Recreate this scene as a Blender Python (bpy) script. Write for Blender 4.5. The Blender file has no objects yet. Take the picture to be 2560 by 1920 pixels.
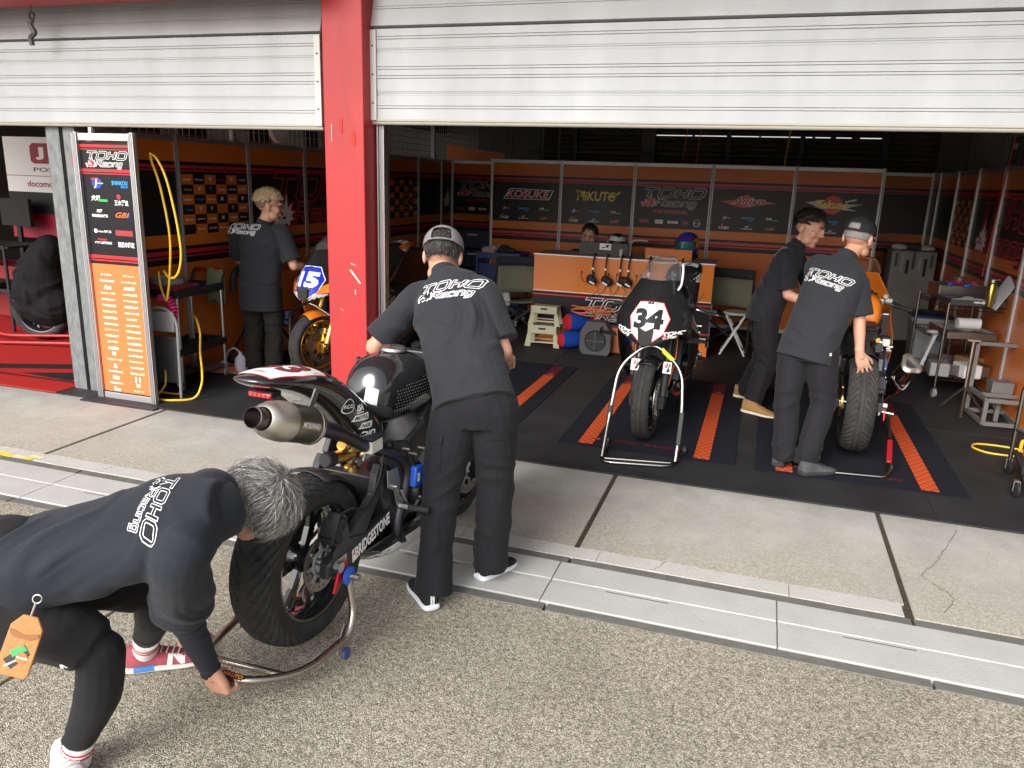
import bpy, bmesh, math, random
import numpy as np
from mathutils import Vector, Matrix
from mathutils.bvhtree import BVHTree
random.seed(7)
SC = bpy.context.scene
COL = SC.collection
R = math.radians
PI = math.pi

# ------------------------------------------------------------------ camera
CAM_H = 1.8
yaw, pit, rol = R(-17.547), R(14.821), R(1.932)
_f = Vector((math.sin(yaw)*math.cos(pit), math.cos(yaw)*math.cos(pit), -math.sin(pit)))
_r = Vector((math.cos(yaw), -math.sin(yaw), 0)); _u = _r.cross(_f)
CR = _r*math.cos(rol)+_u*math.sin(rol); CU = _u*math.cos(rol)-_r*math.sin(rol); CF = _f
cd = bpy.data.cameras.new('camera'); cam = bpy.data.objects.new('camera', cd); COL.objects.link(cam)
cd.sensor_width = 36; cd.lens = 36*1930/2560; cd.clip_start = .05; cd.clip_end = 500
cam.matrix_world = Matrix(((CR.x, CU.x, -CF.x, 0), (CR.y, CU.y, -CF.y, 0), (CR.z, CU.z, -CF.z, CAM_H), (0, 0, 0, 1)))
SC.camera = cam
# ------------------------------------------------------------------ world, sun, exposure (overcast noon)
W = bpy.data.worlds.new("World"); SC.world = W; W.use_nodes = True
nt = W.node_tree; bg = nt.nodes['Background']
sky = nt.nodes.new('ShaderNodeTexSky'); sky.sky_type = 'NISHITA'; sky.sun_disc = False
sky.sun_elevation = R(33); sky.sun_rotation = R(196); sky.dust_density = 4.0; sky.air_density = 1.2; sky.ozone_density = .6
hs = nt.nodes.new('ShaderNodeHueSaturation'); hs.inputs['Saturation'].default_value = .30   # overcast: nearly colourless sky
nt.links.new(sky.outputs[0], hs.inputs['Color']); nt.links.new(hs.outputs[0], bg.inputs['Color'])
bg.inputs['Strength'].default_value = .15
sl = bpy.data.lights.new('sun', 'SUN'); sl.energy = 1.45; sl.angle = R(40); sl.color = (1, .98, .95)
so = bpy.data.objects.new('sun', sl); COL.objects.link(so)
_az, _el = R(196), R(33)
sd = Vector((math.sin(_az)*math.cos(_el), math.cos(_az)*math.cos(_el), math.sin(_el)))
so.rotation_euler = sd.to_track_quat('Z', 'Y').to_euler(); so.location = (0, -5, 8)
SC.view_settings.view_transform = 'Standard'; SC.view_settings.look = 'None'
SC.view_settings.exposure = .98; SC.view_settings.gamma = 1
SC.cycles.max_bounces = 8; SC.cycles.diffuse_bounces = 5

# ------------------------------------------------------------------ materials
MATS = {}
def mat(name, col=(.5, .5, .5), r=.5, m=0, nz=0, ns=8, bump=0, bs=60, coat=0, em=0, tr=0, alpha=1, ior=1.45, col2=None, stretch=None, sheen=0, wob=0, spec=None):
    """procedural principled material; nz = how far noise pulls the colour to col2, bump = noise relief"""
    if name in MATS: return MATS[name]
    M = bpy.data.materials.new(name); M.use_nodes = True; n = M.node_tree.nodes; L = M.node_tree.links; p = n['Principled BSDF']
    p.inputs['Base Color'].default_value = (*col, 1); p.inputs['Roughness'].default_value = r; p.inputs['Metallic'].default_value = m
    p.inputs['Specular IOR Level'].default_value = (.2 if r >= .6 and not m else .5) if spec is None else spec
    p.inputs['IOR'].default_value = ior; p.inputs['Coat Weight'].default_value = coat; p.inputs['Coat Roughness'].default_value = .06
    p.inputs['Alpha'].default_value = alpha; p.inputs['Transmission Weight'].default_value = tr
    if sheen: p.inputs['Sheen Weight'].default_value = sheen; p.inputs['Sheen Roughness'].default_value = .5
    if em: p.inputs['Emission Color'].default_value = (*col, 1); p.inputs['Emission Strength'].default_value = em
    tc = n.new('ShaderNodeTexCoord'); src = tc.outputs['Object']
    if stretch:
        mp = n.new('ShaderNodeMapping'); mp.inputs['Scale'].default_value = stretch; L.new(src, mp.inputs[0]); src = mp.outputs[0]
    if nz:
        t = n.new('ShaderNodeTexNoise'); t.inputs['Scale'].default_value = ns; t.inputs['Detail'].default_value = 6; t.inputs['Roughness'].default_value = .62
        L.new(src, t.inputs['Vector'])
        cr = n.new('ShaderNodeValToRGB'); cr.color_ramp.elements[0].position = .35; cr.color_ramp.elements[1].position = .68
        c2 = col2 or tuple(c*.55 for c in col)
        cr.color_ramp.elements[0].color = (*[a+(b-a)*nz for a, b in zip(col, c2)], 1); cr.color_ramp.elements[1].color = (*col, 1)
        L.new(t.outputs[0], cr.inputs[0]); L.new(cr.outputs[0], p.inputs['Base Color'])
        rm = n.new('ShaderNodeMapRange'); rm.inputs[3].default_value = min(1, r+.12); rm.inputs[4].default_value = max(.02, r-.06)
        L.new(t.outputs[0], rm.inputs[0]); L.new(rm.outputs[0], p.inputs['Roughness'])
    if bump:
        t = n.new('ShaderNodeTexNoise'); t.inputs['Scale'].default_value = bs; t.inputs['Detail'].default_value = 4
        L.new(src, t.inputs['Vector'])
        b = n.new('ShaderNodeBump'); b.inputs['Strength'].default_value = bump; b.inputs['Distance'].default_value = .01 if not wob else wob
        L.new(t.outputs[0], b.inputs['Height']); L.new(b.outputs[0], p.inputs['Normal'])
    MATS[name] = M
    return M

BLK = mat('gloss_black', (.012, .012, .014), .12, coat=1, nz=.3, ns=6, col2=(.03, .03, .032))
BLKM = mat('matt_black', (.014, .014, .016), .5, spec=.35, nz=.4, ns=20, col2=(.035, .035, .038), bump=.1, bs=200)
CARB = mat('satin_black', (.02, .02, .023), .32, nz=.5, ns=30, col2=(.045, .045, .048))
RUB = mat('tyre_rubber', (.026, .026, .027), .7, nz=.7, ns=25, col2=(.050, .049, .047), bump=.25, bs=300)
STEEL = mat('steel', (.52, .5, .47), .28, 1, nz=.3, ns=18)
CHROME = mat('chrome', (.30, .295, .285), .2, 1, nz=.2, ns=15)
ALU = mat('aluminium', (.62, .62, .62), .35, 1, nz=.3, ns=12)
ALUP = mat('anodised_frame', (.5, .5, .51), .4, .85, nz=.25, ns=5)
GOLD = mat('gold', (.72, .45, .12), .3, 1)
ORG = mat('orange_paint', (.80, .21, .018), .18, coat=.8)
ORGF = mat('orange_board', (.62, .16, .02), .30, spec=.35, nz=.15, ns=2)
ORGD = mat('orange_print', (.80, .155, .045), .38)
REDP = mat('red_print', (.52, .022, .03), .35)
REDB = mat('red_paint', (.42, .018, .02), .42, nz=.8, ns=5, stretch=(1, 1, .25), col2=(.28, .02, .022), bump=.05, bs=5)
BLKB = mat('black_board', (.011, .011, .014), .30, spec=.3, nz=.2, ns=2)
WHT = mat('white_print', (.80, .80, .79), .4)
WHTP = mat('white_paint', (.72, .72, .72), .25, coat=.6)
YEL = mat('yellow_hose', (.72, .46, .03), .45)
BLU = mat('blue_plastic', (.02, .11, .55), .35)
BLUD = mat('blue_cloth', (.012, .055, .32), .7, bump=.5, bs=30)
BLUP = mat('blue_print', (.02, .06, .5), .3)
CYAN = mat('cyan_print', (.02, .32, .75), .4)
GRN = mat('green_print', (.04, .35, .10), .4)
YELP = mat('yellow_print', (.75, .58, .04), .4)
PINK = mat('pink_hose', (.75, .03, .25), .35)
GREY = mat('grey_plastic', (.30, .30, .30), .5, nz=.3, ns=5)
LGREY = mat('light_grey', (.52, .52, .50), .5, nz=.3, ns=7)
DGREY = mat('dark_grey', (.06, .06, .065), .5, nz=.3, ns=9)
REDG = mat('red_anodised', (.55, .02, .03), .3, .6)
GLASS = mat('clear_screen', (.75, .78, .8), .03, tr=.95, alpha=1, ior=1.3)

# ------------------------------------------------------------------ mesh builder
def frame(d, up=(0, 0, 1)):
    d = Vector(d).normalized(); up = Vector(up)
    if abs(d.dot(up.normalized())) > .98: up = Vector((1, 0, 0))
    x = up.cross(d).normalized(); y = d.cross(x)
    return x, y, d
class MB:
    def __init__(s): s.v = []; s.f = []; s.m = []; s.mi = 0; s.T = None
    def add(s, vs, fs):
        o = len(s.v)
        if s.T is not None: vs = [s.T@Vector(v) for v in vs]
        s.v += [tuple(v) for v in vs]; s.f += [tuple(i+o for i in f) for f in fs]; s.m += [s.mi]*len(fs)
        return s
    def box(s, c, d, rz=0, rot=None):
        c = Vector(c); h = [x/2 for x in d]; M = rot if rot else Matrix.Rotation(rz, 3, 'Z')
        vs = [c+M@Vector((x*h[0], y*h[1], z*h[2])) for x in (-1, 1) for y in (-1, 1) for z in (-1, 1)]
        return s.add(vs, [(0, 1, 3, 2), (4, 6, 7, 5), (0, 4, 5, 1), (2, 3, 7, 6), (0, 2, 6, 4), (1, 5, 7, 3)])
    def bar(s, a, b, w, h, up=(0, 0, 1)):
        a = Vector(a); b = Vector(b); x, y, d = frame(b-a, up)
        vs = [p+x*i*w/2+y*j*h/2 for p in (a, b) for i, j in ((-1, -1), (1, -1), (1, 1), (-1, 1))]
        return s.add(vs, [(3, 2, 1, 0), (4, 5, 6, 7), (0, 1, 5, 4), (1, 2, 6, 5), (2, 3, 7, 6), (3, 0, 4, 7)])
    def loft(s, rings, caps=True, closed=True):
        n = len(rings[0]); vs = [p for r_ in rings for p in r_]; fs = []
        for i in range(len(rings)-1):
            for j in range(n if closed else n-1):
                k = (j+1) % n; fs.append((i*n+j, i*n+k, (i+1)*n+k, (i+1)*n+j))
        if caps: fs.append(tuple(reversed(range(n)))); fs.append(tuple(range((len(rings)-1)*n, len(rings)*n)))
        return s.add(vs, fs)
    def tube(s, pts, r, n=10, closed=False, caps=True):
        P = [Vector(p) for p in pts]; N = len(P); rr = r if isinstance(r, (list, tuple)) else [r]*N
        rings = []; x = None
        for i in range(N):
            if closed: d = P[(i+1) % N]-P[i-1]
            else: d = P[min(i+1, N-1)]-P[max(i-1, 0)]
            d.normalize()
            if x is None: x, y, _ = frame(d)
            else: x = (x-d*x.dot(d)).normalized(); y = d.cross(x)
            rings.append([P[i]+(x*math.cos(2*PI*k/n)+y*math.sin(2*PI*k/n))*rr[i] for k in range(n)])
        if closed: rings.append(rings[0]); return s.loft(rings, False)
        return s.loft(rings, caps)
    def cyl(s, a, b, r, r2=None, n=16): return s.tube([a, b], [r, r if r2 is None else r2], n)
    def lathe(s, prof, o=(0, 0, 0), ax=(0, 0, 1), n=24, a0=0, a1=2*PI):
        x, y, d = frame(ax); o = Vector(o); full = abs(a1-a0-2*PI) < 1e-4; k = n if full else n+1; vs = []
        for r_, h in prof:
            for j in range(k):
                a = a0+(a1-a0)*j/n; vs.append(o+d*h+(x*math.cos(a)+y*math.sin(a))*r_)
        fs = []
        for i in range(len(prof)-1):
            for j in range(n):
                q = (j+1) % k; fs.append((i*k+j, i*k+q, (i+1)*k+q, (i+1)*k+j))
        return s.add(vs, fs)
    def prism(s, poly, o, U, V, dep):
        o = Vector(o); U = Vector(U); V = Vector(V); N = U.cross(V).normalized()*dep; n = len(poly)
        a = [o+U*p[0]+V*p[1] for p in poly]; vs = a+[p+N for p in a]
        return s.add(vs, [tuple(reversed(range(n))), tuple(range(n, 2*n))]+[(i, (i+1) % n, (i+1) % n+n, i+n) for i in range(n)])
    def ell(s, c, rad, rot=None, nu=16, nv=10, fn=None):
        c = Vector(c); vs = []; fs = []; M = rot or Matrix.Identity(3)
        for i in range(nv+1):
            t = PI*i/nv
            for j in range(nu):
                a = 2*PI*j/nu; p = Vector((math.sin(t)*math.cos(a), math.sin(t)*math.sin(a), math.cos(t)))
                if fn: p = fn(p)
                vs.append(c+M@Vector((p.x*rad[0], p.y*rad[1], p.z*rad[2])))
        for i in range(nv):
            for j in range(nu): fs.append((i*nu+j, (i+1)*nu+j, (i+1)*nu+(j+1) % nu, i*nu+(j+1) % nu))
        return s.add(vs, fs)
    def grid(s, P):
        n = len(P[0]); vs = [p for r_ in P for p in r_]
        return s.add(vs, [(i*n+j, i*n+j+1, (i+1)*n+j+1, (i+1)*n+j) for i in range(len(P)-1) for j in range(n-1)])
    def build(s, name, mats, parent=None, smooth=True, bevel=0, sub=0, solid=0, ang=35, weld=False, fixn=True):
        me = bpy.data.meshes.new(name); me.from_pydata(s.v, [], s.f)
        if not isinstance(mats, (list, tuple)): mats = [mats]
        for m_ in mats: me.materials.append(m_)
        if len(mats) > 1: me.polygons.foreach_set('material_index', s.m)
        if fixn or weld:
            b = bmesh.new(); b.from_mesh(me)
            if weld: bmesh.ops.remove_doubles(b, verts=b.verts, dist=1e-5)
            if fixn: bmesh.ops.recalc_face_normals(b, faces=b.faces)
            b.to_mesh(me); b.free()
        if smooth:
            me.polygons.foreach_set('use_smooth', [True]*len(me.polygons))
            if not sub: me.set_sharp_from_angle(angle=R(ang))
        me.update()
        o = bpy.data.objects.new(name, me); COL.objects.link(o)
        if parent is not None: o.parent = parent
        if solid:
            md = o.modifiers.new('solid', 'SOLIDIFY'); md.thickness = solid; md.offset = 0
        if bevel:
            md = o.modifiers.new('bevel', 'BEVEL'); md.width = bevel; md.segments = 2; md.limit_method = 'ANGLE'; md.angle_limit = R(40)
        if sub:
            md = o.modifiers.new('sub', 'SUBSURF'); md.levels = sub; md.render_levels = sub
        return o
def V3(*a): return Vector(a)
def thing(name, label, cat, loc=(0, 0, 0), rz=0, group=None):
    o = bpy.data.objects.new(name, None); COL.objects.link(o); o.empty_display_size = .1
    o.location = loc; o.rotation_euler = (0, 0, rz); return tag(o, label, cat, group)
def tag(o, label, cat, group=None):
    o['label'] = label; o['category'] = cat
    if group: o['group'] = group
    return o
def struct(o): o['kind'] = 'structure'; return o
def dup(root, loc, rz=None, label=None, group=None):
    r_ = root.copy(); COL.objects.link(r_); r_.location = loc
    if rz is not None: r_.rotation_euler = (0, 0, rz)
    if label: r_['label'] = label
    if group: r_['group'] = group
    for ch in list(root.children):
        c = ch.copy(); COL.objects.link(c); c.parent = r_
        for g in list(ch.children): d = g.copy(); COL.objects.link(d); d.parent = c
    return r_
def arc(c, r_, a0, a1, n, ax=0):
    o = []
    for i in range(n+1):
        a = a0+(a1-a0)*i/n; p = [r_*math.cos(a), r_*math.sin(a)]
        q = [p[0], p[1]]; q.insert(ax, 0); o.append(Vector(c)+Vector(q))
    return o
def smoothpath(P, k=6, closed=False):
    """Catmull-Rom through the points"""
    P = [Vector(p) for p in P]; N = len(P); out = []
    for i in range(N if closed else N-1):
        p0 = P[(i-1) % N] if (closed or i > 0) else P[0]*2-P[1]; p1 = P[i]; p2 = P[(i+1) % N]
        p3 = P[(i+2) % N] if (closed or i+2 < N) else p2*2-p1
        for j in range(k):
            t = j/k; out.append(.5*((2*p1)+(p2-p0)*t+(2*p0-5*p1+4*p2-p3)*t*t+(3*p1-p0-3*p2+p3)*t**3))
    if not closed: out.append(P[-1])
    return out
def fillet(P, rad, k=5):
    """polyline with rounded corners"""
    P = [Vector(p) for p in P]; out = [P[0]]
    for i in range(1, len(P)-1):
        a = (P[i-1]-P[i]); b = (P[i+1]-P[i]); t = min(rad, a.length*.48, b.length*.48); A = P[i]+a.normalized()*t; B = P[i]+b.normalized()*t
        for j in range(k+1):
            u = j/k; out.append(A*(1-u)**2+P[i]*2*u*(1-u)+B*u*u)
    return out+[P[-1]]

# ------------------------------------------------------------------ lettering and graphics
TXT = {}
def textmesh(s_, off=0.0, shear=0.0):
    k = (s_, off, shear)
    if k not in TXT:
        c = bpy.data.curves.new('t', 'FONT'); c.body = s_; c.offset = off; c.shear = shear; c.resolution_u = 3
        o = bpy.data.objects.new('t', c); me = bpy.data.meshes.new_from_object(o)
        v = [(a.co.x, a.co.y) for a in me.vertices]; f = [tuple(p.vertices) for p in me.polygons]
        TXT[k] = (v, f); bpy.data.objects.remove(o); bpy.data.curves.remove(c); bpy.data.meshes.remove(me)
    return TXT[k]
DRAGON = [(-.5, -.32), (-.38, -.42), (-.2, -.3), (-.05, -.42), (.12, -.3), (.3, -.44), (.34, -.22), (.55, -.2), (.4, -.06), (.6, .1), (.38, .12), (.45, .42), (.24, .2), (.18, .75), (.06, .25), (-.02, .5), (-.1, .2), (-.28, .3), (-.22, .05), (-.5, .05), (-.58, -.12), (-.4, -.15)]
class Gfx:
    def __init__(s): s.items = []; s.mats = []
    def mi(s, m):
        if m not in s.mats: s.mats.append(m)
        return s.mats.index(m)
    def poly(s, pts, m, lvl=0): s.items.append(([tuple(p) for p in pts], [tuple(range(len(pts)))], s.mi(m), lvl)); return s
    def rect(s, x0, y0, x1, y1, m, lvl=0): return s.poly([(x0, y0), (x1, y0), (x1, y1), (x0, y1)], m, lvl)
    def disc(s, x, y, r_, m, lvl=0, n=24, sy=1): return s.poly([(x+r_*math.cos(2*PI*i/n), y+sy*r_*math.sin(2*PI*i/n)) for i in range(n)], m, lvl)
    def text(s, t, x, y, h, m, lvl=0, off=0, shear=0, w=None, al='c', rot=0):
        v, f = textmesh(t, off, shear)
        if not v: return s
        xs = [a[0] for a in v]; ys = [a[1] for a in v]; W_ = max(xs)-min(xs); H_ = max(ys)-min(ys)
        ky = h/H_; kx = ky if w is None else w/W_; cx_ = min(xs) if al == 'l' else (min(xs)+max(xs))/2; cy_ = (min(ys)+max(ys))/2
        c, q = math.cos(rot), math.sin(rot); o = []
        for a in v:
            X = (a[0]-cx_)*kx; Y = (a[1]-cy_)*ky; o.append((x+X*c-Y*q, y+X*q+Y*c))
        s.items.append((o, f, s.mi(m), lvl)); return s
    def strokes(s, paths, hw, m, lvl, ext=0, T=lambda p: p):
        k = 0
        for P in paths:
            closed = P[0] == P[-1]
            for i in range(len(P)-1):
                a = Vector(P[i]); b = Vector(P[i+1]); d = (b-a).normalized(); nrm = Vector((-d.y, d.x))
                e0 = hw*.45 if (i > 0 or closed) else ext; e1 = hw*.45 if (i < len(P)-2 or closed) else ext
                q = [a-d*e0-nrm*hw, b+d*e1-nrm*hw, b+d*e1+nrm*hw, a-d*e0+nrm*hw]
                s.poly([T(p) for p in q], m, lvl+.02*(k % 9)); k += 1
    def toho(s, x, y, w, fill, line, dragon, lvl=0):
        """two-line team wordmark, w = overall width, (x, y) = centre"""
        u = w/5.1
        O = lambda q: [(q+.2, 0), (q+.95, 0), (q+1.1, .15), (q+1.1, .8), (q+.95, .95), (q+.2, .95), (q+.05, .8), (q+.05, .15), (q+.2, 0)]
        top = [[(0, .95), (1.12, .95)], [(.56, .85), (.56, 0)], O(1.38), [(2.90, 0), (2.90, .95)], [(3.66, 0), (3.66, .95)], [(3.0, .47), (3.56, .47)], O(3.98)]
        T1 = lambda p: (x+(p[0]+p[1]*.35-2.6)*u, y+(p[1]*.72+.06)*u)
        s.strokes(top, .155, line, lvl, .06, T1); s.strokes(top, .09, fill, lvl+1, 0, T1)
        b = [[(0, 0), (0, .8), (.6, .8), (.7, .68), (.7, .48), (.6, .38), (.12, .38)], [(.38, .34), (.78, 0)],
             [(1.0, .5), (1.5, .5), (1.5, 0), (1.0, 0), (1.0, .26), (1.42, .26)], [(2.15, .5), (1.75, .5), (1.75, 0), (2.15, 0)], [(2.38, 0), (2.38, .5)],
             [(2.62, 0), (2.62, .5), (3.1, .5), (3.1, 0)], [(3.78, .02), (3.38, .02), (3.38, .5), (3.82, .5), (3.82, -.25), (3.4, -.25)]]
        T2 = lambda p: (x+(p[0]*.86+p[1]*.3-1.35)*u, y+(p[1]*.72-.68)*u)
        s.strokes(b, .11, line, lvl, .05, T2); s.strokes(b, .05, fill, lvl+1, 0, T2)
        s.poly([(x+(p[0]*1.15*1.12-1.95)*u, y+(p[1]*.85*1.15-.40)*u) for p in DRAGON], line, lvl+2)
        s.poly([(x+(p[0]*1.0-1.95)*u, y+(p[1]*.82-.40)*u) for p in DRAGON], dragon, lvl+3)
        for p in ((-.28, -.1), (.02, -.12), (-.12, .02)):
            s.poly([(x+(p[0]+q[0]-1.95)*u, y+((p[1]+q[1])*.82-.40)*u) for q in ((-.12, -.02), (.08, -.07), (.12, .05), (-.05, .06))], line, lvl+4)
        return s
    def build(s, name, parent, M, project=None, off=.0015, step=.0006, maxlen=.03, flip=False):
        """M = local frame (x right, y up, z out). project = list of objects in the same parent space: graphics are laid on them"""
        bm = bmesh.new(); ml = []
        for v, f, mi, lvl in s.items:
            vs = [bm.verts.new((a[0], a[1], lvl)) for a in v]
            for q in f:
                try: fc = bm.faces.new([vs[i] for i in q]); fc.material_index = mi
                except ValueError: pass
        if project:
            bmesh.ops.triangulate(bm, faces=bm.faces[:])
            for _ in range(9):
                e = [e for e in bm.edges if e.calc_length() > maxlen and Vector(e.verts[0].co.xy-e.verts[1].co.xy).length > maxlen]
                if not e: break
                bmesh.ops.subdivide_edges(bm, edges=e, cuts=1); bmesh.ops.triangulate(bm, faces=bm.faces[:])
            bad = set(); D_ = -(M.to_3x3()@Vector((0, 0, 1))).normalized()
            for v in bm.verts:
                lvl = v.co.z; o = M@Vector((v.co.x, v.co.y, 0)); best = None
                for T in project:
                    h = T.ray_cast(o-D_*.35, D_)
                    if h[0] is not None and (best is None or h[3] < best[1]): best = (h[0], h[3])
                if best is None: bad.add(v); continue
                v.co = best[0]-D_*(off+lvl*step)
            bmesh.ops.delete(bm, geom=list(bad), context='VERTS')
        else:
            for v in bm.verts: v.co = M@Vector((v.co.x, v.co.y, off+v.co.z*step))
        me = bpy.data.meshes.new(name)
        for m_ in s.mats: me.materials.append(m_)
        bm.to_mesh(me); bm.free()
        o = bpy.data.objects.new(name, me); COL.objects.link(o)
        if parent is not None: o.parent = parent
        return o
def bvh(o):
    """surface of an object in its parent's space, modifiers included"""
    dg = bpy.context.evaluated_depsgraph_get(); dg.update(); e = o.evaluated_get(dg); me = e.to_mesh()
    b = bmesh.new(); b.from_mesh(me); b.transform(o.matrix_basis); t = BVHTree.FromBMesh(b); b.free(); e.to_mesh_clear()
    return t
def fr(o, x, y):
    """matrix with origin o, x and y axes"""
    x = Vector(x).normalized(); y = Vector(y); y = (y-x*y.dot(x)).normalized(); z = x.cross(y)
    return Matrix(((x.x, y.x, z.x, o[0]), (x.y, y.y, z.y, o[1]), (x.z, y.z, z.z, o[2]), (0, 0, 0, 1)))
# ================================================================== SETTING
def ground_mat(name, kind):
    M = bpy.data.materials.new(name); M.use_nodes = True; n = M.node_tree.nodes; L = M.node_tree.links; p = n['Principled BSDF']
    tc = n.new('ShaderNodeTexCoord'); P = tc.outputs['Object']
    def noise(sc, det=5, rough=.6):
        t = n.new('ShaderNodeTexNoise'); t.inputs['Scale'].default_value = sc; t.inputs['Detail'].default_value = det; t.inputs['Roughness'].default_value = rough; L.new(P, t.inputs['Vector']); return t.outputs[0]
    def ramp(src, stops):
        c = n.new('ShaderNodeValToRGB'); e = c.color_ramp.elements
        while len(e) < len(stops): e.new(.5)
        for k, (q, col) in enumerate(stops): e[k].position = q; e[k].color = (*col, 1)
        L.new(src, c.inputs[0]); return c.outputs[0]
    def mix(f, a, b, mode='MIX'):
        x = n.new('ShaderNodeMix'); x.data_type = 'RGBA'; x.blend_type = mode
        if isinstance(f, float): x.inputs[0].default_value = f
        else: L.new(f, x.inputs[0])
        for i, q in ((6, a), (7, b)):
            if isinstance(q, tuple): x.inputs[i].default_value = (*q, 1)
            else: L.new(q, x.inputs[i])
        return x.outputs[2]
    vo = n.new('ShaderNodeTexVoronoi'); vo.inputs['Scale'].default_value = 215; L.new(P, vo.inputs['Vector'])
    wn = n.new('ShaderNodeTexWhiteNoise'); wn.noise_dimensions = '3D'; L.new(vo.outputs['Color'], wn.inputs['Vector'])
    pebble = ramp(vo.outputs['Color'], [(.0, (.12, .11, .095)), (.25, (.26, .24, .20)), (.5, (.40, .375, .315)), (.75, (.54, .51, .44)), (1, (.70, .68, .62))])
    edge = ramp(vo.outputs['Distance'], [(.0, (1, 1, 1)), (.42, (.75, .73, .7)), (.75, (.40, .37, .34))])
    peb = mix(.85, pebble, edge, 'MULTIPLY'); n2 = noise(42, 6, .7)
    peb = mix(.75, peb, ramp(n2, [(.34, (.45, .43, .41)), (.5, (1, 1, 1)), (.66, (1.35, 1.32, 1.27))]), 'MULTIPLY')
    big = ramp(noise(1.3, 5), [(.3, (.80, .79, .77)), (.7, (1.12, 1.11, 1.09))])
    peb = mix(1., peb, big, 'MULTIPLY'); peb = mix(1., peb, ramp(noise(.45, 3, .5), [(.36, (.93, .93, .93)), (.5, (1, 1, 1))]), 'MULTIPLY'); peb = mix(1., peb, (1.09, 1.10, 1.09), 'MULTIPLY')
    crete = mix(1., mix(1., (.40, .397, .38), ramp(noise(3.5, 8, .65), [(.3, (.78, .77, .75)), (.7, (1.12, 1.11, 1.08))]), 'MULTIPLY'), ramp(noise(130, 3), [(.3, (.86, .85, .84)), (.7, (1.08, 1.08, 1.08))]), 'MULTIPLY')
    bmp = n.new('ShaderNodeBump'); bmp.inputs['Distance'].default_value = .004
    p.inputs['Roughness'].default_value = .85
    if kind == 'apron':
        L.new(peb, p.inputs['Base Color']); bmp.inputs['Strength'].default_value = .8; L.new(vo.outputs['Distance'], bmp.inputs['Height']); bmp.invert = True
    else:   # slab: trowelled near the garage, worn to bare aggregate towards the drain
        sx = n.new('ShaderNodeSeparateXYZ'); L.new(P, sx.inputs[0])
        mr = n.new('ShaderNodeMapRange'); mr.inputs[1].default_value = 4.35; mr.inputs[2].default_value = 3.55; mr.inputs[3].default_value = 0; mr.inputs[4].default_value = 1
        L.new(sx.outputs[1], mr.inputs[0]); nn = noise(2.2, 6, .7)
        a = n.new('ShaderNodeMath'); a.operation = 'MULTIPLY_ADD'; a.inputs[1].default_value = 2.6; a.inputs[2].default_value = -1.3; L.new(nn, a.inputs[0])
        b = n.new('ShaderNodeMath'); b.operation = 'ADD'; b.use_clamp = True; L.new(a.outputs[0], b.inputs[0]); L.new(mr.outputs[0], b.inputs[1])
        pale = mix(.45, peb, (.42, .40, .365))
        c0 = mix(b.outputs[0], crete, pale)
        ed = n.new('ShaderNodeMapRange'); ed.inputs[1].default_value = 4.32; ed.inputs[2].default_value = 4.6; ed.inputs[3].default_value = 1; ed.inputs[4].default_value = .78; L.new(sx.outputs[1], ed.inputs[0])
        hv = n.new('ShaderNodeVectorMath'); hv.operation = 'SCALE'; L.new(c0, hv.inputs[0]); L.new(ed.outputs[0], hv.inputs['Scale'])
        L.new(hv.outputs[0], p.inputs['Base Color']); bmp.inputs['Strength'].default_value = .35; L.new(vo.outputs['Distance'], bmp.inputs['Height']); bmp.invert = True
    L.new(bmp.outputs[0], p.inputs['Normal'])
    return M
APR = ground_mat('exposed_aggregate', 'apron'); SLB = ground_mat('worn_concrete', 'slab')
DRN = mat('drain_cover_concrete', (.42, .42, .405), .8, nz=.4, ns=5, col2=(.31, .31, .30), bump=.25, bs=120)
KRB = mat('kerb_concrete', (.46, .45, .43), .85, nz=.4, ns=7, col2=(.34, .335, .31), bump=.3, bs=90)
DSTR = mat('drain_channel_edge', (.15, .147, .132), .9, nz=.5, ns=14, col2=(.09, .088, .08), bump=.4, bs=60)
SEAM = mat('joint_dirt', (.07, .055, .04), .95, nz=.5, ns=40, bump=.6, bs=90)
FLR = mat('rubber_floor_mat', (.016, .016, .018), .62, spec=.3, nz=.55, ns=3, col2=(.034, .034, .036), bump=.3, bs=700)

g = MB(); g.box((-2, -30, -.1), (120, 2*32.897, .2)); struct(g.build('ground', APR, smooth=False))
g = MB()
for i in range(-26, 10): g.box((.79+1.53*i+.765, 2.926, -.03+.004), (1.52, .058, .06))
struct(g.build('drain_edge_front', DSTR, smooth=False, bevel=.004))
g = MB()
for i in range(-14, 8):
    x = .226+1.0*i+.5
    g.box((x, 3.046, -.02+.006), (.996, .176, .05)); g.box((x, 3.252, -.02+.006), (.996, .176, .05))
    g.box((x, 3.149, -.02+.0015), (.996, .03, .05))
struct(g.build('drain_cover', DRN, smooth=False, bevel=.003))
g = MB()
for i in range(-16, 9):
    g.box((.226+1.0*i+.40, 3.139, .0065), (.28, .007, .003)); 
g.box((0, 3.36, -.03), (60, .03, .03))
struct(g.build('drain_slot', SEAM, smooth=False))
g = MB()
for i in range(-26, 10): g.box((.79+1.53*i+.765, 3.375, -.03+.004), (1.518, .07, .06))
struct(g.build('drain_edge_back', DSTR, smooth=False, bevel=.004))
g = MB(); random.seed(3)
x = .76
while x > -14:   # broken pale mortar kerb between drain and slab
    L_ = random.uniform(.35, .9); y1 = 3.525+random.uniform(-.006, .006)
    n_ = 7; lo = [(x-L_*i/n_, 3.413+random.uniform(-.005, .007)) for i in range(n_+1)]
    g.prism([(q[0]+(0.003 if i == n_ else 0), q[1]) for i, q in enumerate(lo)]+[(x-L_+.003, y1), (x, y1)], (0, 0, .0065), (1, 0, 0), (0, 1, 0), -.04)
    x -= L_
struct(g.build('kerb_strip', KRB, smooth=False))
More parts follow.
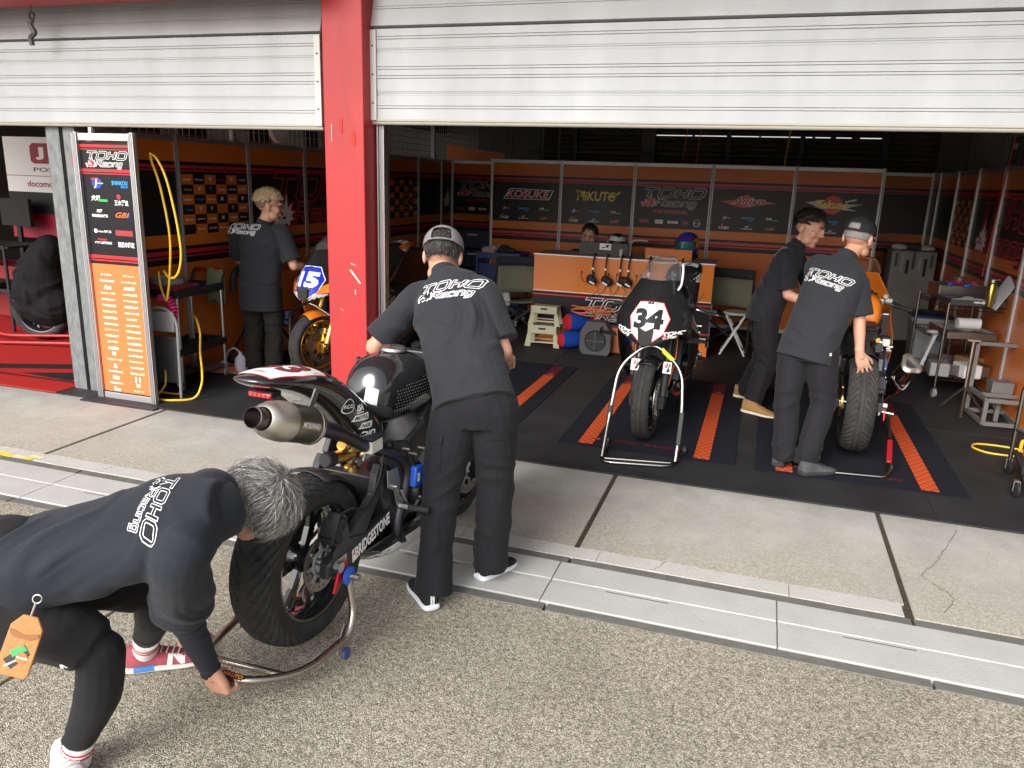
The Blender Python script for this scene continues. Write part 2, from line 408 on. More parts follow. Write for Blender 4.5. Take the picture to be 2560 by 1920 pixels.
# slabs with open joints
g = MB(); js = [-20, -12, -8.5, -4.24, -2.28, -.742, .79, 2.33, 3.87, 5.4, 12]
for a, b in zip(js, js[1:]):
    y0 = 3.53 if b < .8 else 3.415
    g.box(((a+b)/2, (y0+4.75)/2, -.05+.004), (b-a-.026, 4.75-y0, .1))
struct(g.build('slab', SLB, smooth=False, bevel=.006))
g = MB(); g.box((0, 4.0, -.06), (40, 1.2, .11)); struct(g.build('joint_bed', SEAM, smooth=False))
# cracks and the saw joint in the apron
def crack(P, w, nm, seed):
    random.seed(seed); P = smoothpath([(p[0], p[1], 0) for p in P], 7); g_ = MB(); L0 = []; L1 = []
    for i, p in enumerate(P):
        d = (P[min(i+1, len(P)-1)]-P[max(0, i-1)]).normalized(); q = Vector((-d.y, d.x, 0)); j = random.uniform(-.006, .006); ww = w*random.uniform(.4, 1)
        L0.append(p+q*(j+ww)+V3(0, 0, .0078)); L1.append(p+q*(j-ww)+V3(0, 0, .0078))
    g_.grid([L0, L1]); return struct(g_.build(nm, SEAM, smooth=False))
crack([(1.18, 4.5), (1.06, 4.2), (.98, 4.0), (.9, 3.85), (1.0, 3.68), (.93, 3.5)], .0016, 'crack', 1)
crack([(-2.25, 4.3), (-2.45, 4.15), (-2.6, 3.95), (-2.95, 3.75), (-3.15, 3.55)], .0016, 'crack', 2)
crack([(-.3, 3.53), (-.32, 3.46), (-.35, 3.42)], .002, 'crack', 5)
g = MB(); g.box((-2.42, -1, .0012), (.014, 7.8, .002)); struct(g.build('saw_joint', SEAM, smooth=False))
# garage floor
g = MB(); g.box((-2, 9.75, .002), (40, 10.3, .02)); struct(g.build('garage_floor', mat('painted_floor', (.04, .04, .04), .6, nz=.4, ns=2), smooth=False))
g = MB()
for a, b in ((-5.0, -1.9), (-1.9, 1.1), (1.1, 5)):
    for c, d in ((4.585, 6.5), (6.5, 8.4), (8.4, 10.3), (10.3, 13)):
        g.box(((a+b)/2, (c+d)/2, .013), (b-a-.003, d-c-.003, .01))
struct(g.build('floor_mat', FLR, smooth=False, bevel=.004))

# ---- building
SHM = mat('white_shutter', (.415, .43, .445), .5, nz=.6, ns=2.6, col2=(.30, .31, .315), stretch=(1, 1, .3), bump=.04, bs=6)
LIP = mat('shutter_weather_strip', (.38, .36, .31), .7)
def door(x0, x1, zb, beads, seals, gapz, top, label, nm='sectional_door'):
    t = thing(nm, label, 'garage door', ((x0+x1)/2, 4.73, 0)); w = x1-x0
    def panel(za, zb_, M=None):
        m = MB(); m.T = M
        ev = sorted([(z, 'b') for z in beads if za < z < zb_]+[(z, 's') for z in seals if za < z < zb_])
        z0 = za
        for z, k in ev+[(zb_, 'e')]:
            m.box((0, 0, (z0+z)/2), (w, .04, z-z0))
            if k == 'b':
                m.box((0, -.001, z+.009), (w, .040, .014)); m.box((0, .004, z+.0085), (w, .03, .0195)); z0 = z+.018
            elif k == 's': m.box((0, .003, z+.007), (w, .034, .014)); m.box((0, .001, z+.019), (w, .038, .010)); z0 = z+.024
        return m.build('door_panel', SHM, t, smooth=False, bevel=.0025)
    panel(zb+.022, gapz-.008)
    piv = Matrix.Translation((0, 0, gapz+.006))@Matrix.Rotation(R(-14), 4, 'X')@Matrix.Translation((0, 0, -(gapz+.006)))
    panel(gapz+.006, top, piv)
    m = MB(); m.tube([(-w/2, .0, zb+.006), (w/2, .0, zb+.006)], .017, 12); m.box((0, 0, zb+.018), (w, .05, .012)); m.build('weather_strip', LIP, t)
    for s_ in (-1, 1):
        m = MB(); m.box((s_*(w/2-.02), -.0275, (zb+gapz)/2), (.045, .012, gapz-zb-.03)); m.build('end_stile', mat('stile_white', (.50, .50, .48), .5), t, smooth=False, bevel=.002)
        for z in np.arange(zb+.12, gapz, .17): m = MB(); m.cyl((s_*(w/2-.02), -.038, z), (s_*(w/2-.02), -.032, z), .006, n=8); m.build('screw', DGREY, t)
    return t
dr = door(-2.50, 4.6, 2.125, [2.212, 2.392, 2.445, 2.622, 2.80], [2.292, 2.546], 2.692, 3.3, 'wide white sectional door raised above the bays right of the red pillar')
dl = door(-9.6, -2.86, 2.085, [2.18, 2.36, 2.413, 2.592, 2.86], [2.262, 2.512, 2.76], 2.672, 3.3, 'greyer white sectional door raised above the bays left of the red pillar')
# red pillar
m = MB(); m.box((0, 0, 1.7), (.285, .26, 3.4)); m.box((0, 0, .05), (.30, .275, .1))
pl = tag(m.build('pillar', REDB, bevel=.006), 'tall scratched red steel pillar between the two raised white doors', 'pillar'); pl.location = (-2.64, 4.73, 0)
SCR = mat('bare_scratch', (.62, .5, .5), .5)
G_ = Gfx(); G_.poly([(.02, 1.18), (.035, 1.185), (.105, 1.10), (.098, 1.092)], SCR); G_.poly([(-.09, 2.0), (-.086, 2.0), (-.084, 2.1), (-.089, 2.11)], SCR); G_.poly([(.03, 1.23), (.075, 1.212), (.03, 1.222)], SCR)
G_.rect(.06, 1.02, .066, 1.05, SCR); G_.poly([(-.06, .92), (-.03, .905), (-.031, .9)], SCR)
G_.poly([(-.03, 2.05), (-.01, 2.05), (-.01, 2.14), (-.03, 2.14)], mat('tape_residue', (.5, .04, .03), .6)); G_.poly([(.05, 1.98), (.085, 1.97), (.08, 2.06), (.055, 2.07)], MATS['tape_residue'])
G_.build('scratch', pl, fr((0, -.1335, 0), (1, 0, 0), (0, 0, 1)), off=.0)
m = MB(); m.box((-2.462, 4.80, 1.3), (.035, .06, 2.6)); m.box((-2.484, 4.80, 1.3), (.004, .1, 2.6))
tag(m.build('door_track', ALU, smooth=False, bevel=.002), 'thin steel door track running down beside the red pillar', 'rail')
# galvanised double post at the left
GALV = mat('galvanised', (.22, .235, .24), .55, .5, nz=.9, ns=22, col2=(.12, .13, .135), stretch=(1, 1, .4))
m = MB(); m.box((-2, 3.35, 4.05), (30, 1.9, .25)); struct(m.build('unseen_canopy', mat('canopy_soffit', (.30, .29, .27), .8, nz=.3, ns=1), smooth=False))  # unseen overhang inferred from the dim door tops, added to shade doors and ground
for x, w, lb in ((-5.25, .13, 'outer galvanised steel channel post, next to the neighbouring red garage'), (-5.09, .115, 'inner galvanised steel channel post, directly left of the black and orange banner')):
    m = MB(); m.prism([(0, 0), (w, 0), (w, .1), (w-.006, .1), (w-.006, .05), (w*.62, .03), (w*.38, .03), (.006, .05), (.006, .1), (0, .1)], (-w/2, -.05, 0), (1, 0, 0), (0, 1, 0), 3.1)
    o = m.build('door_guide_post', GALV, smooth=False, bevel=.004); o.location = (x, 4.83, 0); tag(o, lb, 'post', 'galvanised guide posts')
m = MB(); m.box((-5.045, 4.777, 1.83), (.06, .004, .055)); tag(m.build('red_tape', REDP, smooth=False), 'small square of red tape stuck on the galvanised post', 'tape')
# lintel above
m = MB(); m.box((-6.3, 4.45, 3.02), (7.1, .3, .30)); m.box((1.2, 4.45, 3.4), (7.4, .3, .30)); m.box((-1, 4.7, 3.9), (20, .5, .7))
tag(m.build('lintel', REDB, smooth=False, bevel=.005), 'red steel beam above the raised doors', 'beam')
m = MB(); m.tube(arc((-5.06, 4.55, 2.80), .022, 0, 1.9*PI, 12, 1), .008, 8); m.tube(smoothpath([(-5.06, 4.55, 2.78), (-5.08, 4.55, 2.74), (-5.05, 4.55, 2.69), (-5.09, 4.55, 2.66), (-5.085, 4.55, 2.61)], 5), .017, 8)
m.tube([(-5.06, 4.55, 2.82), (-5.06, 4.55, 2.95)], .004, 6)
tag(m.build('hook', DGREY), 'dark hook hanging in front of the left door, top left', 'hook')
# shell of the garage
CONC = mat('dark_concrete_wall', (.16, .155, .145), .85, nz=.3, ns=2)
DWAL = mat('dark_wall', (.05, .045, .042), .8, nz=.4, ns=3)
m = MB(); m.box((-2, 9.1, 3.75), (24, 9.4, .2)); struct(m.build('ceiling', DWAL, smooth=False))
m = MB(); m.box((-13, 9.2, 1.9), (.2, 9.4, 3.8)); tag(m.build('side_wall', CONC, smooth=False), 'dark far side wall of the neighbouring garage', 'wall')
m = MB(); m.box((4.9, 9.2, 1.9), (.2, 9.4, 3.8)); tag(m.build('side_wall', CONC, smooth=False), 'dark side wall behind the right hand panels', 'wall')
m = MB(); m.box((-8.6, 13.45, 1.9), (9, .2, 3.8)); m.box((3.6, 13.45, 1.9), (2.8, .2, 3.8)); m.box((-.95, 13.45, 3.45), (6.4, .2, .7)); m.box((-4.0, 13.4, 1.9), (.35, .3, 3.8))
tag(m.build('back_wall', CONC, smooth=False), 'dark concrete wall at the back of the garage', 'wall')
# corrugated cladding right
m = MB(); prof = []
for i in range(40):
    y = 8.3+i*.13; prof += [(y, 0), (y+.05, 0), (y+.06, .03), (y+.12, .03)]
vs = []; 
m.grid([[V3(2.75-d, y, z) for y, d in prof] for z in (0, 3.65)])
tag(m.build('cladding', mat('grey_cladding', (.30, .30, .27), .6, nz=.3, ns=2), smooth=False), 'pale grey ribbed cladding above the right hand panels', 'wall')
# rear shutter with daylight slot
BSH = mat('brown_shutter', (.085, .07, .055), .6, nz=.3, ns=3)
m = MB(); z = 0
while z < 3.05:
    if not (2.50 < z < 2.60): 
        m.prism([(0, 0), (-.02, .015), (-.02, .055), (0, .07)], (-4.1, 13.3, z), (0, 1, 0), (0, 0, 1), 6.4); m.box((-.9, 13.31, z+.036), (6.4, .012, .079))
    z += .078
m.box((-.9, 13.31, 2.535), (6.4, .012, .05)); m.box((-.9, 13.31, 2.619), (6.4, .012, .068)); 
for a, b in ((-4.1, -1.95), (1.5, 2.3), (-1.30, -1.26), (-.27, -.24), (.52, .56), (.78, .86), (1.08, 1.2)): m.box(((a+b)/2, 13.31, 2.57), (b-a, .014, .035))
sh = m.build('rear_shutter', BSH, smooth=False); tag(sh, 'brown slatted rear shutter with a thin slot of daylight', 'shutter')
m = MB()
for x in (-3.2, -1.98, -.72, .38, 1.55): m.box((x, 13.22, 1.7), (.07 if x != -1.98 else .22, .1, 3.4))
m.box((-.9, 13.2, 2.28), (6.2, .06, .03)); m.box((-4.9, 13.0, 2.9), (2.6, .12, .12))
tag(m.build('shutter_mullion', DGREY, smooth=False), 'dark steel mullions dividing the rear shutter', 'frame')
# wire mesh partition over the left panels
m = MB()
for i in range(0, 100): y = 4.95+i*.085; m.bar((-4.98, y, 1.98), (-4.98, y, 3.3), .005, .005)
for i in range(0, 16): z = 2.0+i*.085; m.bar((-4.98, 4.95, z), (-4.98, 13.3, z), .005, .005)
for y in (5.0, 6.6, 8.2, 9.8, 11.4): m.box((-5.0, y, 1.65), (.05, .05, 3.3))
tag(m.build('wire_mesh_partition', mat('mesh_wire', (.45, .45, .44), .5, .3), smooth=False), 'wire mesh partition above the left hand orange panels', 'partition')
m = MB(); m.box((-5.6, 9.5, 3.0), (.1, 7.5, .9))
for y in (5.3, 5.9, 6.9, 7.9, 9.2): m.box((-5.05, y+.2, 2.6), (.02, .35, 1.1))
tag(m.build('partition_board', mat('board_dark', (.03, .03, .032), .7), smooth=False), 'dark boards hung behind the wire mesh partition', 'board')
# wall clock on the mesh
t = thing('wall_clock', 'round white wall clock hanging on the wire mesh', 'clock', (-4.93, 7.25, 2.235))
m = MB(); m.lathe([(0, .02), (.135, .02), (.145, .012), (.15, 0), (.15, -.02), (0, -.02)], (0, 0, 0), (1, 0, 0), 32); m.build('clock_face', WHT, t)
G_ = Gfx()
for h in range(1, 13): a = PI/2-h*PI/6; G_.text(str(h), .112*math.cos(a), .112*math.sin(a), .026, BLKM)
G_.rect(-.055, .01, .055, .055, DGREY); G_.poly([(-.004, 0), (.004, 0), (.003, .07), (-.003, .07)], BLKM, 1); G_.poly([(0, -.004), (.05, -.03), (.052, -.026), (0, .004)], BLKM, 1)
G_.build('clock_dial', t, fr((.0205, 0, 0), (0, 1, 0), (0, 0, 1)), off=.0005)
# ceiling pipes and cords
m = MB(); m.tube([(-4.5, 12.6, 2.75), (-3.2, 12.0, 2.62), (-2.2, 12.8, 2.6)], .03, 8); m.tube([(-4.6, 12.4, 3.1), (-3.6, 12.4, 2.95), (-3.0, 12.4, 2.55)], .02, 8)
for x, y in ((-4.4, 12.4), (-4.1, 12.5), (-3.6, 12.6), (-3.35, 12.7)): m.cyl((x, y, 2.1), (x, y, 3.4), .022, n=8)
tag(m.build('service_pipe', mat('pipe_grey', (.14, .15, .16), .5, .5)), 'dark service pipes behind the left rear panels', 'pipe')
for (x, z1), mm, lb in (((-1.22, 2.12), ORGD, 'left orange cord hanging at the rear shutter'), ((-1.03, 2.1), ORGD, 'right orange cord hanging at the rear shutter'), ((.15, 1.95), YEL, 'yellow hose hanging down in front of the rear shutter')):
    m = MB(); m.tube(smoothpath([(x, 11.6, 3.6), (x+.02, 11.6, 2.8), (x-.02, 11.6, z1)], 5), .011 if mm is YEL else .006, 8); o = m.build('ceiling_line', mm); tag(o, lb, 'cord')
# ================================================================== BOOTH PANELS
PH = 2.045
JP = ['株式会社', '工業', '三木濯流', '犬崎', '日本', '有限会社', '電業', '製作所', '商会', '運輸']
def bands(G, w, base=None):
    G.rect(0, .985, w, 1.84, BLKB, 0)
    for a, b in ((1.785, 1.81), (1.76, 1.772), (1.065, 1.10), (1.035, 1.05)): G.rect(0, a, w, b, REDP, 1)
    G.rect(0, 1.13, w, 1.235, ORGF, 1)
def sponsors(G, x0, dx, y0=1.405, dy=.115, lvl=2):
    """the six small sponsor marks under a rider's name"""
    k = .062
    G.disc(x0, y0, .028, BLUP, lvl, sy=.8); G.text('J', x0-.005, y0, .05, YELP, lvl+1, .02, .2); G.rect(x0, y0-.002, x0+.07, y0+.004, YELP, lvl+1)
    G.text('SHINKOU', x0+dx, y0+.004, .028, CYAN, lvl, .03, 0, .15); G.text('GROUP', x0+dx+.035, y0-.024, .014, CYAN, lvl, .02, 0, .06)
    G.text('犬崎', x0+2*dx-.03, y0+.006, .035, WHT, lvl, .01); G.rect(x0+2*dx+.01, y0-.016, x0+2*dx+.08, y0-.003, GRN, lvl)
    G.text('三木濯流', x0, y0-dy-.008, .04, WHT, lvl, .01, 0, .13); G.disc(x0-.02, y0-dy+.03, .016, REDP, lvl)
    G.text('株式会社日本機械', x0+dx, y0-dy-.012, .018, WHT, lvl, .02, 0, .14); G.text('KST', x0+dx, y0-dy+.014, .02, WHT, lvl, .03, .3)
    G.text('GBI', x0+2*dx, y0-dy, .035, ORGD, lvl, .0, .4, .12); G.rect(x0+2*dx+.045, y0-dy-.016, x0+2*dx+.052, y0-dy+.012, BLUP, lvl)
def makers(G, cx, y=1.318, lvl=2):
    G.text('HONDA', cx, y+.13, .048, REDP, lvl, .02, 0, .43)
    G.text('DID', cx-.33, y, .04, REDP, lvl, .03, 0, .12); G.rect(cx-.19, y-.024, cx-.09, y+.024, WHT, lvl); G.text('NGK', cx-.14, y+.003, .024, REDP, lvl+1, .03, .2)
    G.rect(cx-.03, y-.016, cx+.1, y+.016, WHT, lvl); G.text('MOTUL', cx+.035, y, .02, REDP, lvl+1, .03, .3); G.text('ISA', cx+.2, y, .04, REDP, lvl, .03, .2)
    G.disc(cx+.34, y, .044, WHT, lvl); G.disc(cx+.34, y, .039, BLKB, lvl+1); G.text('F.C.C.', cx+.34, y, .02, WHT, lvl+2, .02, 0, .062)
def checker(G, x0, y0, w, h, lvl=2):
    n = 6; a = w/n; b = h/n; random.seed(11)
    for i in range(n):
        for j in range(n):
            k = (i+j) % 2; G.rect(x0+a*i, y0+b*j, x0+a*(i+1)-.0, y0+b*(j+1), ORGF if k else BLKB, lvl)
            if (i, j) == (0, 0): continue
            c = random.choice([WHT, WHT, WHT, CYAN, YELP, REDP] if not k else [WHT, WHT, REDP, WHT])
            t = random.choice(['水谷工業', 'SANWA', 'Nikko', '山下商会', 'Smart', 'Y', 'R 整備', 'Yutaka', 'Marusan', 'V', 'M', '新光電業', 'Kanto'])
            if len(t) < 2: G.text(t, x0+a*(i+.5), y0+b*(j+.55), .036, c, lvl+1, .03)
            else: G.text(t, x0+a*(i+.5), y0+b*(j+.5), .016 if len(t) > 4 else .018, c, lvl+1, .02, 0, a*.66)
def panel(p0, p1, label, draw=None, both=False, name='booth_panel', grp=None, h=PH, post0=True):
    p0 = Vector((*p0, .018)); p1 = Vector((*p1, .018)); d = p1-p0; w = d.length; a = math.atan2(d.y, d.x)
    t = thing(name, label, 'panel', p0, a, grp)
    m = MB(); m.box((w/2, .012, h/2), (w-.03, .008, h-.06)); m.build('board', ORGF, t, smooth=False)
    for z_ in (h-.022, .022): m = MB(); m.box((w/2, .012, z_), (w-.036, .028, .044)); m.build('rail', ALUP, t, smooth=False, bevel=.002)
    for x in ([0] if post0 else [])+([w] if both else []):
        m = MB(); m.tube([(x, .012, 0), (x, .012, h+.008)], .020, 8, caps=True)
        for s_ in (-1, 1): m.box((x+s_*.0165, -.003, h/2), (.005, .012, h-.01))
        m.build('post', ALUP, t, ang=30)
    G_ = Gfx(); bands(G_, w-.036)
    if draw: draw(G_, w-.036)
    G_.build('printed_graphic', t, fr((.018, .008, 0), (1, 0, 0), (0, 0, 1)), off=.0006, step=.0005)
    return t
GL = 'panels of the left booth wall'; GB = 'panels of the free standing rear row'; GR = 'panels of the right booth wall'
X = -4.8
panel((X, 4.72), (X, 5.58), 'left wall panel behind the hanging yellow hose, nearest the banner', None, grp=GL)
panel((X, 5.58), (X, 6.55), 'left wall panel with an orange and black chequerboard, next to the blond man', lambda G, w: checker(G, .02, 1.225, w-.04, .51), grp=GL)
def bigtoho(off, inv=False):
    def f(G, w):
        # part of one large red outlined wordmark that runs over two panels, clipped to this board
        g2 = Gfx(); g2.toho(off, 1.49, 1.75, BLKB, REDP, WHT, 2)
        for v, fs, mi, lv in g2.items:
            xs = [a[0] for a in v]; mm = g2.mats[mi]
            if max(xs) < .004 or min(xs) > w: continue
            G.poly([(min(max(a[0], .003), w-.003), a[1]) for a in v], mm, lv)
    return f
panel((X, 6.55), (X, 7.52), 'left wall panel with the start of a big red wordmark and a white dragon', bigtoho(1.20), grp=GL)
panel((X, 7.52), (X, 8.5), 'left wall panel with the end of the big red wordmark, beside the red pillar', bigtoho(1.20-.97), grp=GL)
panel((X, 8.5), (X, 9.5), 'left wall panel beside the hanging monitor, black with orange bands', None, grp=GL)
panel((X, 9.5), (X, 10.44), 'far left wall panel with a chequerboard, under the monitor', lambda G, w: checker(G, .02, 1.225, w-.04, .51), grp=GL)
panel((X, 10.44), (X, 11.28), 'plain black and orange left wall panel near the rear corner', None, grp=GL)
panel((X, 11.28), (X, 11.7), 'narrow corner panel with a white flame motif', lambda G, w: G.poly([(.2+p[0]*.2, 1.46+p[1]*.3) for p in DRAGON], WHT, 2), both=True, grp=GL)
def d_toho(G, w): G.toho(w/2, 1.62, .76, BLKB, LGREY, REDP, 2); makers(G, w/2)
panel((X, 11.7), (-3.85, 11.7), 'rear corner panel with the two line team wordmark, half hidden behind the red name panel', d_toho, both=True)
def d_kos(G, w):
    G.poly([(.15, 1.53), (.25, 1.67), (.86, 1.66), (.80, 1.53)], WHT, 2); G.poly([(.165, 1.537), (.258, 1.663), (.845, 1.652), (.79, 1.537)], BLKB, 3)
    G.text('KOSUKE', .5, 1.60, .10, WHT, 4, .03, .2, .60); G.text('KOSUKE', .5, 1.60, .092, mat('bright_red', (.75, .02, .03), .4), 5, .0, .2, .58); sponsors(G, .17, .28)
def d_mik(G, w):
    G.text('MiKUTO', .47, 1.605, .12, YELP, 4, .02, .15, .53); G.poly([(.60, 1.60), (.80, 1.68), (.71, 1.59)], YELP, 4); G.poly([(.18, 1.68), (.30, 1.66), (.24, 1.60)], YELP, 4); sponsors(G, .17, .28)
def d_anj(G, w):
    G.poly([(.11, 1.605), (.27, 1.625), (.30, 1.65), (.42, 1.70), (.50, 1.64), (.60, 1.63), (.78, 1.60), (.60, 1.575), (.45, 1.55), (.38, 1.53), (.26, 1.56)], REDP, 2)
    G.text('Anjyu', .44, 1.61, .12, WHT, 4, .045, .3, .40); G.text('Anjyu', .44, 1.61, .113, REDP, 5, .02, .3, .39); G.text('Anjyu', .44, 1.61, .11, BLKB, 6, -.005, .3, .385); sponsors(G, .17, .28)
def d_zak(G, w):
    G.poly([(.13, 1.63), (.28, 1.66), (.34, 1.60), (.5, 1.62), (.78, 1.63), (.60, 1.58), (.72, 1.55), (.3, 1.56), (.22, 1.60)], LGREY, 2); G.disc(.44, 1.61, .11, REDP, 3)
    G.text('Zakuso', .42, 1.615, .10, YELP, 4, .04, .3, .40); G.poly([(.58, 1.64), (.70, 1.67), (.70, 1.69), (.57, 1.66)], LGREY, 4); G.text('WORKS', .44, 1.535, .02, REDP, 4, .03); sponsors(G, .17, .28)
xs = [-3.642+.978*i for i in range(6)]
panel((xs[0], 10.3), (xs[1], 10.3), 'rear row panel with a red rider name in a slanted white outline', d_kos, grp=GB)
panel((xs[1], 10.3), (xs[2], 10.3), 'rear row panel with a yellow rider name, behind the seated man', d_mik, grp=GB)
panel((xs[2], 10.3), (xs[3], 10.3), 'middle rear row panel with the team wordmark over a row of maker marks', d_toho, grp=GB)
panel((xs[3], 10.3), (xs[4], 10.3), 'rear row panel with a red script rider name on a spiked streak', d_anj, grp=GB)
panel((xs[4], 10.3), (xs[5], 10.3), 'rear row panel with a red disc and yellow graffiti name, behind the black cap', d_zak, both=True, grp=GB)
panel((1.36, 11.9), (2.05, 11.9), 'set back panel with plain bands right of the rear row', None, both=True)
X = 2.05
ys = [11.9, 11.42, 10.40, 9.43, 8.45, 7.45, 6.45, 5.45]
lbs = ['narrow first panel of the right wall in the rear corner', 'plain right wall panel beside the grey cabinet', 'right wall panel with a chequerboard of sponsors', 'right wall panel with the start of a big red outlined wordmark', 'right wall panel with the end of the wordmark, above the wire shelf trolley', 'right wall panel behind the aluminium stands', 'right wall panel nearest the front edge']
dr_ = [None, None, lambda G, w: checker(G, .02, 1.225, w-.04, .51), bigtoho(1.15), bigtoho(.2), None, None]
for i in range(7): panel((X, ys[i]), (X, ys[i+1]), lbs[i], dr_[i], both=(i == 6), grp=GR)
# banner
t = thing('banner_stand', 'tall narrow banner framed in aluminium, black with team wordmark above and orange below', 'banner', (-4.905, 4.66, .004), 0)
w = .515
m = MB(); m.box((w/2, .01, 1.0), (w-.05, .006, 1.93)); m.build('board', BLKB, t, smooth=False)
m = MB(); m.box((w/2, .01, 1.998), (w-.06, .03, .05)); m.build('rail', mat('cream_rail', (.55, .55, .48), .5), t, smooth=False, bevel=.002)
m = MB(); m.box((w/2, .01, .035), (w-.06, .03, .05)); m.build('rail', ALUP, t, smooth=False, bevel=.002)
for x in (0, w):
    m = MB(); m.cyl((x, .01, 0), (x, .01, 2.03), .024, n=12)
    for s_ in (-1, 1): m.box((x+s_*.02, -.008, 1.015), (.006, .016, 2.02)); m.box((x+s_*.006, -.0145, 1.015), (.005, .006, 2.02))
    m.build('post', ALUP, t)
m = MB(); m.box((w/2, .02, .006), (w+.2, .3, .012)); m.build('foot_plate', BLKM, t, smooth=False, bevel=.003)
G_ = Gfx(); L_, R_ = .027, w-.027
G_.rect(L_, .07, R_, 1.075, ORGD)
for a, b in ((1.925, 1.945), (1.908, 1.914), (1.752, 1.772), (1.736, 1.743), (1.118, 1.142), (1.098, 1.108)): G_.rect(L_, a, R_, b, REDP)
G_.toho(w/2+.0, 1.840, .36, BLKB, WHT, REDP, 1)
cl, cr = .155, .365
G_.disc(cl, 1.672, .048, BLUP, 1, sy=.82); G_.text('J', cl-.012, 1.668, .07, YELP, 3, .03, .2); G_.rect(cl-.05, 1.695, cl+.015, 1.708, REDP, 2); G_.rect(cl, 1.668, cl+.06, 1.674, YELP, 3)
G_.text('SHINKOU', cr, 1.677, .030, CYAN, 1, .04, 0, .145); G_.text('GROUP', cr+.04, 1.650, .016, CYAN, 1, .02, 0, .065)
G_.text('犬崎', cl-.025, 1.563, .042, WHT, 1, .02); G_.rect(cl+.0, 1.538, cl+.085, 1.556, GRN, 1)
G_.disc(cr-.02, 1.578, .018, REDP, 1); G_.text('三木濯流', cr+.0, 1.535, .042, WHT, 1, .02, 0, .125)
G_.text('KST', cl, 1.47, .022, WHT, 1, .04, .3); G_.text('株式会社日本機械', cl, 1.435, .024, WHT, 1, .03, 0, .15); G_.text('GBI', cr, 1.447, .038, ORGD, 1, .01, .4, .13); G_.rect(cr+.055, 1.43, cr+.064, 1.462, BLUP, 1)
G_.disc(cl-.055, 1.322, .016, WHT, 1); G_.text('Nakano 菅野工業', cl+.03, 1.32, .018, WHT, 1, .02, 0, .12); G_.rect(cr-.08, 1.295, cr+.08, 1.335, mat('dull_red', (.28, .03, .03), .5), 1); G_.text('HC YOSHIZA', cr, 1.315, .022, REDP, 2, .04, 0, .14)
G_.text('Iwatani', cl, 1.262, .02, REDP, 1, .04, 0, .085); G_.text('イワタニ山陽株式会社', cl+.005, 1.236, .02, WHT, 1, .03, 0, .165); G_.text('西日本鑑定', cr+.01, 1.23, .042, WHT, 1, .03, 0, .15)
lft = ['テイエス', '株式会社 建伸', 'Art', 'ホンダ ノブカ', '有限会社エムズ', 'T MOTORSPORT', '株式会社山陽管財', 'G GARAGETSUBO', 'nishinihonkensetsu', '◯ リサイテック', 'S 中部美装 印刷工業', 'ユニプラ㈱', 'manten', 'M', '株式会社 アス・サンカ', '允', 'Smith Motors', 'hits', '株式会社サカー', 'Ese']
rgt = ['㈱アーシーズ', 'Kートデザイン工房', 'ROCKET', 'たんす株式会社藤井', '▶ Yamashigan', 'XESPRIT', 'NPO法人 アイワイ整備', 'ひ村電業', 'Nissho 機械産業工業', 'F TOMONARI', '有限会社 中野サービス', 'MHM 株式会社共立', '◎ WAKAMATSU', 'Leaf 株式会社', '◆ 日本エンジン', 'WIN 株式会社', 'Green AC', '▮▮', 'M', 'ワコーズ']
yy = 1.035
big = {'Art': .036, 'hits': .036, 'manten': .028, 'M': .034, '允': .04, 'ROCKET': .024, '▮▮': .04, 'MHM 株式会社共立': .022, 'Ese': .034}
for i, (a, b) in enumerate(zip(lft, rgt)):
    y = .995-i*.0475
    for q, cx_, in ((a, cl-.0), (b, cr)):
        hgt = big.get(q, .017); G_.text(q, cx_, y, hgt, WHT, 1, .03, .15 if q in ('Art', 'hits', 'manten') else 0, None if q in ('Art', 'hits', 'M', '允', 'Ese', '▮▮') else (.10 if len(q) < 7 else .135))
G_.build('printed_graphic', t, fr((0, .006, 0), (1, 0, 0), (0, 0, 1)), off=.0012, step=.0004)
# hoses on the banner
m = MB(); m.tube(smoothpath([(-4.42, 4.86, 1.90), (-4.40, 4.85, 1.84), (-4.34, 4.85, 1.65), (-4.30, 4.86, 1.30), (-4.33, 4.86, 1.0), (-4.36, 4.86, .86), (-4.40, 4.88, .80), (-4.46, 4.9, .90), (-4.47, 4.9, 1.02)], 6), .009, 8)
m.tube(smoothpath([(-4.42, 4.86, 1.90), (-4.36, 4.86, 1.86), (-4.29, 4.86, 1.72), (-4.24, 4.87, 1.45), (-4.215, 4.87, 1.2), (-4.24, 4.87, 1.06), (-4.29, 4.87, .99), (-4.35, 4.87, .985), (-4.40, 4.88, 1.03)], 6), .009, 8)
tag(m.build('air_hose', YEL), 'yellow air hose looped over a hook behind the banner', 'hose')
m = MB(); m.tube(smoothpath([(-4.52, 5.3, .62), (-4.4, 5.2, .60), (-4.33, 5.15, .5), (-4.30, 5.1, .36), (-4.21, 5.0, .22), (-4.17, 4.93, .12), (-4.19, 4.86, .035), (-4.3, 4.76, .03), (-4.42, 4.74, .03), (-4.50, 4.80, .03), (-4.46, 4.86, .12), (-4.47, 4.90, .3), (-4.44, 4.93, .2), (-4.40, 4.95, .03), (-4.6, 4.9, .03), (-4.75, 4.78, .03)], 7), .009, 8)
tag(m.build('air_hose', YEL), 'yellow air hose trailing from the tool trolley to the floor beside the banner', 'hose')
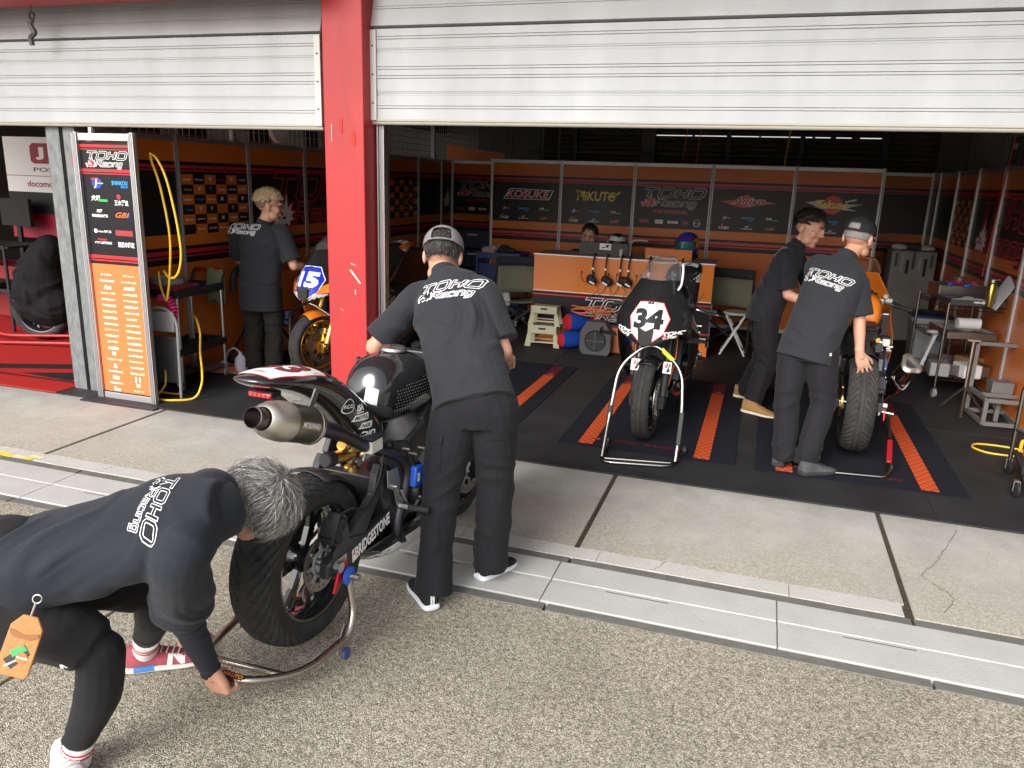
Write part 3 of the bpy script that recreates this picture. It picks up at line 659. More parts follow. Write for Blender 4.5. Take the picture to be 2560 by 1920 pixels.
# ================================================================== MOTORCYCLES  (local: x forward, y left, z up, origin on the ground under the rear axle)
def ringx(x, half):
    """closed ring at x from half profile (y, z) listed bottom centre to top centre"""
    L_ = [V3(x, y, z) for y, z in half]; R_ = [V3(x, -y, z) for y, z in reversed(half) if y > 1e-6]
    return L_+R_
def loftx(secs, name, mats, parent, sub=2):
    m = MB(); m.loft([ringx(x, h) for x, h in secs]); return m.build(name, mats, parent, sub=sub)
TY = {}
def tyre_mesh(Rd, w, rim_r, style):
    k = (Rd, w, style)
    if k in TY: return TY[k]
    na, ns = (432, 45); b = .055 if w > .15 else .042; a = w/2; Rc = Rd-b
    A = np.arange(na)/na*2*PI; S_ = np.linspace(-1, 1, ns); PHI = S_*R(112)
    al, sg = np.meshgrid(A, S_, indexing='ij'); ph = sg*R(112)
    y = a*np.sin(ph); r_ = Rc+b*np.cos(ph)
    t = np.abs(sg); edge = t > .93
    y = np.where(edge, np.sign(sg)*a*.90, y); r_ = np.where(edge, rim_r+.004, r_)
    dep = np.zeros_like(r_)
    if style == 'rain':
        g_ = (al*38/(2*PI)+4.6*t**1.15+np.where(sg > 0, .5, 0)) % 1; dep = np.where((g_ < .22) & (t > .05) & (t < .74), .006, 0)
    elif style == 'front':
        g_ = (al*74/(2*PI)+1.0*t) % 1; dep = np.where((g_ < .25) & (t > .22) & (t < .66), .003, 0); dep = np.where((np.abs(t-.13) < .03), .005, dep)
    else:
        g_ = (al*46/(2*PI)-4.0*t) % 1; dep = np.where((g_ < .30) & (t > .16) & (t < .72), .006, 0); dep = np.where((np.abs(t-.10) < .03), .006, dep)
    y = y*(1-dep/.2); r_ = r_-dep
    vs = [(r_[i, j]*math.cos(A[i]), y[i, j], r_[i, j]*math.sin(A[i])) for i in range(na) for j in range(ns)]
    fs = [(i*ns+j, i*ns+j+1, ((i+1) % na)*ns+j+1, ((i+1) % na)*ns+j) for i in range(na) for j in range(ns-1)]
    TY[k] = (vs, fs); return TY[k]
def wheel(parent, c, Rd, w, rim, style, ns, disc_sides, disc_r, nm):
    o = bpy.data.objects.new(nm, None); COL.objects.link(o); o.parent = parent; o.location = c; o.empty_display_size = .1
    rr = .224; m = MB(); v, f = tyre_mesh(Rd, w, rr, style); m.add(v, f); m.build('tyre', RUB, o, ang=28)
    h = w*.44; m = MB()
    m.lathe([(rr+.002, -h), (rr+.006, -h+.004), (rr-.006, -h+.012), (rr-.018, -h*.6), (rr-.022, 0), (rr-.018, h*.6), (rr-.006, h-.012), (rr+.006, h-.004), (rr+.002, h), (rr-.008, h-.002), (rr-.026, h*.6), (rr-.03, 0), (rr-.026, -h*.6), (rr-.008, -h+.002), (rr+.002, -h)], (0, 0, 0), (0, 1, 0), 64)
    for i in range(ns):
        a = 2*PI*i/ns; da = .16
        for s_ in (-1, 1):
            p0 = V3(.045*math.cos(a), 0, .045*math.sin(a)); p1 = V3(.12*math.cos(a+s_*.05), 0, .12*math.sin(a+s_*.05)); p2 = V3((rr-.02)*math.cos(a+s_*da), 0, (rr-.02)*math.sin(a+s_*da))
            m.bar(p0, p1, .03, .022, (0, 1, 0)); m.bar(p1, p2, .026, .017, (0, 1, 0))
    m.lathe([(.0, -.045), (.045, -.045), (.05, -.03), (.05, .03), (.045, .045), (0, .045)], (0, 0, 0), (0, 1, 0), 24)
    m.build('rim', rim, o, ang=40)
    for s_ in disc_sides:
        y0 = s_*(w/2-.0 if w > .15 else w/2+.012); m = MB(); n = 60; r0, r1 = disc_r*.70, disc_r
        for i in range(n):   # ring of cells with drilled gaps
            a0 = 2*PI*i/n; a1 = 2*PI*(i+1)/n
            for k_, (ra, rb) in enumerate(((r0, r0+(r1-r0)*.3), (r0+(r1-r0)*.3, r0+(r1-r0)*.62), (r0+(r1-r0)*.62, r1))):
                if k_ == 1 and i % 3 == 0: continue
                q = [V3(r_*math.cos(a), y0, r_*math.sin(a)) for r_, a in ((ra, a0), (rb, a0), (rb, a1), (ra, a1))]
                m.add(q, [(0, 1, 2, 3)])
        m.build('brake_disc', mat('disc_steel', (.42, .40, .38), .32, 1, nz=.3, ns=40), o, smooth=False, solid=.005, weld=True)
        m = MB(); m.lathe([(.045, -.004), (disc_r*.50, -.006), (disc_r*.50, .003), (.045, .006)], (0, y0, 0), (0, 1, 0), 32)
        for i in range(8): a = 2*PI*i/8; m.bar((disc_r*.45*math.cos(a), y0, disc_r*.45*math.sin(a)), (disc_r*.74*math.cos(a), y0, disc_r*.74*math.sin(a)), .016, .006, (0, 1, 0))
        m.build('disc_carrier', GREY if rim is not GOLD else GOLD, o)
        m = MB()
        for i in range(8): a = 2*PI*(i+.0)/8; m.cyl((disc_r*.72*math.cos(a), y0-.006, disc_r*.72*math.sin(a)), (disc_r*.72*math.cos(a), y0+.006, disc_r*.72*math.sin(a)), .007, n=10)
        m.build('disc_bobbin', STEEL, o)
    return o
def caliper(parent, c, ang, col, s=1):
    M3 = Matrix.Rotation(ang, 3, 'Y'); m = MB()
    m.box(Vector(c), (.12*s, .055, .062*s), rot=M3); m.box(Vector(c)+M3@V3(0, 0, .02), (.07*s, .07, .05*s), rot=M3)
    for k in (-1, 1):
        p = Vector(c)+M3@V3(k*.032*s, 0, 0); m.cyl(p-V3(0, .037, 0), p+V3(0, .037, 0), .019*s, n=14)
    for k in (-1, 1): p = Vector(c)+M3@V3(k*.055*s, 0, .01); m.cyl(p-V3(0, .04, 0), p+V3(0, .04, 0), .007, n=8)
    return m.build('brake_caliper', col, parent, bevel=.005)
TANK = [(.385, [(0, .80), (.08, .80), (.12, .84), (.11, .89), (.06, .925), (0, .93)]), (.44, [(0, .76), (.12, .79), (.16, .88), (.15, .98), (.09, 1.035), (0, 1.045)]),
        (.56, [(0, .74), (.15, .78), (.195, .90), (.185, .99), (.12, 1.055), (0, 1.08)]), (.72, [(0, .74), (.17, .77), (.21, .88), (.20, .97), (.13, 1.04), (0, 1.06)]),
        (.85, [(0, .76), (.16, .78), (.20, .86), (.18, .94), (.11, 1.0), (0, 1.02)]), (.93, [(0, .80), (.10, .82), (.14, .86), (.12, .91), (.06, .94), (0, .95)])]
TANK = [(x+.035*(1-(x-.385)/.6), [(y*.80*(.86 if x < .6 else .95), z) for y, z in h]) for x, h in TANK]
TAIL = [(-.275, [(0, 1.086), (.05, 1.088), (.075, 1.096), (.05, 1.106), (0, 1.11)]), (-.17, [(0, 1.04), (.08, 1.045), (.125, 1.076), (.10, 1.103), (0, 1.118)]), (-.02, [(0, .985), (.09, .99), (.140, 1.045), (.105, 1.087), (0, 1.106)]),
        (.12, [(0, .89), (.11, .87), (.150, .965), (.11, 1.045), (0, 1.066)]), (.24, [(0, .78), (.13, .74), (.165, .87), (.125, .97), (0, .995)]), (.36, [(0, .74), (.13, .68), (.160, .78), (.12, .875), (0, .885)]), (.43, [(0, .80), (.11, .765), (.125, .785), (.09, .83), (0, .835)])]
TAIL = [(x*1.0+.012, [(y*.94, z+(.035 if x < .2 else .012)) for y, z in h]) for x, h in TAIL]
def shell(rows, name, m_, parent, th=.006, n=13, sub=1):
    """rows = (z, halfwidth, x centre, sweep)"""
    m = MB(); P = []
    for z, w, xc, k in rows:
        P.append([V3(xc-k*abs(s_)**1.7, w*s_, z+.0) for s_ in np.linspace(-1, 1, n)])
    m.grid(P); return m.build(name, m_, parent, solid=th, sub=sub)
NOSE = [(.615, .05, 1.70, .02), (.645, .150, 1.70, .10), (.685, .232, 1.69, .19), (.735, .262, 1.665, .24), (.80, .245, 1.62, .23), (.87, .205, 1.57, .19), (.95, .155, 1.51, .15), (1.01, .125, 1.455, .13)]
SCREEN = [(1.0, .145, 1.465, .15), (1.04, .135, 1.41, .14), (1.09, .115, 1.32, .12), (1.13, .085, 1.22, .08), (1.15, .05, 1.14, .04)]
NOSE = [(.80+(z-.80)*1.06+.13, w*1.06, xc-.07, k) for z, w, xc, k in NOSE]; SCREEN = [(z+.14, w*1.05, xc-.07, k) for z, w, xc, k in SCREEN]
def bike(name, label, group, loc, rz, o_):
    g_ = lambda k, d: o_.get(k, d)
    t = thing(name, label, 'motorcycle', loc, rz, group)
    bc = g_('body', BLK); rim = g_('rim', BLK); forkc = g_('fork', BLKM)
    steer = g_('steer', 0); zr, zf, xf = .372, g_('zf', .30), 1.37
    wheel(t, (0, 0, zr), .33, .185, rim, g_('rear_tread', 'rain'), 6, (-1,), .11, 'rear_wheel')
    m = MB(); m.cyl((0, -.175, zr), (0, .175, zr), .014, n=16); m.cyl((0, -.183, zr), (0, -.162, zr), .022, n=6); m.cyl((0, .162, zr), (0, .183, zr), .022, n=6); m.box((.03, -.157, zr), (.07, .012, .05)); m.build('axle', ALU, t, ang=25)
    # swingarm
    m = MB(); U = (1, 0, 0); V = (0, 0, 1)
    for s_ in (-1, 1):
        o = (0, -.155 if s_ < 0 else .155, .014); dp = -.035 if s_ < 0 else .035
        for P in ([(-.055, .325), (-.05, .385), (.05, .415), (.09, .435), (.215, .40), (.14, .325), (.06, .312)], [(.09, .435), (.20, .495), (.275, .54), (.30, .62), (.33, .655), (.345, .56), (.33, .515), (.285, .485), (.215, .40)],
                  [(.14, .325), (.215, .40), (.335, .418), (.385, .42), (.44, .38), (.284, .372)], [(.345, .56), (.33, .655), (.37, .62), (.46, .52), (.48, .44), (.44, .38), (.385, .42), (.355, .45), (.33, .515)]):
            m.prism(P, o, U, V, dp)
    m.box((.43, 0, .47), (.10, .29, .12)); m.box((.34, 0, .56), (.05, .29, .10)); m.build('swingarm', CARB, t, smooth=False, bevel=.005)
    if g_('swing_txt', None):
        G_ = Gfx(); a = .235; G_.text(g_('swing_txt', ''), .0, .0, .052, WHT, 0, .035, .25, .27)
        G_.poly([(-.160, -.026), (-.132, -.026), (-.124, .026), (-.152, .026)], WHT, 0); G_.poly([(-.152, .002), (-.134, .022), (-.130, .022), (-.136, .002)], REDP, 1)
        G_.build('tyre_maker_lettering', t, fr((.262, -.157, .388), (1, 0, .19), (-.19, 0, 1)), off=.001)
    # chain side and brakes
    m = MB(); m.lathe([(.06, -.004), (.10, -.004), (.10, .004), (.06, .004)], (0, .105, zr), (0, 1, 0), 40); m.build('sprocket', GOLD, t)
    m = MB(); m.tube([(0, .105, zr+.10), (.45, .105, .50)], .008, 6); m.tube([(0, .105, zr-.10), (.45, .105, .42)], .008, 6); m.build('chain', GOLD, t)
    caliper(t, (.045, -.125, zr+.125), R(-60), BLKM)
    m = MB(); m.prism([(-.01, .02), (.05, .10), (.09, .12), (.10, .07), (.05, -.02), (.0, -.03)], (-.0, -.148, zr+.02), U, V, .008); m.build('caliper_bracket', CARB, t, smooth=False, bevel=.002)
    m = MB(); m.prism([(-.01, -.02), (.06, .01), (.03, -.04), (-.03, -.10), (-.045, -.09)], (.0, -.168, zr), U, V, .008); m.build('stand_hook', REDG, t, smooth=False, bevel=.002)
    m = MB(); m.tube(smoothpath([(.06, -.14, zr+.18), (.12, -.155, .56), (.2, -.158, .53), (.30, -.16, .60), (.34, -.16, .70), (.36, -.15, .74), (.42, -.16, .74), (.44, -.16, .66)], 5), .005, 8)
    m.tube(smoothpath([(.12, -.15, .50), (.22, -.16, .52), (.31, -.162, .58), (.36, -.16, .66), (.33, -.15, .73)], 5), .003, 6); m.build('brake_hose', BLKM, t)
    # hugger
    m = MB(); P = []
    for i in range(9):
        a = R(84-i*8.5); P.append([V3(.345*math.cos(a)*(1+.0*abs(s_)), s_*.095, zr+.345*math.sin(a)-.03*abs(s_)**3) for s_ in np.linspace(-1, 1, 7)])
    m.grid(P); m.build('rear_mudguard', CARB, t, solid=.004)
    # frame, engine
    m = MB()
    for s_ in (-1, 1):
        P = [(.36, .66), (.41, .74), (.56, .70), (.72, .75), (.92, .90), (1.04, .96), (1.06, .86), (.90, .78), (.74, .64), (.62, .56), (.57, .36), (.48, .34), (.49, .56)]
        m.prism(P[:3]+P[-4:], (0, s_*.155, 0), U, V, s_*.03); m.prism([P[2], P[3], P[8], P[9]], (0, s_*.155, 0), U, V, s_*.028); m.prism(P[3:9], (0, s_*(.155-.02), 0), U, V, s_*.035)
    m.box((1.06, 0, .92), (.06, .26, .12)); m.build('frame', CARB, t, smooth=False, bevel=.008)
    m = MB()
    m.ell((.74, 0, .43), (.25, .17, .14), nu=20, nv=12); m.box((.70, 0, .42), (.36, .30, .2)); m.box((.88, 0, .60), (.22, .30, .26), rot=Matrix.Rotation(R(20), 3, 'Y'))
    m.cyl((.62, -.15, .45), (.62, -.21, .45), .085, .07, 28); m.cyl((.84, -.15, .44), (.84, -.20, .44), .07, .06, 28); m.cyl((.84, .15, .46), (.84, .215, .46), .085, .07, 28)
    m.box((.58, 0, .30), (.3, .2, .1)); m.build('engine', mat('engine_black', (.03, .03, .032), .38, .5, nz=.4, ns=30), t, bevel=.01)
    for s_ in (-1, 1):
        for (x, z) in ((.56, .45), (.68, .45), (.62, .39), (.62, .51), (.78, .44), (.9, .44), (.52, .66), (.60, .66), (.46, .70), (.57, .40), (.98, .86)): m = MB(); m.cyl((x, s_*.18, z), (x, s_*.218, z), .007, n=8); m.build('engine_bolt', STEEL, t)
    m = MB(); m.box((1.12, 0, .55), (.03, .36, .30), rot=Matrix.Rotation(R(-18), 3, 'Y')); m.build('radiator', BLKM, t, smooth=False, bevel=.006)
    # pipes and muffler
    if g_('exhaust', 'high') == 'high':
        m = MB(); m.tube(smoothpath([(1.0, -.05, .55), (1.04, -.05, .40), (.98, -.06, .24), (.8, -.08, .20), (.6, -.12, .22), (.47, -.15, .29), (.46, -.155, .37), (.50, -.158, .46), (.53, -.158, .56), (.49, -.155, .645), (.39, -.145, .70), (.24, -.135, .775), (.08, -.14, .87), (-.075, -.15, .943)], 6), [.026]*72+[.030]*7, 14)
        m.build('exhaust_pipe', mat('heat_blued_pipe', (.10, .075, .06), .35, .9, nz=.8, ns=9, col2=(.06, .07, .13)), t)
        ax = V3(-.31, -.01, .118).normalized(); o = V3(-.07, -.15, .943)
        m = MB(); m.lathe([(.03, 0), (.05, .015), (.064, .045), (.066, .23)], o, ax, 32); m.build('muffler', mat('titanium', (.34, .31, .23), .30, 1, nz=.8, ns=7, col2=(.17, .17, .15)), t, ang=50)
        m = MB(); m.lathe([(.0665, .205), (.0675, .21), (.066, .24), (.060, .285), (.050, .312), (.038, .32), (.036, .31)], o, ax, 32); m.build('muffler_end_cap', mat('satin_steel', (.68, .64, .57), .42, 1, nz=.3, ns=10), t, ang=50)
        m = MB(); m.lathe([(.033, .30), (.034, .365), (.031, .367), (.030, .28), (0, .28)], o, ax, 28); m.build('outlet', mat('dark_titanium', (.17, .15, .15), .35, 1), t, ang=50)
        m = MB(); m.lathe([(.0655, .05), (.068, .053), (.068, .067), (.0655, .07)], o, ax, 32); m.bar(o+ax*.05+V3(0, -.0, .055), o+ax*.02+V3(.03, .01, .12), .025, .006, (0, 1, 0)); m.build('muffler_strap', STEEL, t)
        if g_('muf_txt', None):
            yv = ax; sd_ = V3(0, -1, 0); up_ = ax.cross(V3(0, -1, 0)).normalized(); up_ = up_ if up_.z > 0 else -up_
            q = [c for c in t.children if c.name.startswith('muffler') and 'strap' not in c.name and 'cap' not in c.name][0]
            G_ = Gfx(); G_.rect(-.062, -.014, .062, .016, mat('brass_badge', (.30, .22, .10), .4, .8), 0); G_.text(g_('muf_txt', ''), 0, .001, .019, WHT, 1, .02, 0, .10)
            G_.build('muffler_badge', t, fr(o+ax*.135+V3(0, -.1, .0), -ax, up_), project=[bvh(q)], off=.0008, maxlen=.012)
    else:
        m = MB(); m.tube(smoothpath([(1.0, -.05, .55), (1.02, -.05, .36), (.9, -.06, .22), (.6, -.1, .22), (.42, -.16, .28), (.30, -.20, .38), (.18, -.23, .46)], 6), .027, 14); m.build('exhaust_pipe', mat('brown_chrome', (.35, .28, .25), .2, 1), t)
        o = V3(.20, -.22, .43); ax = V3(-.21, -.075, .275).normalized(); m = MB()
        m.lathe([(.028, 0), (.045, .03), (.058, .07), (.060, .27), (.056, .30)], o, ax, 3*8); m.build('muffler', mat('brown_chrome2', (.25, .19, .17), .22, 1, nz=.3, ns=5), t, ang=50)
        x_, y_, _ = frame(ax, (0, 0, 1)); e = o+ax*.30; m = MB(); tri = []
        for rr_, hh in ((.064, 0), (.075, .012), (.070, .024), (.042, .028), (.038, .0)):
            ring = []
            for k in range(24):
                a = 2*PI*k/24; q = 1+.16*math.cos(3*(a-PI/2)); ring.append(e+ax*hh+(x_*math.cos(a)*.85+y_*math.sin(a)*1.1)*rr_*q)
            tri.append(ring)
        m.loft(tri, caps=False); m.build('muffler_end_cap', mat('pale_cap', (.62, .58, .52), .4, .9), t, ang=60)
        m = MB(); m.cyl(e-ax*.02, e+ax*.004, .055, n=20); m.build('outlet', BLKM, t)
        m = MB(); m.tube(smoothpath([e-ax*.12+x_*.07, e-ax*.17+y_*-.075, e-ax*.12-x_*.07], 5), .006, 6); m.build('muffler_strap', STEEL, t)
    # shock with remote reservoir
    m = MB(); m.cyl((.38, 0, .45), (.36, 0, .74), .028, n=14); m.tube([(.37+.02*math.cos(a*.9), .035*math.cos(a), .48+.0055*a) for a in np.arange(0, 42, .35)], .005, 6); m.build('shock', GOLD, t)
    m = MB(); m.cyl((.10, -.085, .757), (.22, -.085, .735), .026, n=18); m.cyl((.16, -.085, .79), (.23, -.06, .775), .018, n=14); m.build('reservoir', GOLD, t)
    m = MB(); m.lathe([(0, 0), (.024, 0), (.029, .006), (.029, .05), (.024, .056), (0, .056)], (.105, -.085, .756), (-1, 0, .16), 14); m.build('adjuster_knob', BLKM, t, ang=20)
    m = MB(); m.cyl((.235, -.115, .765), (.235, -.085, .765), .018, n=16); m.cyl((.24, -.115, .705), (.24, -.085, .705), .020, n=16); m.cyl((.17, -.12, .725), (.25, -.12, .722), .006, n=8); m.build('shock_fitting', STEEL, t)
    # rear set
    for s_ in (-1, 1):
        m = MB(); m.prism([(.345, .635), (.425, .625), (.45, .56), (.44, .50), (.475, .45), (.455, .42), (.42, .46), (.40, .53), (.35, .56)], (0, s_*.172, 0), U, V, .005)
        m.bar((.44, s_*.185, .52), (.50, s_*.20, .40), .012, .008); m.bar((.50, s_*.2, .40), (.60, s_*.205, .46), .012, .008); m.cyl((.40, s_*.17, .55), (.40, s_*.19, .55), .007, n=8)
        m.tube([(.455, s_*.17, .44), (.455, s_*.215, .44)], .012, 10); m.build('rear_set_plate', ALU, t, smooth=False, bevel=.0015)
    for s_ in (-1, 1): m = MB(); m.lathe([(.009, 0), (.013, .008)]+[((.0145 if k % 2 else .0125), .01+.006*k) for k in range(14)]+[(.016, .10), (0, .102)], (.455, s_*.205, .44), (.12, s_*1, .0), 12); m.build('foot_peg', BLKM, t, ang=20)
    m = MB(); m.box((.285, -.145, .765), (.085, .05, .055)); m.build('brake_fluid_reservoir', mat('milky_plastic', (.55, .54, .48), .35), t, bevel=.006); m = MB(); m.box((.285, -.145, .798), (.095, .06, .014)); m.build('reservoir_cap', BLKM, t, bevel=.004)
    m = MB(); m.box((.56, -.195, .545), (.075, .03, .09), rot=Matrix.Rotation(R(8), 3, 'Y')); m.build('transponder', BLU, t, bevel=.006)
    G_ = Gfx(); G_.rect(-.011, -.018, .011, .02, WHT); G_.text('033', 0, 0, .007, BLKM, 1, .02, 0, .03, rot=PI/2) if 0 else G_.text('132', 0, 0, .009, BLKM, 1, .02, 0, .02, rot=PI/2); G_.build('transponder_sticker', t, fr((.545, -.2105, .545), (1, 0, 0), (0, 0, 1)))
    # tank
    tk = loftx(TANK, 'fuel_tank', g_('tank', bc), t)
    m = MB(); m.lathe([(0, .016), (.045, .016), (.058, .008), (.062, -.004), (0, -.004)], (.70, 0, 1.058), (.06, 0, 1), 32); m.build('fuel_cap', STEEL, t)
    G_ = Gfx(); G_.poly([(.0, -.03), (.008, -.03), (-.002, .0), (.012, .0), (-.006, .034), (-.002, .006), (-.012, .006)], BLKM); G_.build('cap_mark', t, fr((.70, 0, 1.0745), (0, -1, 0), (1, 0, -.06)))
    # seat and tail
    if g_('seat', True):
        loftx([(.27, [(0, .93), (.09, .93), (.11, .95), (.09, .965), (0, .975)]), (.36, [(0, .86), (.12, .86), (.135, .88), (.11, .90), (0, .905)]), (.46, [(0, .82), (.13, .80), (.145, .83), (.115, .865), (0, .87)]), (.54, [(0, .84), (.09, .83), (.105, .85), (.085, .88), (0, .89)])], 'seat', mat('seat_foam', (.035, .035, .038), .75, bump=.2, bs=200), t)
    else:
        m = MB(); [m.tube(fillet([(.55, s_*.12, .78), (.30, s_*.10, .84), (.10, s_*.07, .90), (.0, s_*.05, .90)], .05), .014, 8) for s_ in (-1, 1)]; m.box((.32, 0, .83), (.3, .16, .10)); m.cyl((.05, -.06, .88), (.05, .06, .88), .014, n=8); m.build('subframe', BLKM, t, bevel=.008)
    if g_('tail', True):
        tl = loftx(TAIL, 'tail_cowl', g_('tailc', bc), t); tb = [bvh(tl)]
        m = MB(); m.box((-.150, 0, 1.066), (.05, .09, .022)); m.build('tail_light_housing', BLKM, t, bevel=.006)
        TLM = mat('lit_red_led', (1, .03, .03), .3, em=2.2 if 1 else 0)
        if g_('lamp', False):
            m = MB(); m.box((-.181, 0, 1.066), (.012, .095, .018)); m.build('tail_light', mat('red_lens', (.35, .005, .01), .15, coat=1), t, bevel=.004)
            m = MB()
            for k in range(5): m.cyl((-.1865, -.036+.018*k, 1.066), (-.1895, -.036+.018*k, 1.066), .0045, n=10)
            m.build('led', TLM, t)
        if g_('plate', None):
            p_ = g_('plate', None); G_ = Gfx()
            G_.poly([(-.10, .12), (.10, .12), (.102, -.02), (.07, -.15), (-.07, -.15), (-.102, -.02)], REDP); G_.poly([(-.095, .114), (.095, .114), (.097, -.018), (.067, -.145), (-.067, -.145), (-.097, -.018)], WHT, 1)
            G_.text(p_, 0, .015, .15, BLKM, 2, .05, 0, .15); G_.text(p_, 0, .015, .143, mat('maroon', (.20, .015, .02), .4), 3, .02, 0, .14); G_.text('HRC', 0, -.11, .014, REDP, 2, .05, .2, .06)
            G_.build('number_plate', t, fr((-.085, 0, 1.3), (0, -1, 0), (1, 0, .15)), project=tb, off=.0012, maxlen=.02)
            G_ = Gfx(); G_.poly([(-.05, -.04), (.05, -.04), (.09, .08), (-.09, .08)], mat('maroon', (.20, .015, .02), .4)); G_.build('tail_stripe', t, fr((.12, 0, 1.3), (0, -1, 0), (1, 0, 0)), project=tb, off=.0012, maxlen=.02)
            G_ = Gfx()
            G_.disc(-.125, .055, .030, WHT); G_.disc(-.125, .055, .0265, BLKM, 1); G_.text('F.C.C.', -.125, .055, .015, WHT, 2, .03, 0, .044)
            G_.text('ISA', -.055, .038, .026, WHT, 0, .05, .25, .050); G_.rect(-.08, .017, -.034, .021, WHT)
            for (w_, x, y, hw) in (('MOTUL', -.045, -.002, .046), ('NGK', -.012, -.040, .036)): G_.poly([(x-hw, y-.013), (x+hw-.006, y-.013), (x+hw, y+.013), (x-hw+.006, y+.013)], WHT, 0); G_.text(w_, x, y, .017, BLKM, 1, .04, .25, hw*1.6)
            G_.text('DID', .01, -.080, .028, WHT, 0, .05, .2, .08)
            G_.build('sponsor_lettering', t, fr((.272, -.3, .893), (1, 0, -.06), (.06, 0, 1)), project=tb, off=.0012, maxlen=.02)
        if g_('tail_deco', None):
            G_ = Gfx()
            for k, (c_, P) in enumerate(g_('tail_deco', [])): G_.poly(P, c_, k)
            for s_ in (-1, 1): G_.build('tail_stripe', t, fr((.1, s_*.35, 1.0), (-s_, 0, 0), (0, 0, 1)), project=tb, off=.0012, maxlen=.03)
            G_ = Gfx(); G_.text(g_('tail_txt', '7'), 0, 0, .09, g_('tail_txt_c', BLKM), 1, .04); G_.poly([(-.07, -.06), (.07, -.06), (.08, .06), (-.08, .06)], WHT, 0)
            G_.build('tail_number', t, fr((-.06, 0, 1.3), (0, -1, 0), (1, 0, 0)), project=tb, off=.0022, maxlen=.03)
    # front end
    rk = Matrix.Rotation(steer, 4, 'Z')
    fo = bpy.data.objects.new('fork', None); COL.objects.link(fo); fo.parent = t; fo.location = (1.16, 0, 0); fo.rotation_euler = (0, 0, steer)
    ax0 = xf-1.16
    fw = wheel(t, (1.16+ax0*math.cos(steer), ax0*math.sin(steer), zf), .297, .122, rim, g_('front_tread', 'front'), 6, (-1, 1), .158, 'front_wheel'); fw.rotation_euler = (0, 0, steer)
    for s_ in (-1, 1):
        m = MB(); m.cyl((ax0-.005, s_*.103, zf-.03), (ax0-.12, s_*.103, zf+.27), .029, .030, 18); m.cyl((ax0, s_*.09, zf), (ax0, s_*.13, zf), .024, n=16); m.box((ax0+.0, s_*.103, zf-.015), (.07, .045, .09)); m.build('fork_leg', g_('forkfoot', BLKM), fo, bevel=.004)
        m = MB(); m.cyl((ax0-.105, s_*.103, zf+.24), (ax0-.275, s_*.103, zf+.70), .026, n=18); m.build('fork_tube', forkc, fo)
        m = MB(); m.box((-.055, s_*.16, .945), (.05, .05, .045)); m.build('clip_on_clamp', STEEL, fo, bevel=.006)
        m = MB(); m.cyl((-.055, s_*.15, .945), (-.115, s_*.25, .925), .011, n=12); m.build('handlebar', STEEL if s_ < 0 else BLKM, fo)
        m = MB(); m.cyl((-.115, s_*.25, .925), (-.165, s_*.36, .905), .017, .016, 12); m.lathe([(.016, 0), (.02, .004), (.02, .02), (.0, .022)], (-.165, s_*.36, .905), (-.4, s_*.9, -.15), 12); m.build('grip', BLKM, fo)
        m = MB(); m.tube(smoothpath([(-.05, s_*.22, .94), (-.03, s_*.27, .93), (-.07, s_*.34, .905), (-.10, s_*.40, .895)], 5), [.008]*12+[.005]*3+[.008], 8); m.build('lever', CHROME, fo)
        m = MB(); m.box((-.06, s_*.215, .955), (.05, .05, .03)); m.cyl((-.055, s_*.19, .97), (-.055, s_*.19, 1.0), .019, n=14); m.build('master_cylinder', LGREY if s_ < 0 else BLKM, fo, bevel=.004)
    m = MB(); m.box((-.03, 0, .955), (.10, .27, .022)); m.cyl((-.0, 0, .945), (-.0, 0, .985), .022, n=16); m.box((.0, 0, .80), (.10, .27, .03)); m.build('triple_clamp', mat('satin_alloy', (.38, .38, .37), .4, .9), fo, bevel=.006)
    for s_ in (-1, 1):
        cc = caliper(fo, (ax0-.135, s_*.083, zf+.055), R(75), g_('caliper', LGREY), .95)
    m = MB(); P = []
    for i in range(13):
        a = R(146-i*6.8); rr_ = .315; P.append([V3(ax0+rr_*math.cos(a), s_*.078, zf+(rr_-.05*abs(s_)**2.5)*math.sin(a)) for s_ in np.linspace(-1, 1, 9)])
    m.grid(P); fd = m.build('front_mudguard', g_('fender', bc), fo, solid=.004, sub=1)
    for s_ in (-1, 1): m = MB(); m.tube(smoothpath([(ax0-.13, s_*.12, zf+.08), (ax0-.17, s_*.15, zf+.3), (ax0-.22, s_*.14, zf+.5)], 6), .005, 6); m.build('front_brake_hose', g_('hose', BLKM), fo)
    # belly pan
    if g_('belly', True):
        m = MB(); P = []
        for x, yt, zt, zb in ((.22, .10, .30, .27), (.34, .15, .33, .20), (.55, .175, .34, .14), (.85, .19, .36, .13), (1.08, .19, .40, .17), (1.2, .15, .44, .30)):
            P.append([V3(x, yt, zt), V3(x, yt, zt*.6+zb*.4), V3(x, yt*.8, zb+.03), V3(x, yt*.3, zb), V3(x, -yt*.3, zb), V3(x, -yt*.8, zb+.03), V3(x, -yt, zt*.6+zb*.4), V3(x, -yt, zt)])
        m.grid(P); bp = m.build('belly_pan', bc, t, solid=.005, sub=1)
        if g_('belly_white', False):
            G_ = Gfx(); G_.poly([(-.47, .02), (-.44, .05), (-.2, .075), (.42, .075), (.45, -.01), (.2, -.035), (-.3, -.03)], WHT)
            G_.text('TOHO', .1, .02, .05, mat('soft_grey', (.2, .2, .2), .5), 1, .03, .3, .25); G_.build('belly_stripe', t, fr((.68, -.5, .20), (1, 0, 0), (0, 0, 1)), project=[bvh(bp)], off=.002, maxlen=.03)
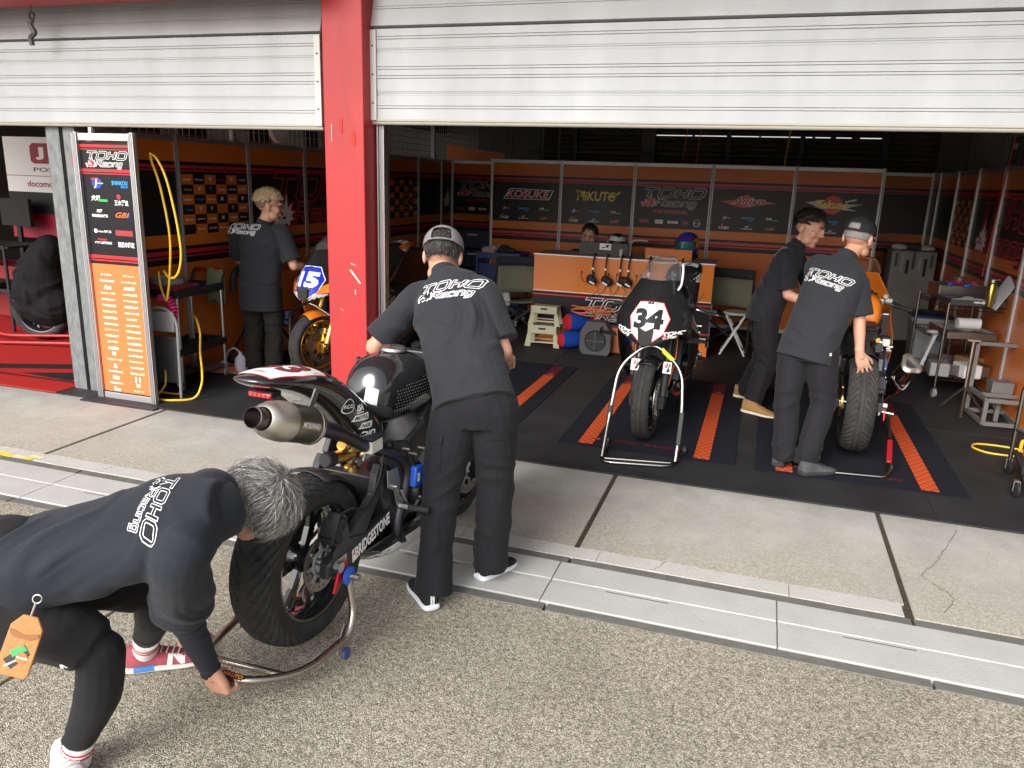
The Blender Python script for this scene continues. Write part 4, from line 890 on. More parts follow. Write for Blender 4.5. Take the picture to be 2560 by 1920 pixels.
    if g_('fairing', False):
        fcx = g_('fair', bc); n_ = shell(NOSE, 'nose_fairing', fcx, t); nb = [bvh(n_)]
        shell(SCREEN, 'windscreen', g_('glass', GLASS), t, .003)
        m = MB(); m.prism([(-.055, .075), (0, .045), (.055, .075), (.045, -.03), (.02, -.055), (-.02, -.055), (-.045, -.03)], (1.628, 0, .79), (0, 1, 0), (0, 0, 1), .015); m.build('air_intake', mat('intake_carbon', (.02, .019, .017), .45), t, smooth=False, bevel=.004)
        for s_ in (-1, 1):
            m = MB(); P = []
            for u in np.linspace(0, 1, 7):
                P.append([V3(*p) for p in ((1.32-.40*u, s_*(.252-.02*u), .95-.15*u), (1.34-.46*u, s_*(.26-.01*u), .87-.12*u), (1.33-.5*u, s_*.262, .75-.09*u), (1.28-.46*u, s_*.25, .58-.06*u), (1.22-.45*u, s_*.225, .46-.06*u), (1.16-.40*u, s_*.19, .38))])
            m.grid(P); m.build('side_fairing', g_('side', fcx), t, solid=.005, sub=1)
        for s_ in (-1, 1):
            m = MB(); m.prism([(0, 0), (.13, .012), (.12, .055), (.03, .06)], (1.40, s_*.245, .74), (0, s_, 0), (-.9, 0, .35), .006); m.box((1.36, s_*.372, .75), (.09, .004, .07))
            if g_('wing', False): m.build('winglet', BLK, t, smooth=False, bevel=.002)
        pc, nc, tx = g_('nplate', (WHT, BLKM, '34')); G_ = Gfx()
        O8 = [(a*1.1, b*1.08) for a, b in ((-.128, .035), (-.075, .135), (.075, .135), (.128, .035), (.10, -.075), (.02, -.155), (-.02, -.155), (-.10, -.075))]
        G_.poly([(a, b) for a, b in O8], g_('prim', REDP), 0); G_.poly([(a*.955, b*.955) for a, b in O8], pc, 1)
        G_.text(tx, 0, .022, .145, nc, 2, .055, .0, .20)
        G_.build('number_plate', t, fr((1.9, 0, .982), (0, 1, 0), (-.28, 0, 1)), project=nb, off=.0045, maxlen=.02)
        G_ = Gfx(); G_.rect(-.065, -.03, .065, .02, DGREY); G_.rect(-.025, .022, .02, .04, BLKM, 1)
        G_.build('dash_panel', t, fr((1.9, 0, 1.135), (0, 1, 0), (-.4, 0, 1)), project=nb, off=.0045, maxlen=.02)
        G_ = Gfx()
        for s_ in (-1, 1):
            if g_('nose_logo', False):
                g2 = Gfx(); g2.toho(0, 0, .14, WHT, WHT, REDP, 0); a = s_*.34
                for v, f, mi, lv in g2.items: G_.items.append(([(s_*.172+p[0]*math.cos(a)-p[1]*math.sin(a), -.066+p[0]*math.sin(a)+p[1]*math.cos(a)) for p in v], f, G_.mi(g2.mats[mi]), lv))
            for c_, P in g_('nose_deco', []): G_.poly([(s_*p[0], p[1]) for p in P], c_, 0)
        if g_('wing', False):
            m = MB(); m.tube(smoothpath([(1.36, .15, 1.09), (1.33, .165, 1.13), (1.27, .16, 1.20), (1.20, .145, 1.25)], 5), .008, 8); m.build('screen_edge_glint', WHTP, t)  # white tube stands in for the reflection along the windscreen edge
            for s_ in (-1, 1):
                G2 = Gfx(); G2.rect(-.030, -.042, .030, .042, WHT); G2.poly([(-.022, .0), (-.002, .034), (.004, .034), (.004, .0)], REDP, 1); G2.poly([(-.022, -.034), (-.004, -.034), (.016, .034), (.024, .018), (.012, .0), (.024, -.02), (.010, -.034)], BLKM, 1); G2.build('tyre_maker_sticker', t, fr((xf-.045, s_*.115, zf+.23), (0, 1, 0), (-.35, 0, 1)), off=.0)
        if G_.items: G_.build('nose_lettering', t, fr((1.9, 0, .982), (0, 1, 0), (-.28, 0, 1)), project=nb, off=.0045, maxlen=.02)
    return t, tk
GBK = 'racing motorcycles'
BRD = mat('board_orange_gloss', (.70, .19, .02), .25, coat=.5)
A_ = R(90-6.5)
b1, tk1 = bike('racing_motorcycle', 'black racing motorcycle without upper fairing, wheeled out of the garage onto a rear stand', GBK, (-1.56, 2.325, 0), R(90-4),
     dict(swing_txt='BRIDGESTONE', muf_txt='MORIWAKI', plate='33', lamp=True, belly_white=True, steer=0))
# white tape and dotted grip pads on its tank
tkb = [bvh(tk1)]
G_ = Gfx()
for i in range(17):
    for j in range(11):
        x = -.13+i*.0165+(.008 if j % 2 else 0); y = -.085+j*.0145
        if y < .055+.12*x and y > -.075+.15*x: G_.disc(x, y, .0022, mat('grip_dot', (.55, .55, .58), .3), 1, 6)
G_.build('tank_grip_dots', b1, fr((.66, -.5, .89), (1, 0, 0), (0, 0, 1)), project=tkb, off=.0015, maxlen=.03)
G_ = Gfx(); G_.poly([(-.03, -.035), (.028, -.05), (.035, .02), (-.018, .038)], mat('white_tape', (.82, .82, .82), .35, bump=.5, bs=200)); G_.build('tape_patch', b1, fr((.10, -.13, .93), (.25, -1, 0), (0, .1, 1)), project=tkb, off=.002, maxlen=.01)
for yy_, M_ in ((-.075, fr((.05, -.10, .97), (0, -1, 0), (.3, 0, 1))), (.04, fr((.05, .02, .97), (0, -1, 0), (.3, 0, 1)))):
    G_ = Gfx(); G_.poly([(-.03, -.03), (.026, -.04), (.034, .022), (-.02, .034)], MATS['white_tape']); G_.build('tape_patch', b1, M_, project=tkb, off=.002, maxlen=.01) if 0 else None
b2, _ = bike('racing_motorcycle', 'black racing motorcycle numbered 34 on a white plate, standing front on', GBK, (-.60, 6.76, .012), R(-90)-.06,
     dict(fairing=True, wing=True, nplate=(WHT, BLKM, '34'), nose_logo=True, hose=ORGD, nose_deco=[(LGREY, [(.055, -.215), (.17, -.185), (.235, -.15), (.245, -.13), (.17, -.155), (.07, -.175)])], fork=mat('black_tube', (.05, .05, .055), .25, .6), steer=0, tail_deco=[(LGREY, [(-.2, .04), (.0, .10), (.2, .02), (.1, -.02)])], tail_txt='7'))
b3, _ = bike('racing_motorcycle', 'orange racing motorcycle with number 15 on a blue plate, half behind the red pillar', GBK, (-3.60, 7.30, .01), R(-90)-.05,
     dict(fairing=True, fair=BLK, side=ORG, fender=ORG, rim=GOLD, fork=GOLD, forkfoot=GOLD, steer=-.28, nplate=(mat('blue_plate', (.012, .03, .48), .3), WHT, '15'), prim=WHT, prm=WHT, tank=BLK,
          nose_deco=[(ORG, [(.13, -.02), (.26, .10), (.27, -.02), (.15, -.08), (.09, -.10)]), (LGREY, [(.09, -.10), (.15, -.085), (.25, -.05), (.10, -.15), (.04, -.16)])],
          tail_deco=[(ORG, [(-.3, .10), (-.05, .08), (.25, .02), (.36, .06), (.3, .14)]), (WHTP, [(.0, .06), (.2, .0), (.32, .03), (.2, .08)]), (BLUP, [(.08, .04), (.2, .01), (.28, .03), (.18, .05)])], tail_txt='15', caliper=LGREY))
b4, _ = bike('racing_motorcycle', 'orange racing motorcycle seen from behind beside the man in a black cap', GBK, (.725, 5.60, .02), R(88),
     dict(fairing=True, fair=ORG, side=ORG, tank=ORG, body=BLK, rear_tread='chevron', exhaust='low', tail=False, seat=False, rim=BLK))
# ---- stands
def wheelset(m, c, r_, w, ax=(1, 0, 0)): a = Vector(ax)*w/2; m.cyl(Vector(c)-a, Vector(c)+a, r_, n=20)
t = thing('paddock_stand', 'bare steel rear paddock stand lifting the black motorcycle, gripped by the crouching man', 'stand', (-1.6, 2.2, 0), 0, 'paddock stands')
t_ = V3(-1.6, 2.2, 0)
P = fillet([V3(*p)-t_ for p in ((-1.375, 2.355, .31), (-1.345, 2.34, .17), (-1.345, 2.29, .10), (-1.385, 2.06, .085), (-1.50, 1.885, .13), (-1.70, 1.915, .13), (-1.80, 2.06, .085), (-1.81, 2.30, .10), (-1.80, 2.36, .31))], .09, 6)
m = MB(); m.tube(P, .0145, 14); m.tube([V3(-1.765, 2.0, .10)-t_, V3(-1.415, 2.02, .085)-t_], .0125, 12); m.build('tube_frame', mat('stand_tube', (.42, .38, .34), .24, 1, nz=.35, ns=10), t)
for s_, x, y in ((-1, -1.375, 2.355), (1, -1.80, 2.375)):
    q = V3(x, y, .318)-t_; m = MB(); m.cyl(q+V3(.05, 0, 0) if s_ < 0 else q, q-V3(.04, 0, 0) if s_ < 0 else q+V3(.05, 0, 0), .013, n=14); m.build('support_arm', STEEL, t)
    q2 = q+V3(.004, 0, 0) if s_ < 0 else q+V3(.03, 0, 0); m = MB(); m.lathe([(0, -.010), (.022, -.010), (.036, -.006), (.036, .006), (.022, .010), (0, .010)], q2, (1, 0, 0), 28); m.build('bobbin_roller', BLU, t)
    m = MB(); b0 = V3(x+.012 if s_ < 0 else x-.012, y-.06, .0)-t_
    m.prism([(0, .15), (.035, .12), (.05, .05), (.0, .03), (-.06, .05), (-.05, .09)], b0, (0, 1, 0), (0, 0, 1), .004); m.build('wheel_bracket', STEEL, t, smooth=False)
    m = MB(); wheelset(m, b0+V3(.006, 0, .022), .022, .012); m.build('caster_wheel', mat('blue_grey_wheel', (.05, .09, .25), .5), t)
G_ = Gfx(); G_.rect(-.045, -.012, .045, .012, BLKM); G_.text('MIKUTO', 0, 0, .015, mat('orange_letter', (.8, .25, .02), .5), 1, .02, 0, .08); G_.build('name_sticker', t, fr(V3(-1.555, 1.889, .1455)-t_, (.99, -.05, 0), (0, 1, .2)), off=.0006)
t = thing('paddock_stand', 'chrome hoop front stand holding up the motorcycle numbered 34', 'stand', (-.66, 5.05, 0), 0, 'paddock stands'); t_ = V3(-.66, 5.05, 0)
P = fillet([V3(*p)-t_ for p in ((-.875, 4.80, .04), (-.875, 5.00, .30), (-.855, 5.12, .60), (-.655, 5.20, .775), (-.43, 5.16, .60), (-.40, 5.04, .30), (-.405, 4.90, .04))], .11, 6)
m = MB(); m.tube(P, .0135, 12); m.tube(fillet([V3(*p)-t_ for p in ((-.89, 5.08, .035), (-.875, 4.79, .03), (-.83, 4.74, .03), (-.45, 4.82, .03), (-.40, 4.89, .03), (-.39, 5.14, .035))], .06, 5), .0135, 12); m.tube([V3(-.865, 4.81, .03)-t_, V3(-.43, 4.89, .03)-t_], .010, 10); m.build('tube_frame', CHROME, t)
m = MB(); m.cyl(V3(-.655, 5.20, .775)-t_, V3(-.66, 5.34, .84)-t_, .012, n=10); m.build('head_pin', STEEL, t)
for x, y in ((-.875, 4.98), (-.40, 5.00)):
    m = MB(); m.bar(V3(x, y-.06, .14)-t_, V3(x, y+.03, .34)-t_, .03, .03, (1, 0, 0)); m.build('sleeve', BLKM, t, bevel=.004)
    m = MB(); wheelset(m, V3(x-.03*(1 if x < -.6 else -1), 5.17, .035)-t_, .033, .022); m.build('caster_wheel', BLKM, t)
m = MB(); m.tube([V3(-.585, 5.188, .722)-t_, V3(-.50, 5.173, .655)-t_], .0146, 12); m.build('yellow_tape', mat('neon_tape', (.65, .80, .02), .5), t)
t = thing('paddock_stand', 'chrome rear stand with a red sleeve under the orange motorcycle, by the shoes', 'stand', (.70, 5.3, 0), 0, 'paddock stands'); t_ = V3(.70, 5.3, 0)
P = fillet([V3(*p)-t_ for p in ((.925, 5.58, .33), (.935, 5.42, .18), (.925, 5.25, .06), (.90, 5.16, .035), (.50, 5.11, .035), (.46, 5.25, .06), (.49, 5.42, .18), (.52, 5.58, .33))], .05, 5)
m = MB(); m.tube(P, .013, 12); m.build('tube_frame', CHROME, t)
m = MB(); m.bar(V3(.934, 5.43, .20)-t_, V3(.926, 5.29, .09)-t_, .032, .032, (1, 0, 0)); m.build('sleeve', REDG, t, bevel=.004)
for s_, x in ((1, .925), (-1, .52)):
    m = MB(); m.cyl(V3(x+.03*s_, 5.58, .345)-t_, V3(x-.09*s_, 5.60, .355)-t_, .014, n=12); m.build('support_arm', CHROME, t)
    m = MB(); m.lathe([(0, -.006), (.03, -.006), (.03, .006), (0, .006)], V3(x-.06*s_, 5.597, .352)-t_, (1, 0, 0), 20); m.build('bobbin_roller', WHT, t)
    m = MB(); wheelset(m, V3(x+.02*s_, 5.36, .04)-t_, .04, .03); m.build('caster_wheel', BLKM, t)
t = thing('paddock_stand', 'chrome front stand reaching the orange motorcycle numbered 15', 'stand', (-3.85, 5.75, 0), 0, 'paddock stands'); t_ = V3(-3.85, 5.75, 0)
P = fillet([V3(*p)-t_ for p in ((-3.97, 5.90, .04), (-3.98, 5.90, .40), (-3.96, 5.88, .60), (-3.70, 5.80, .72), (-3.44, 5.88, .54), (-3.40, 5.90, .40), (-3.40, 5.90, .04), (-3.42, 5.84, .03), (-3.95, 5.84, .03), (-3.97, 5.90, .04))], .08, 5)
m = MB(); m.tube(P, .0135, 12); m.build('tube_frame', CHROME, t)
m = MB(); m.cyl(V3(-3.70, 5.80, .72)-t_, V3(-3.68, 5.92, .80)-t_, .012, n=10); m.build('head_pin', STEEL, t)
for x in (-3.98, -3.40): m = MB(); wheelset(m, V3(x, 6.0, .035)-t_, .033, .022); m.bar(V3(x, 6.0, .04)-t_, V3(x, 5.88, .05)-t_, .02, .02); m.build('caster_wheel', BLKM, t)
# ================================================================== PEOPLE
SKIN = mat('skin', (.50, .27, .185), .5, nz=.35, ns=30, col2=(.42, .20, .135), bump=.08, bs=120)
SHIRT = mat('charcoal_polo', (.022, .0235, .028), .85, nz=.25, ns=300, col2=(.017, .018, .022), bump=.12, bs=500, sheen=.06)
TROU = mat('black_trousers', (.013, .0125, .015), .8, nz=.3, ns=60, col2=(.009, .009, .011), bump=.12, bs=300, sheen=.04)
TROU2 = mat('faded_black_trousers', (.019, .017, .016), .85, nz=.4, ns=12, col2=(.013, .012, .011), bump=.12, bs=300, sheen=.04)
HAIRB = mat('black_hair', (.012, .010, .009), .45, nz=.5, ns=90, col2=(.03, .026, .024), bump=.6, bs=160, stretch=(1, 1, .35))
def cap_chain(m, pts, rad, n=14, k=5):
    """smooth tapered limb with rounded ends"""
    P = smoothpath(pts, k); N = len(P); rr = [float(np.interp(i/(N-1)*(len(rad)-1), range(len(rad)), rad)) for i in range(N)]
    m.tube(P, rr, n)
    for p, r_ in ((P[0], rr[0]), (P[-1], rr[-1])): m.ell(p, (r_, r_, r_), nu=12, nv=8)
def torso(m, secs, n=26, k=5):
    """secs = (centre, right vector, halfwidth, halfdepth); superelliptic body loft"""
    C_ = smoothpath([s_[0] for s_ in secs], k); N = len(C_); f = lambda i, j: float(np.interp(i/(N-1)*(len(secs)-1), range(len(secs)), [s_[j] for s_ in secs])); rings = []
    for i in range(N):
        u = i/(N-1)*(len(secs)-1); a = min(int(u), len(secs)-2); rv = (Vector(secs[a][1])*(1-(u-a))+Vector(secs[a+1][1])*(u-a)).normalized()
        d = (C_[min(i+1, N-1)]-C_[max(i-1, 0)]).normalized(); rv = (rv-d*rv.dot(d)).normalized(); fv = rv.cross(d)
        w, q = f(i, 2), f(i, 3)
        rings.append([C_[i]+rv*(w*math.copysign(abs(math.cos(t))**.8, math.cos(t)))+fv*(q*math.copysign(abs(math.sin(t))**.85, math.sin(t))) for t in [2*PI*j/n for j in range(n)]])
    m.loft(rings)
def fuse(m, name, mt, parent, vox, smooth=6, disp=None, post=None):
    """melt overlapping closed pieces into one continuous skin, then push folds into it"""
    me = bpy.data.meshes.new('tmp'); me.from_pydata(m.v, [], m.f); b = bmesh.new(); b.from_mesh(me); bmesh.ops.recalc_face_normals(b, faces=b.faces); b.to_mesh(me); b.free()
    o = bpy.data.objects.new('tmp', me); COL.objects.link(o)
    r_ = o.modifiers.new('r', 'REMESH'); r_.mode = 'VOXEL'; r_.voxel_size = vox; r_.adaptivity = 0
    if smooth: s_ = o.modifiers.new('s', 'SMOOTH'); s_.iterations = smooth; s_.factor = .5
    dg = bpy.context.evaluated_depsgraph_get(); dg.update()
    out = bpy.data.meshes.new_from_object(o.evaluated_get(dg)); bpy.data.objects.remove(o); bpy.data.meshes.remove(me)
    if disp:
        n = len(out.vertices); co = np.empty(n*3); out.vertices.foreach_get('co', co); co = co.reshape(-1, 3)
        nr = np.empty(n*3); out.vertex_normals.foreach_get('vector', nr); nr = nr.reshape(-1, 3)
        co = co+nr*disp(co)[:, None]; out.vertices.foreach_set('co', co.ravel()); out.update()
    out.name = name; out.materials.clear()
    for q in (mt if isinstance(mt, list) else [mt]): out.materials.append(q)
    out.polygons.foreach_set('use_smooth', [True]*len(out.polygons))
    o = bpy.data.objects.new(name, out); COL.objects.link(o); o.parent = parent
    if post: post(out)
    return o
def folds(dirs, seed=0, base=.0025):
    """wrinkles: sharp-crested waves along given directions, broken up by slow noise. dirs = (vector, wavelength, amplitude, centre, radius)"""
    rs = np.random.RandomState(seed); W_ = rs.normal(size=(10, 3)); W_ /= np.linalg.norm(W_, axis=1)[:, None]; fq = rs.uniform(5, 22, 10); phs = rs.uniform(0, 6.28, 10)
    def f(co):
        d = np.zeros(len(co)); warp = np.zeros(len(co))
        for i in range(10):
            a = np.sin(co@W_[i]*fq[i]+phs[i]); warp += a*.22; d += base*a*.45*(10/fq[i])**.5
        for n_, (v, wl, am, c, rad) in enumerate(dirs):
            v = np.array(v, float); v /= np.linalg.norm(v); e = co-np.array(c); r2 = (e**2).sum(1); w = np.exp(-r2/rad**2)
            u = np.cross(v, rs.normal(size=3)); u /= np.linalg.norm(u); w2 = np.cross(v, u)
            # creases fan out, fade in and out along their length
            ph_ = co@v*2*PI/(wl*1.5)+warp*5+.9*np.sin(co@u*13+n_)+.7*np.sin(co@w2*17+2*n_); s_ = np.sin(ph_)
            gate = np.clip(.5+.9*np.sin(co@u*19+co@v*6+n_*2)*np.sin(co@w2*15-co@v*9+1.3*n_), 0, 1)
            d += am*w*gate*(np.exp(-((s_-1)**2)*5)*2.2-np.exp(-((s_+1)**2)*9)*1.0)
        return d
    return f
def hand(m, wrist, d, nrm, side, curl, spread=.12, s=1.0, thumb=.5):
    """d = pointing direction, nrm = direction the palm faces, side = +1 when the thumb is at nrm x d"""
    d = Vector(d).normalized(); nrm = Vector(nrm); nrm = (nrm-d*nrm.dot(d)).normalized(); lat = nrm.cross(d)*side; wrist = Vector(wrist)
    P = lambda a, b, c: wrist+d*a*s+lat*b*s+nrm*c*s
    cap_chain(m, [P(-.03, 0, 0), P(.02, 0, 0)], [.026*s, .027*s])
    for b in (-.026, -.009, .009, .026): cap_chain(m, [P(.0, b*.6, 0), P(.05, b, .0), P(.082, b*1.08, -.001)], [.0165*s, .0165*s, .0125*s], 10)
    lens = (.066, .080, .086, .078) if side else (.066, .080, .086, .078)
    for i, b in enumerate((-.030, -.0105, .010, .029)):   # little finger to index
        L_ = (.062, .078, .084, .076)[i]*s; c_ = curl[i] if isinstance(curl, (list, tuple)) else curl
        p = P(.082, b, -.001); a = 0; dd = (d+lat*spread*(b/.03)).normalized(); pts = [p]; 
        for k, q in enumerate((.46, .31, .23)):
            a += c_*(1.0, 1.15, .8)[k]; v = dd*math.cos(a)+nrm*math.sin(a); p = p+v*L_*q; pts.append(p)
        m.tube(pts, [.0098*s, .0088*s, .0080*s, .0066*s], 10); m.ell(pts[-1], (.0066*s,)*3, nu=10, nv=6)
        for q in pts[:3]: m.ell(q, (.0095*s,)*3, nu=10, nv=6)
    t0 = P(.02, .022, .004); t1 = P(.048, .046, .012+.01*thumb); t2 = t1+(d*(.8-.3*thumb)+lat*(.5-.4*thumb)+nrm*(.25+.75*thumb)).normalized()*.032*s; t3 = t2+(d*(.9-.3*thumb)+lat*(.1-.3*thumb)+nrm*(.3+.6*thumb)).normalized()*.026*s
    m.tube([t0, t1, t2, t3], [.0155*s, .0125*s, .0105*s, .0085*s], 10); m.ell(t3, (.0085*s,)*3, nu=10, nv=6); m.ell(t1, (.0125*s,)*3, nu=10, nv=6)
def headmat(c, up, face):
    up = Vector(up).normalized(); face = Vector(face); face = (face-up*face.dot(up)).normalized(); rt = face.cross(up)
    return Matrix(((rt.x, face.x, up.x, c[0]), (rt.y, face.y, up.y, c[1]), (rt.z, face.z, up.z, c[2]), (0, 0, 0, 1)))
def head(m, H, s=1.0):
    """H: x right, y face, z up, origin at head centre (between the ears). one skin with jaw, nose, lips, brow and ears"""
    R3 = H.to_3x3(); T = m.T; E = lambda c, r_, rot=None, **k: m.ell(H@Vector([q*s for q in c]), [q*s for q in r_], rot=R3@(rot or Matrix.Identity(3)), nu=20, nv=14, **k)
    E((0, -.012, .035), (.077, .097, .088)); E((0, .02, -.01), (.068, .078, .085)); E((0, .035, -.062), (.052, .052, .052)); E((0, .062, -.093), (.026, .024, .02))
    for s_ in (-1, 1):
        E((s_*.040, .058, -.022), (.028, .028, .03)); E((s_*.043, .03, -.07), (.024, .04, .03)); E((s_*.030, .084, .028), (.028, .012, .009))
        E((s_*.078, -.012, -.008), (.008, .019, .033), Matrix.Rotation(R(-12*s_), 3, 'Z')); E((s_*.082, -.022, -.004), (.006, .012, .028), Matrix.Rotation(R(-25*s_), 3, 'Z'))
    E((0, .096, .008), (.011, .012, .028), Matrix.Rotation(R(12), 3, 'X')); E((0, .108, -.017), (.014, .014, .010)); E((-.012, .100, -.021), (.009, .010, .008)); E((.012, .100, -.021), (.009, .010, .008))
    E((0, .087, -.052), (.026, .012, .0065)); E((0, .085, -.062), (.022, .012, .007))
def face_bits(H, parent, s=1.0, lids=.6, brow=HAIRB):
    R3 = H.to_3x3()
    for s_ in (-1, 1):
        m = MB(); m.ell(H@Vector((s_*.031*s, .081*s, .006*s)), [q*s for q in (.0125, .0075, .0045*lids+.001)], rot=R3, nu=12, nv=8); m.build('eye', mat('eye_dark', (.03, .02, .018), .2), parent)
        m = MB(); m.tube([H@Vector((s_*q[0]*s, q[1]*s, q[2]*s)) for q in ((.014, .097, .026), (.030, .097, .032), (.048, .086, .026))], [.003*s, .0042*s, .002*s], 8); m.build('eyebrow', brow, parent)
    m = MB(); m.ell(H@Vector((0, .0965*s, -.0565*s)), [q*s for q in (.021, .004, .0022)], rot=R3, nu=12, nv=6); m.build('mouth', mat('lip_line', (.22, .07, .06), .5), parent)
def hair_cap(H, parent, mt, s=1.0, keep=None, grow=(.008, .008, .010), seed=1, lump=.004, name='hair'):
    """hair as a thick displaced shell over the skull; keep(p) tells which unit directions carry hair"""
    rs = np.random.RandomState(seed); K = rs.normal(size=(14, 3))*rs.uniform(4, 16, (14, 1)); ph = rs.uniform(0, 6, 14); m = MB(); nu, nv = 72, 48; P = []; ok = []
    for i in range(nv+1):
        t = PI*i/nv; row = []; okr = []
        for j in range(nu+1):
            a = 2*PI*j/nu; d = np.array((math.sin(t)*math.cos(a), math.sin(t)*math.sin(a), math.cos(t))); q = (np.sin(K@d+ph)).sum()/14
            k_ = keep(d, q) if keep else 1; e = min(1, max(0, k_*6)); g = [(.077+grow[0]*e-.004*(1-e)), (.097+grow[1]*e-.004*(1-e)), (.088+grow[2]*e-.004*(1-e))]; r_ = 1+q*lump*14*e
            row.append(H@(Vector((0, -.012*s, .035*s))+Vector((d[0]*g[0]*r_*s, d[1]*g[1]*r_*s, d[2]*g[2]*r_*s)))); okr.append(k_ > 0)
        P.append(row); ok.append(okr)
    vs = [p for r_ in P for p in r_]; fs = [(i*(nu+1)+j, (i+1)*(nu+1)+j, (i+1)*(nu+1)+j+1, i*(nu+1)+j+1) for i in range(nv) for j in range(nu) if ok[i][j] or ok[i+1][j+1]]
    m.add(vs, fs); return m.build(name, mt, parent, weld=True, ang=180)
def strands(H, parent, mts, s, n, ln, keep, comb, w=.0006, seed=3, curl=.3, lift=.25, name='hair_strands', grow=.008):
    """individual thin tapering hairs rooted on the skull; comb(d) gives the lie of the hair"""
    rs = np.random.RandomState(seed); m = MB(); vs = []; fs = []; mi = []; c0 = Vector((0, -.012, .035))
    while n > 0:
        d = rs.normal(size=3); d /= np.linalg.norm(d); k_ = keep(d, 0)
        if k_ <= 0: continue
        n -= 1; dv = Vector(d); p = c0+Vector((dv.x*(.077+grow*.7), dv.y*(.097+grow*.7), dv.z*(.088+grow*.7))); c = Vector(comb(dv)); c = (c-dv*c.dot(dv)); c = c.normalized() if c.length > 1e-4 else Vector((1, 0, 0))
        c = (c+Vector(rs.normal(size=3))*curl).normalized(); c = c-dv*c.dot(dv); L_ = ln*rs.uniform(.5, 1.15); lf = lift*rs.uniform(.3, 1.6); wv = c.cross(dv)*rs.normal()*.5; o = len(vs); ns_ = 5; mm = int(rs.choice(len(mts), p=None))
        side = c.cross(dv).normalized(); lean = Vector(rs.normal(size=3))*.12
        for k in range(ns_):
            t = k/(ns_-1); q = p+(c*t+wv*t*t*.4)*L_+dv*(L_*lf*math.sin(t*PI*.8)*1.0-.25*L_*t*t*(1 if lf < lift else .2)+.001)+lean*L_*t; ww = w*(1-.75*t)*rs.uniform(.8, 1.3)
            vs += [H@((q+side*ww)*s), H@((q+dv*ww)*s), H@((q-side*ww)*s)]
        for k in range(ns_-1):
            for a, b in ((0, 1), (1, 2), (2, 0)): fs.append((o+k*3+a, o+k*3+b, o+k*3+3+b, o+k*3+3+a)); mi.append(mm)
    m.v = [tuple(v) for v in vs]; m.f = fs; m.m = mi
    return m.build(name, mts, parent, fixn=False, ang=180)
def shoe(parent, heel, toe, mu, ms, h=.095, s=1.06, up=(0, 0, 1), ankle=None, width=.048, wedge=.030, name='shoe'):
    """sneaker: heel and toe are ground points; upper loft over a thick sole"""
    heel = Vector(heel); toe = Vector(toe); d = (toe-heel); L_ = d.length; d.normalize(); up = Vector(up); sd = d.cross(up).normalized(); up = sd.cross(d)
    m = MB(); rings = []
    for u, w, z0, z1 in ((0, .55, .012, 1.1), (.04, .78, .002, 1.08), (.2, .86, 0, 1.02), (.45, .84, 0, .92), (.68, 1.04, 0, .80), (.86, .92, .002, .72), (.96, .62, .006, .64), (1.0, .3, .014, .5)):
        c = heel+d*u*L_; ww = w*width*s; a = z0; b = wedge*z1*s
        rings.append([c+sd*ww*1.04+up*a, c+sd*ww*1.04+up*b*.6, c+sd*ww*.98+up*b, c-sd*ww*.98+up*b, c-sd*ww*1.04+up*b*.6, c-sd*ww*1.04+up*a])
    m.loft(rings); so = m.build('sole', ms, parent, sub=2)
    m = MB(); rings = []
    for u, w, z, f in ((.015, .5, h*.98, .5), (.06, .72, h*1.03, .75), (.2, .78, h*1.0, .85), (.34, .74, h*.96, .62), (.46, .78, h*.78, .55), (.62, .90, h*.60, .6), (.78, .90, h*.48, .7), (.92, .68, h*.38, .7), (.985, .35, h*.26, .6)):
        c = heel+d*u*L_; ww = w*width*s; b = wedge*.55; rings.append([c+sd*ww+up*b, c+sd*ww*1.06+up*(b+(z-b)*.35), c+sd*ww*(f+.1)+up*(b+(z-b)*.85), c+sd*ww*f*.5+up*z, c-sd*ww*f*.5+up*z, c-sd*ww*(f+.1)+up*(b+(z-b)*.85), c-sd*ww*1.06+up*(b+(z-b)*.35), c-sd*ww+up*b])
    m.loft(rings); o = m.build(name, mu, parent, sub=2)
    m = MB()
    for k in range(5):
        u = .38+.065*k; c = heel+d*u*L_; z = float(np.interp(u, [.34, .46, .62, .78], [h*.96, h*.80, h*.63, h*.51]))+.004
        m.tube([c+sd*.024*s+up*(z-.010), c+up*z+d*.006, c-sd*.024*s+up*(z-.010)], .0026, 6)
    m.build('lace', ms if name != 'work_boot' else mu, parent)
    return o, so
def band(m, p, d, r_, w, n=20): m.tube([Vector(p)-Vector(d).normalized()*w/2, Vector(p)+Vector(d).normalized()*w/2], r_, n)
LET = (mat('shirt_white', (.80, .80, .82), .6), mat('shirt_black', (.018, .018, .022), .7))
def back_logo(person, shirt, o, xd, yd, w, mono=True, name='back_lettering'):
    G_ = Gfx(); G_.toho(0, 0, w, LET[1], LET[0], LET[1], 0)
    return G_.build(name, person, fr(o, xd, yd), project=[bvh(shirt)], off=.0022, step=.0004, maxlen=.012)
def person(name_label, loc): return thing('person', name_label, 'person', loc)
VX = .0055

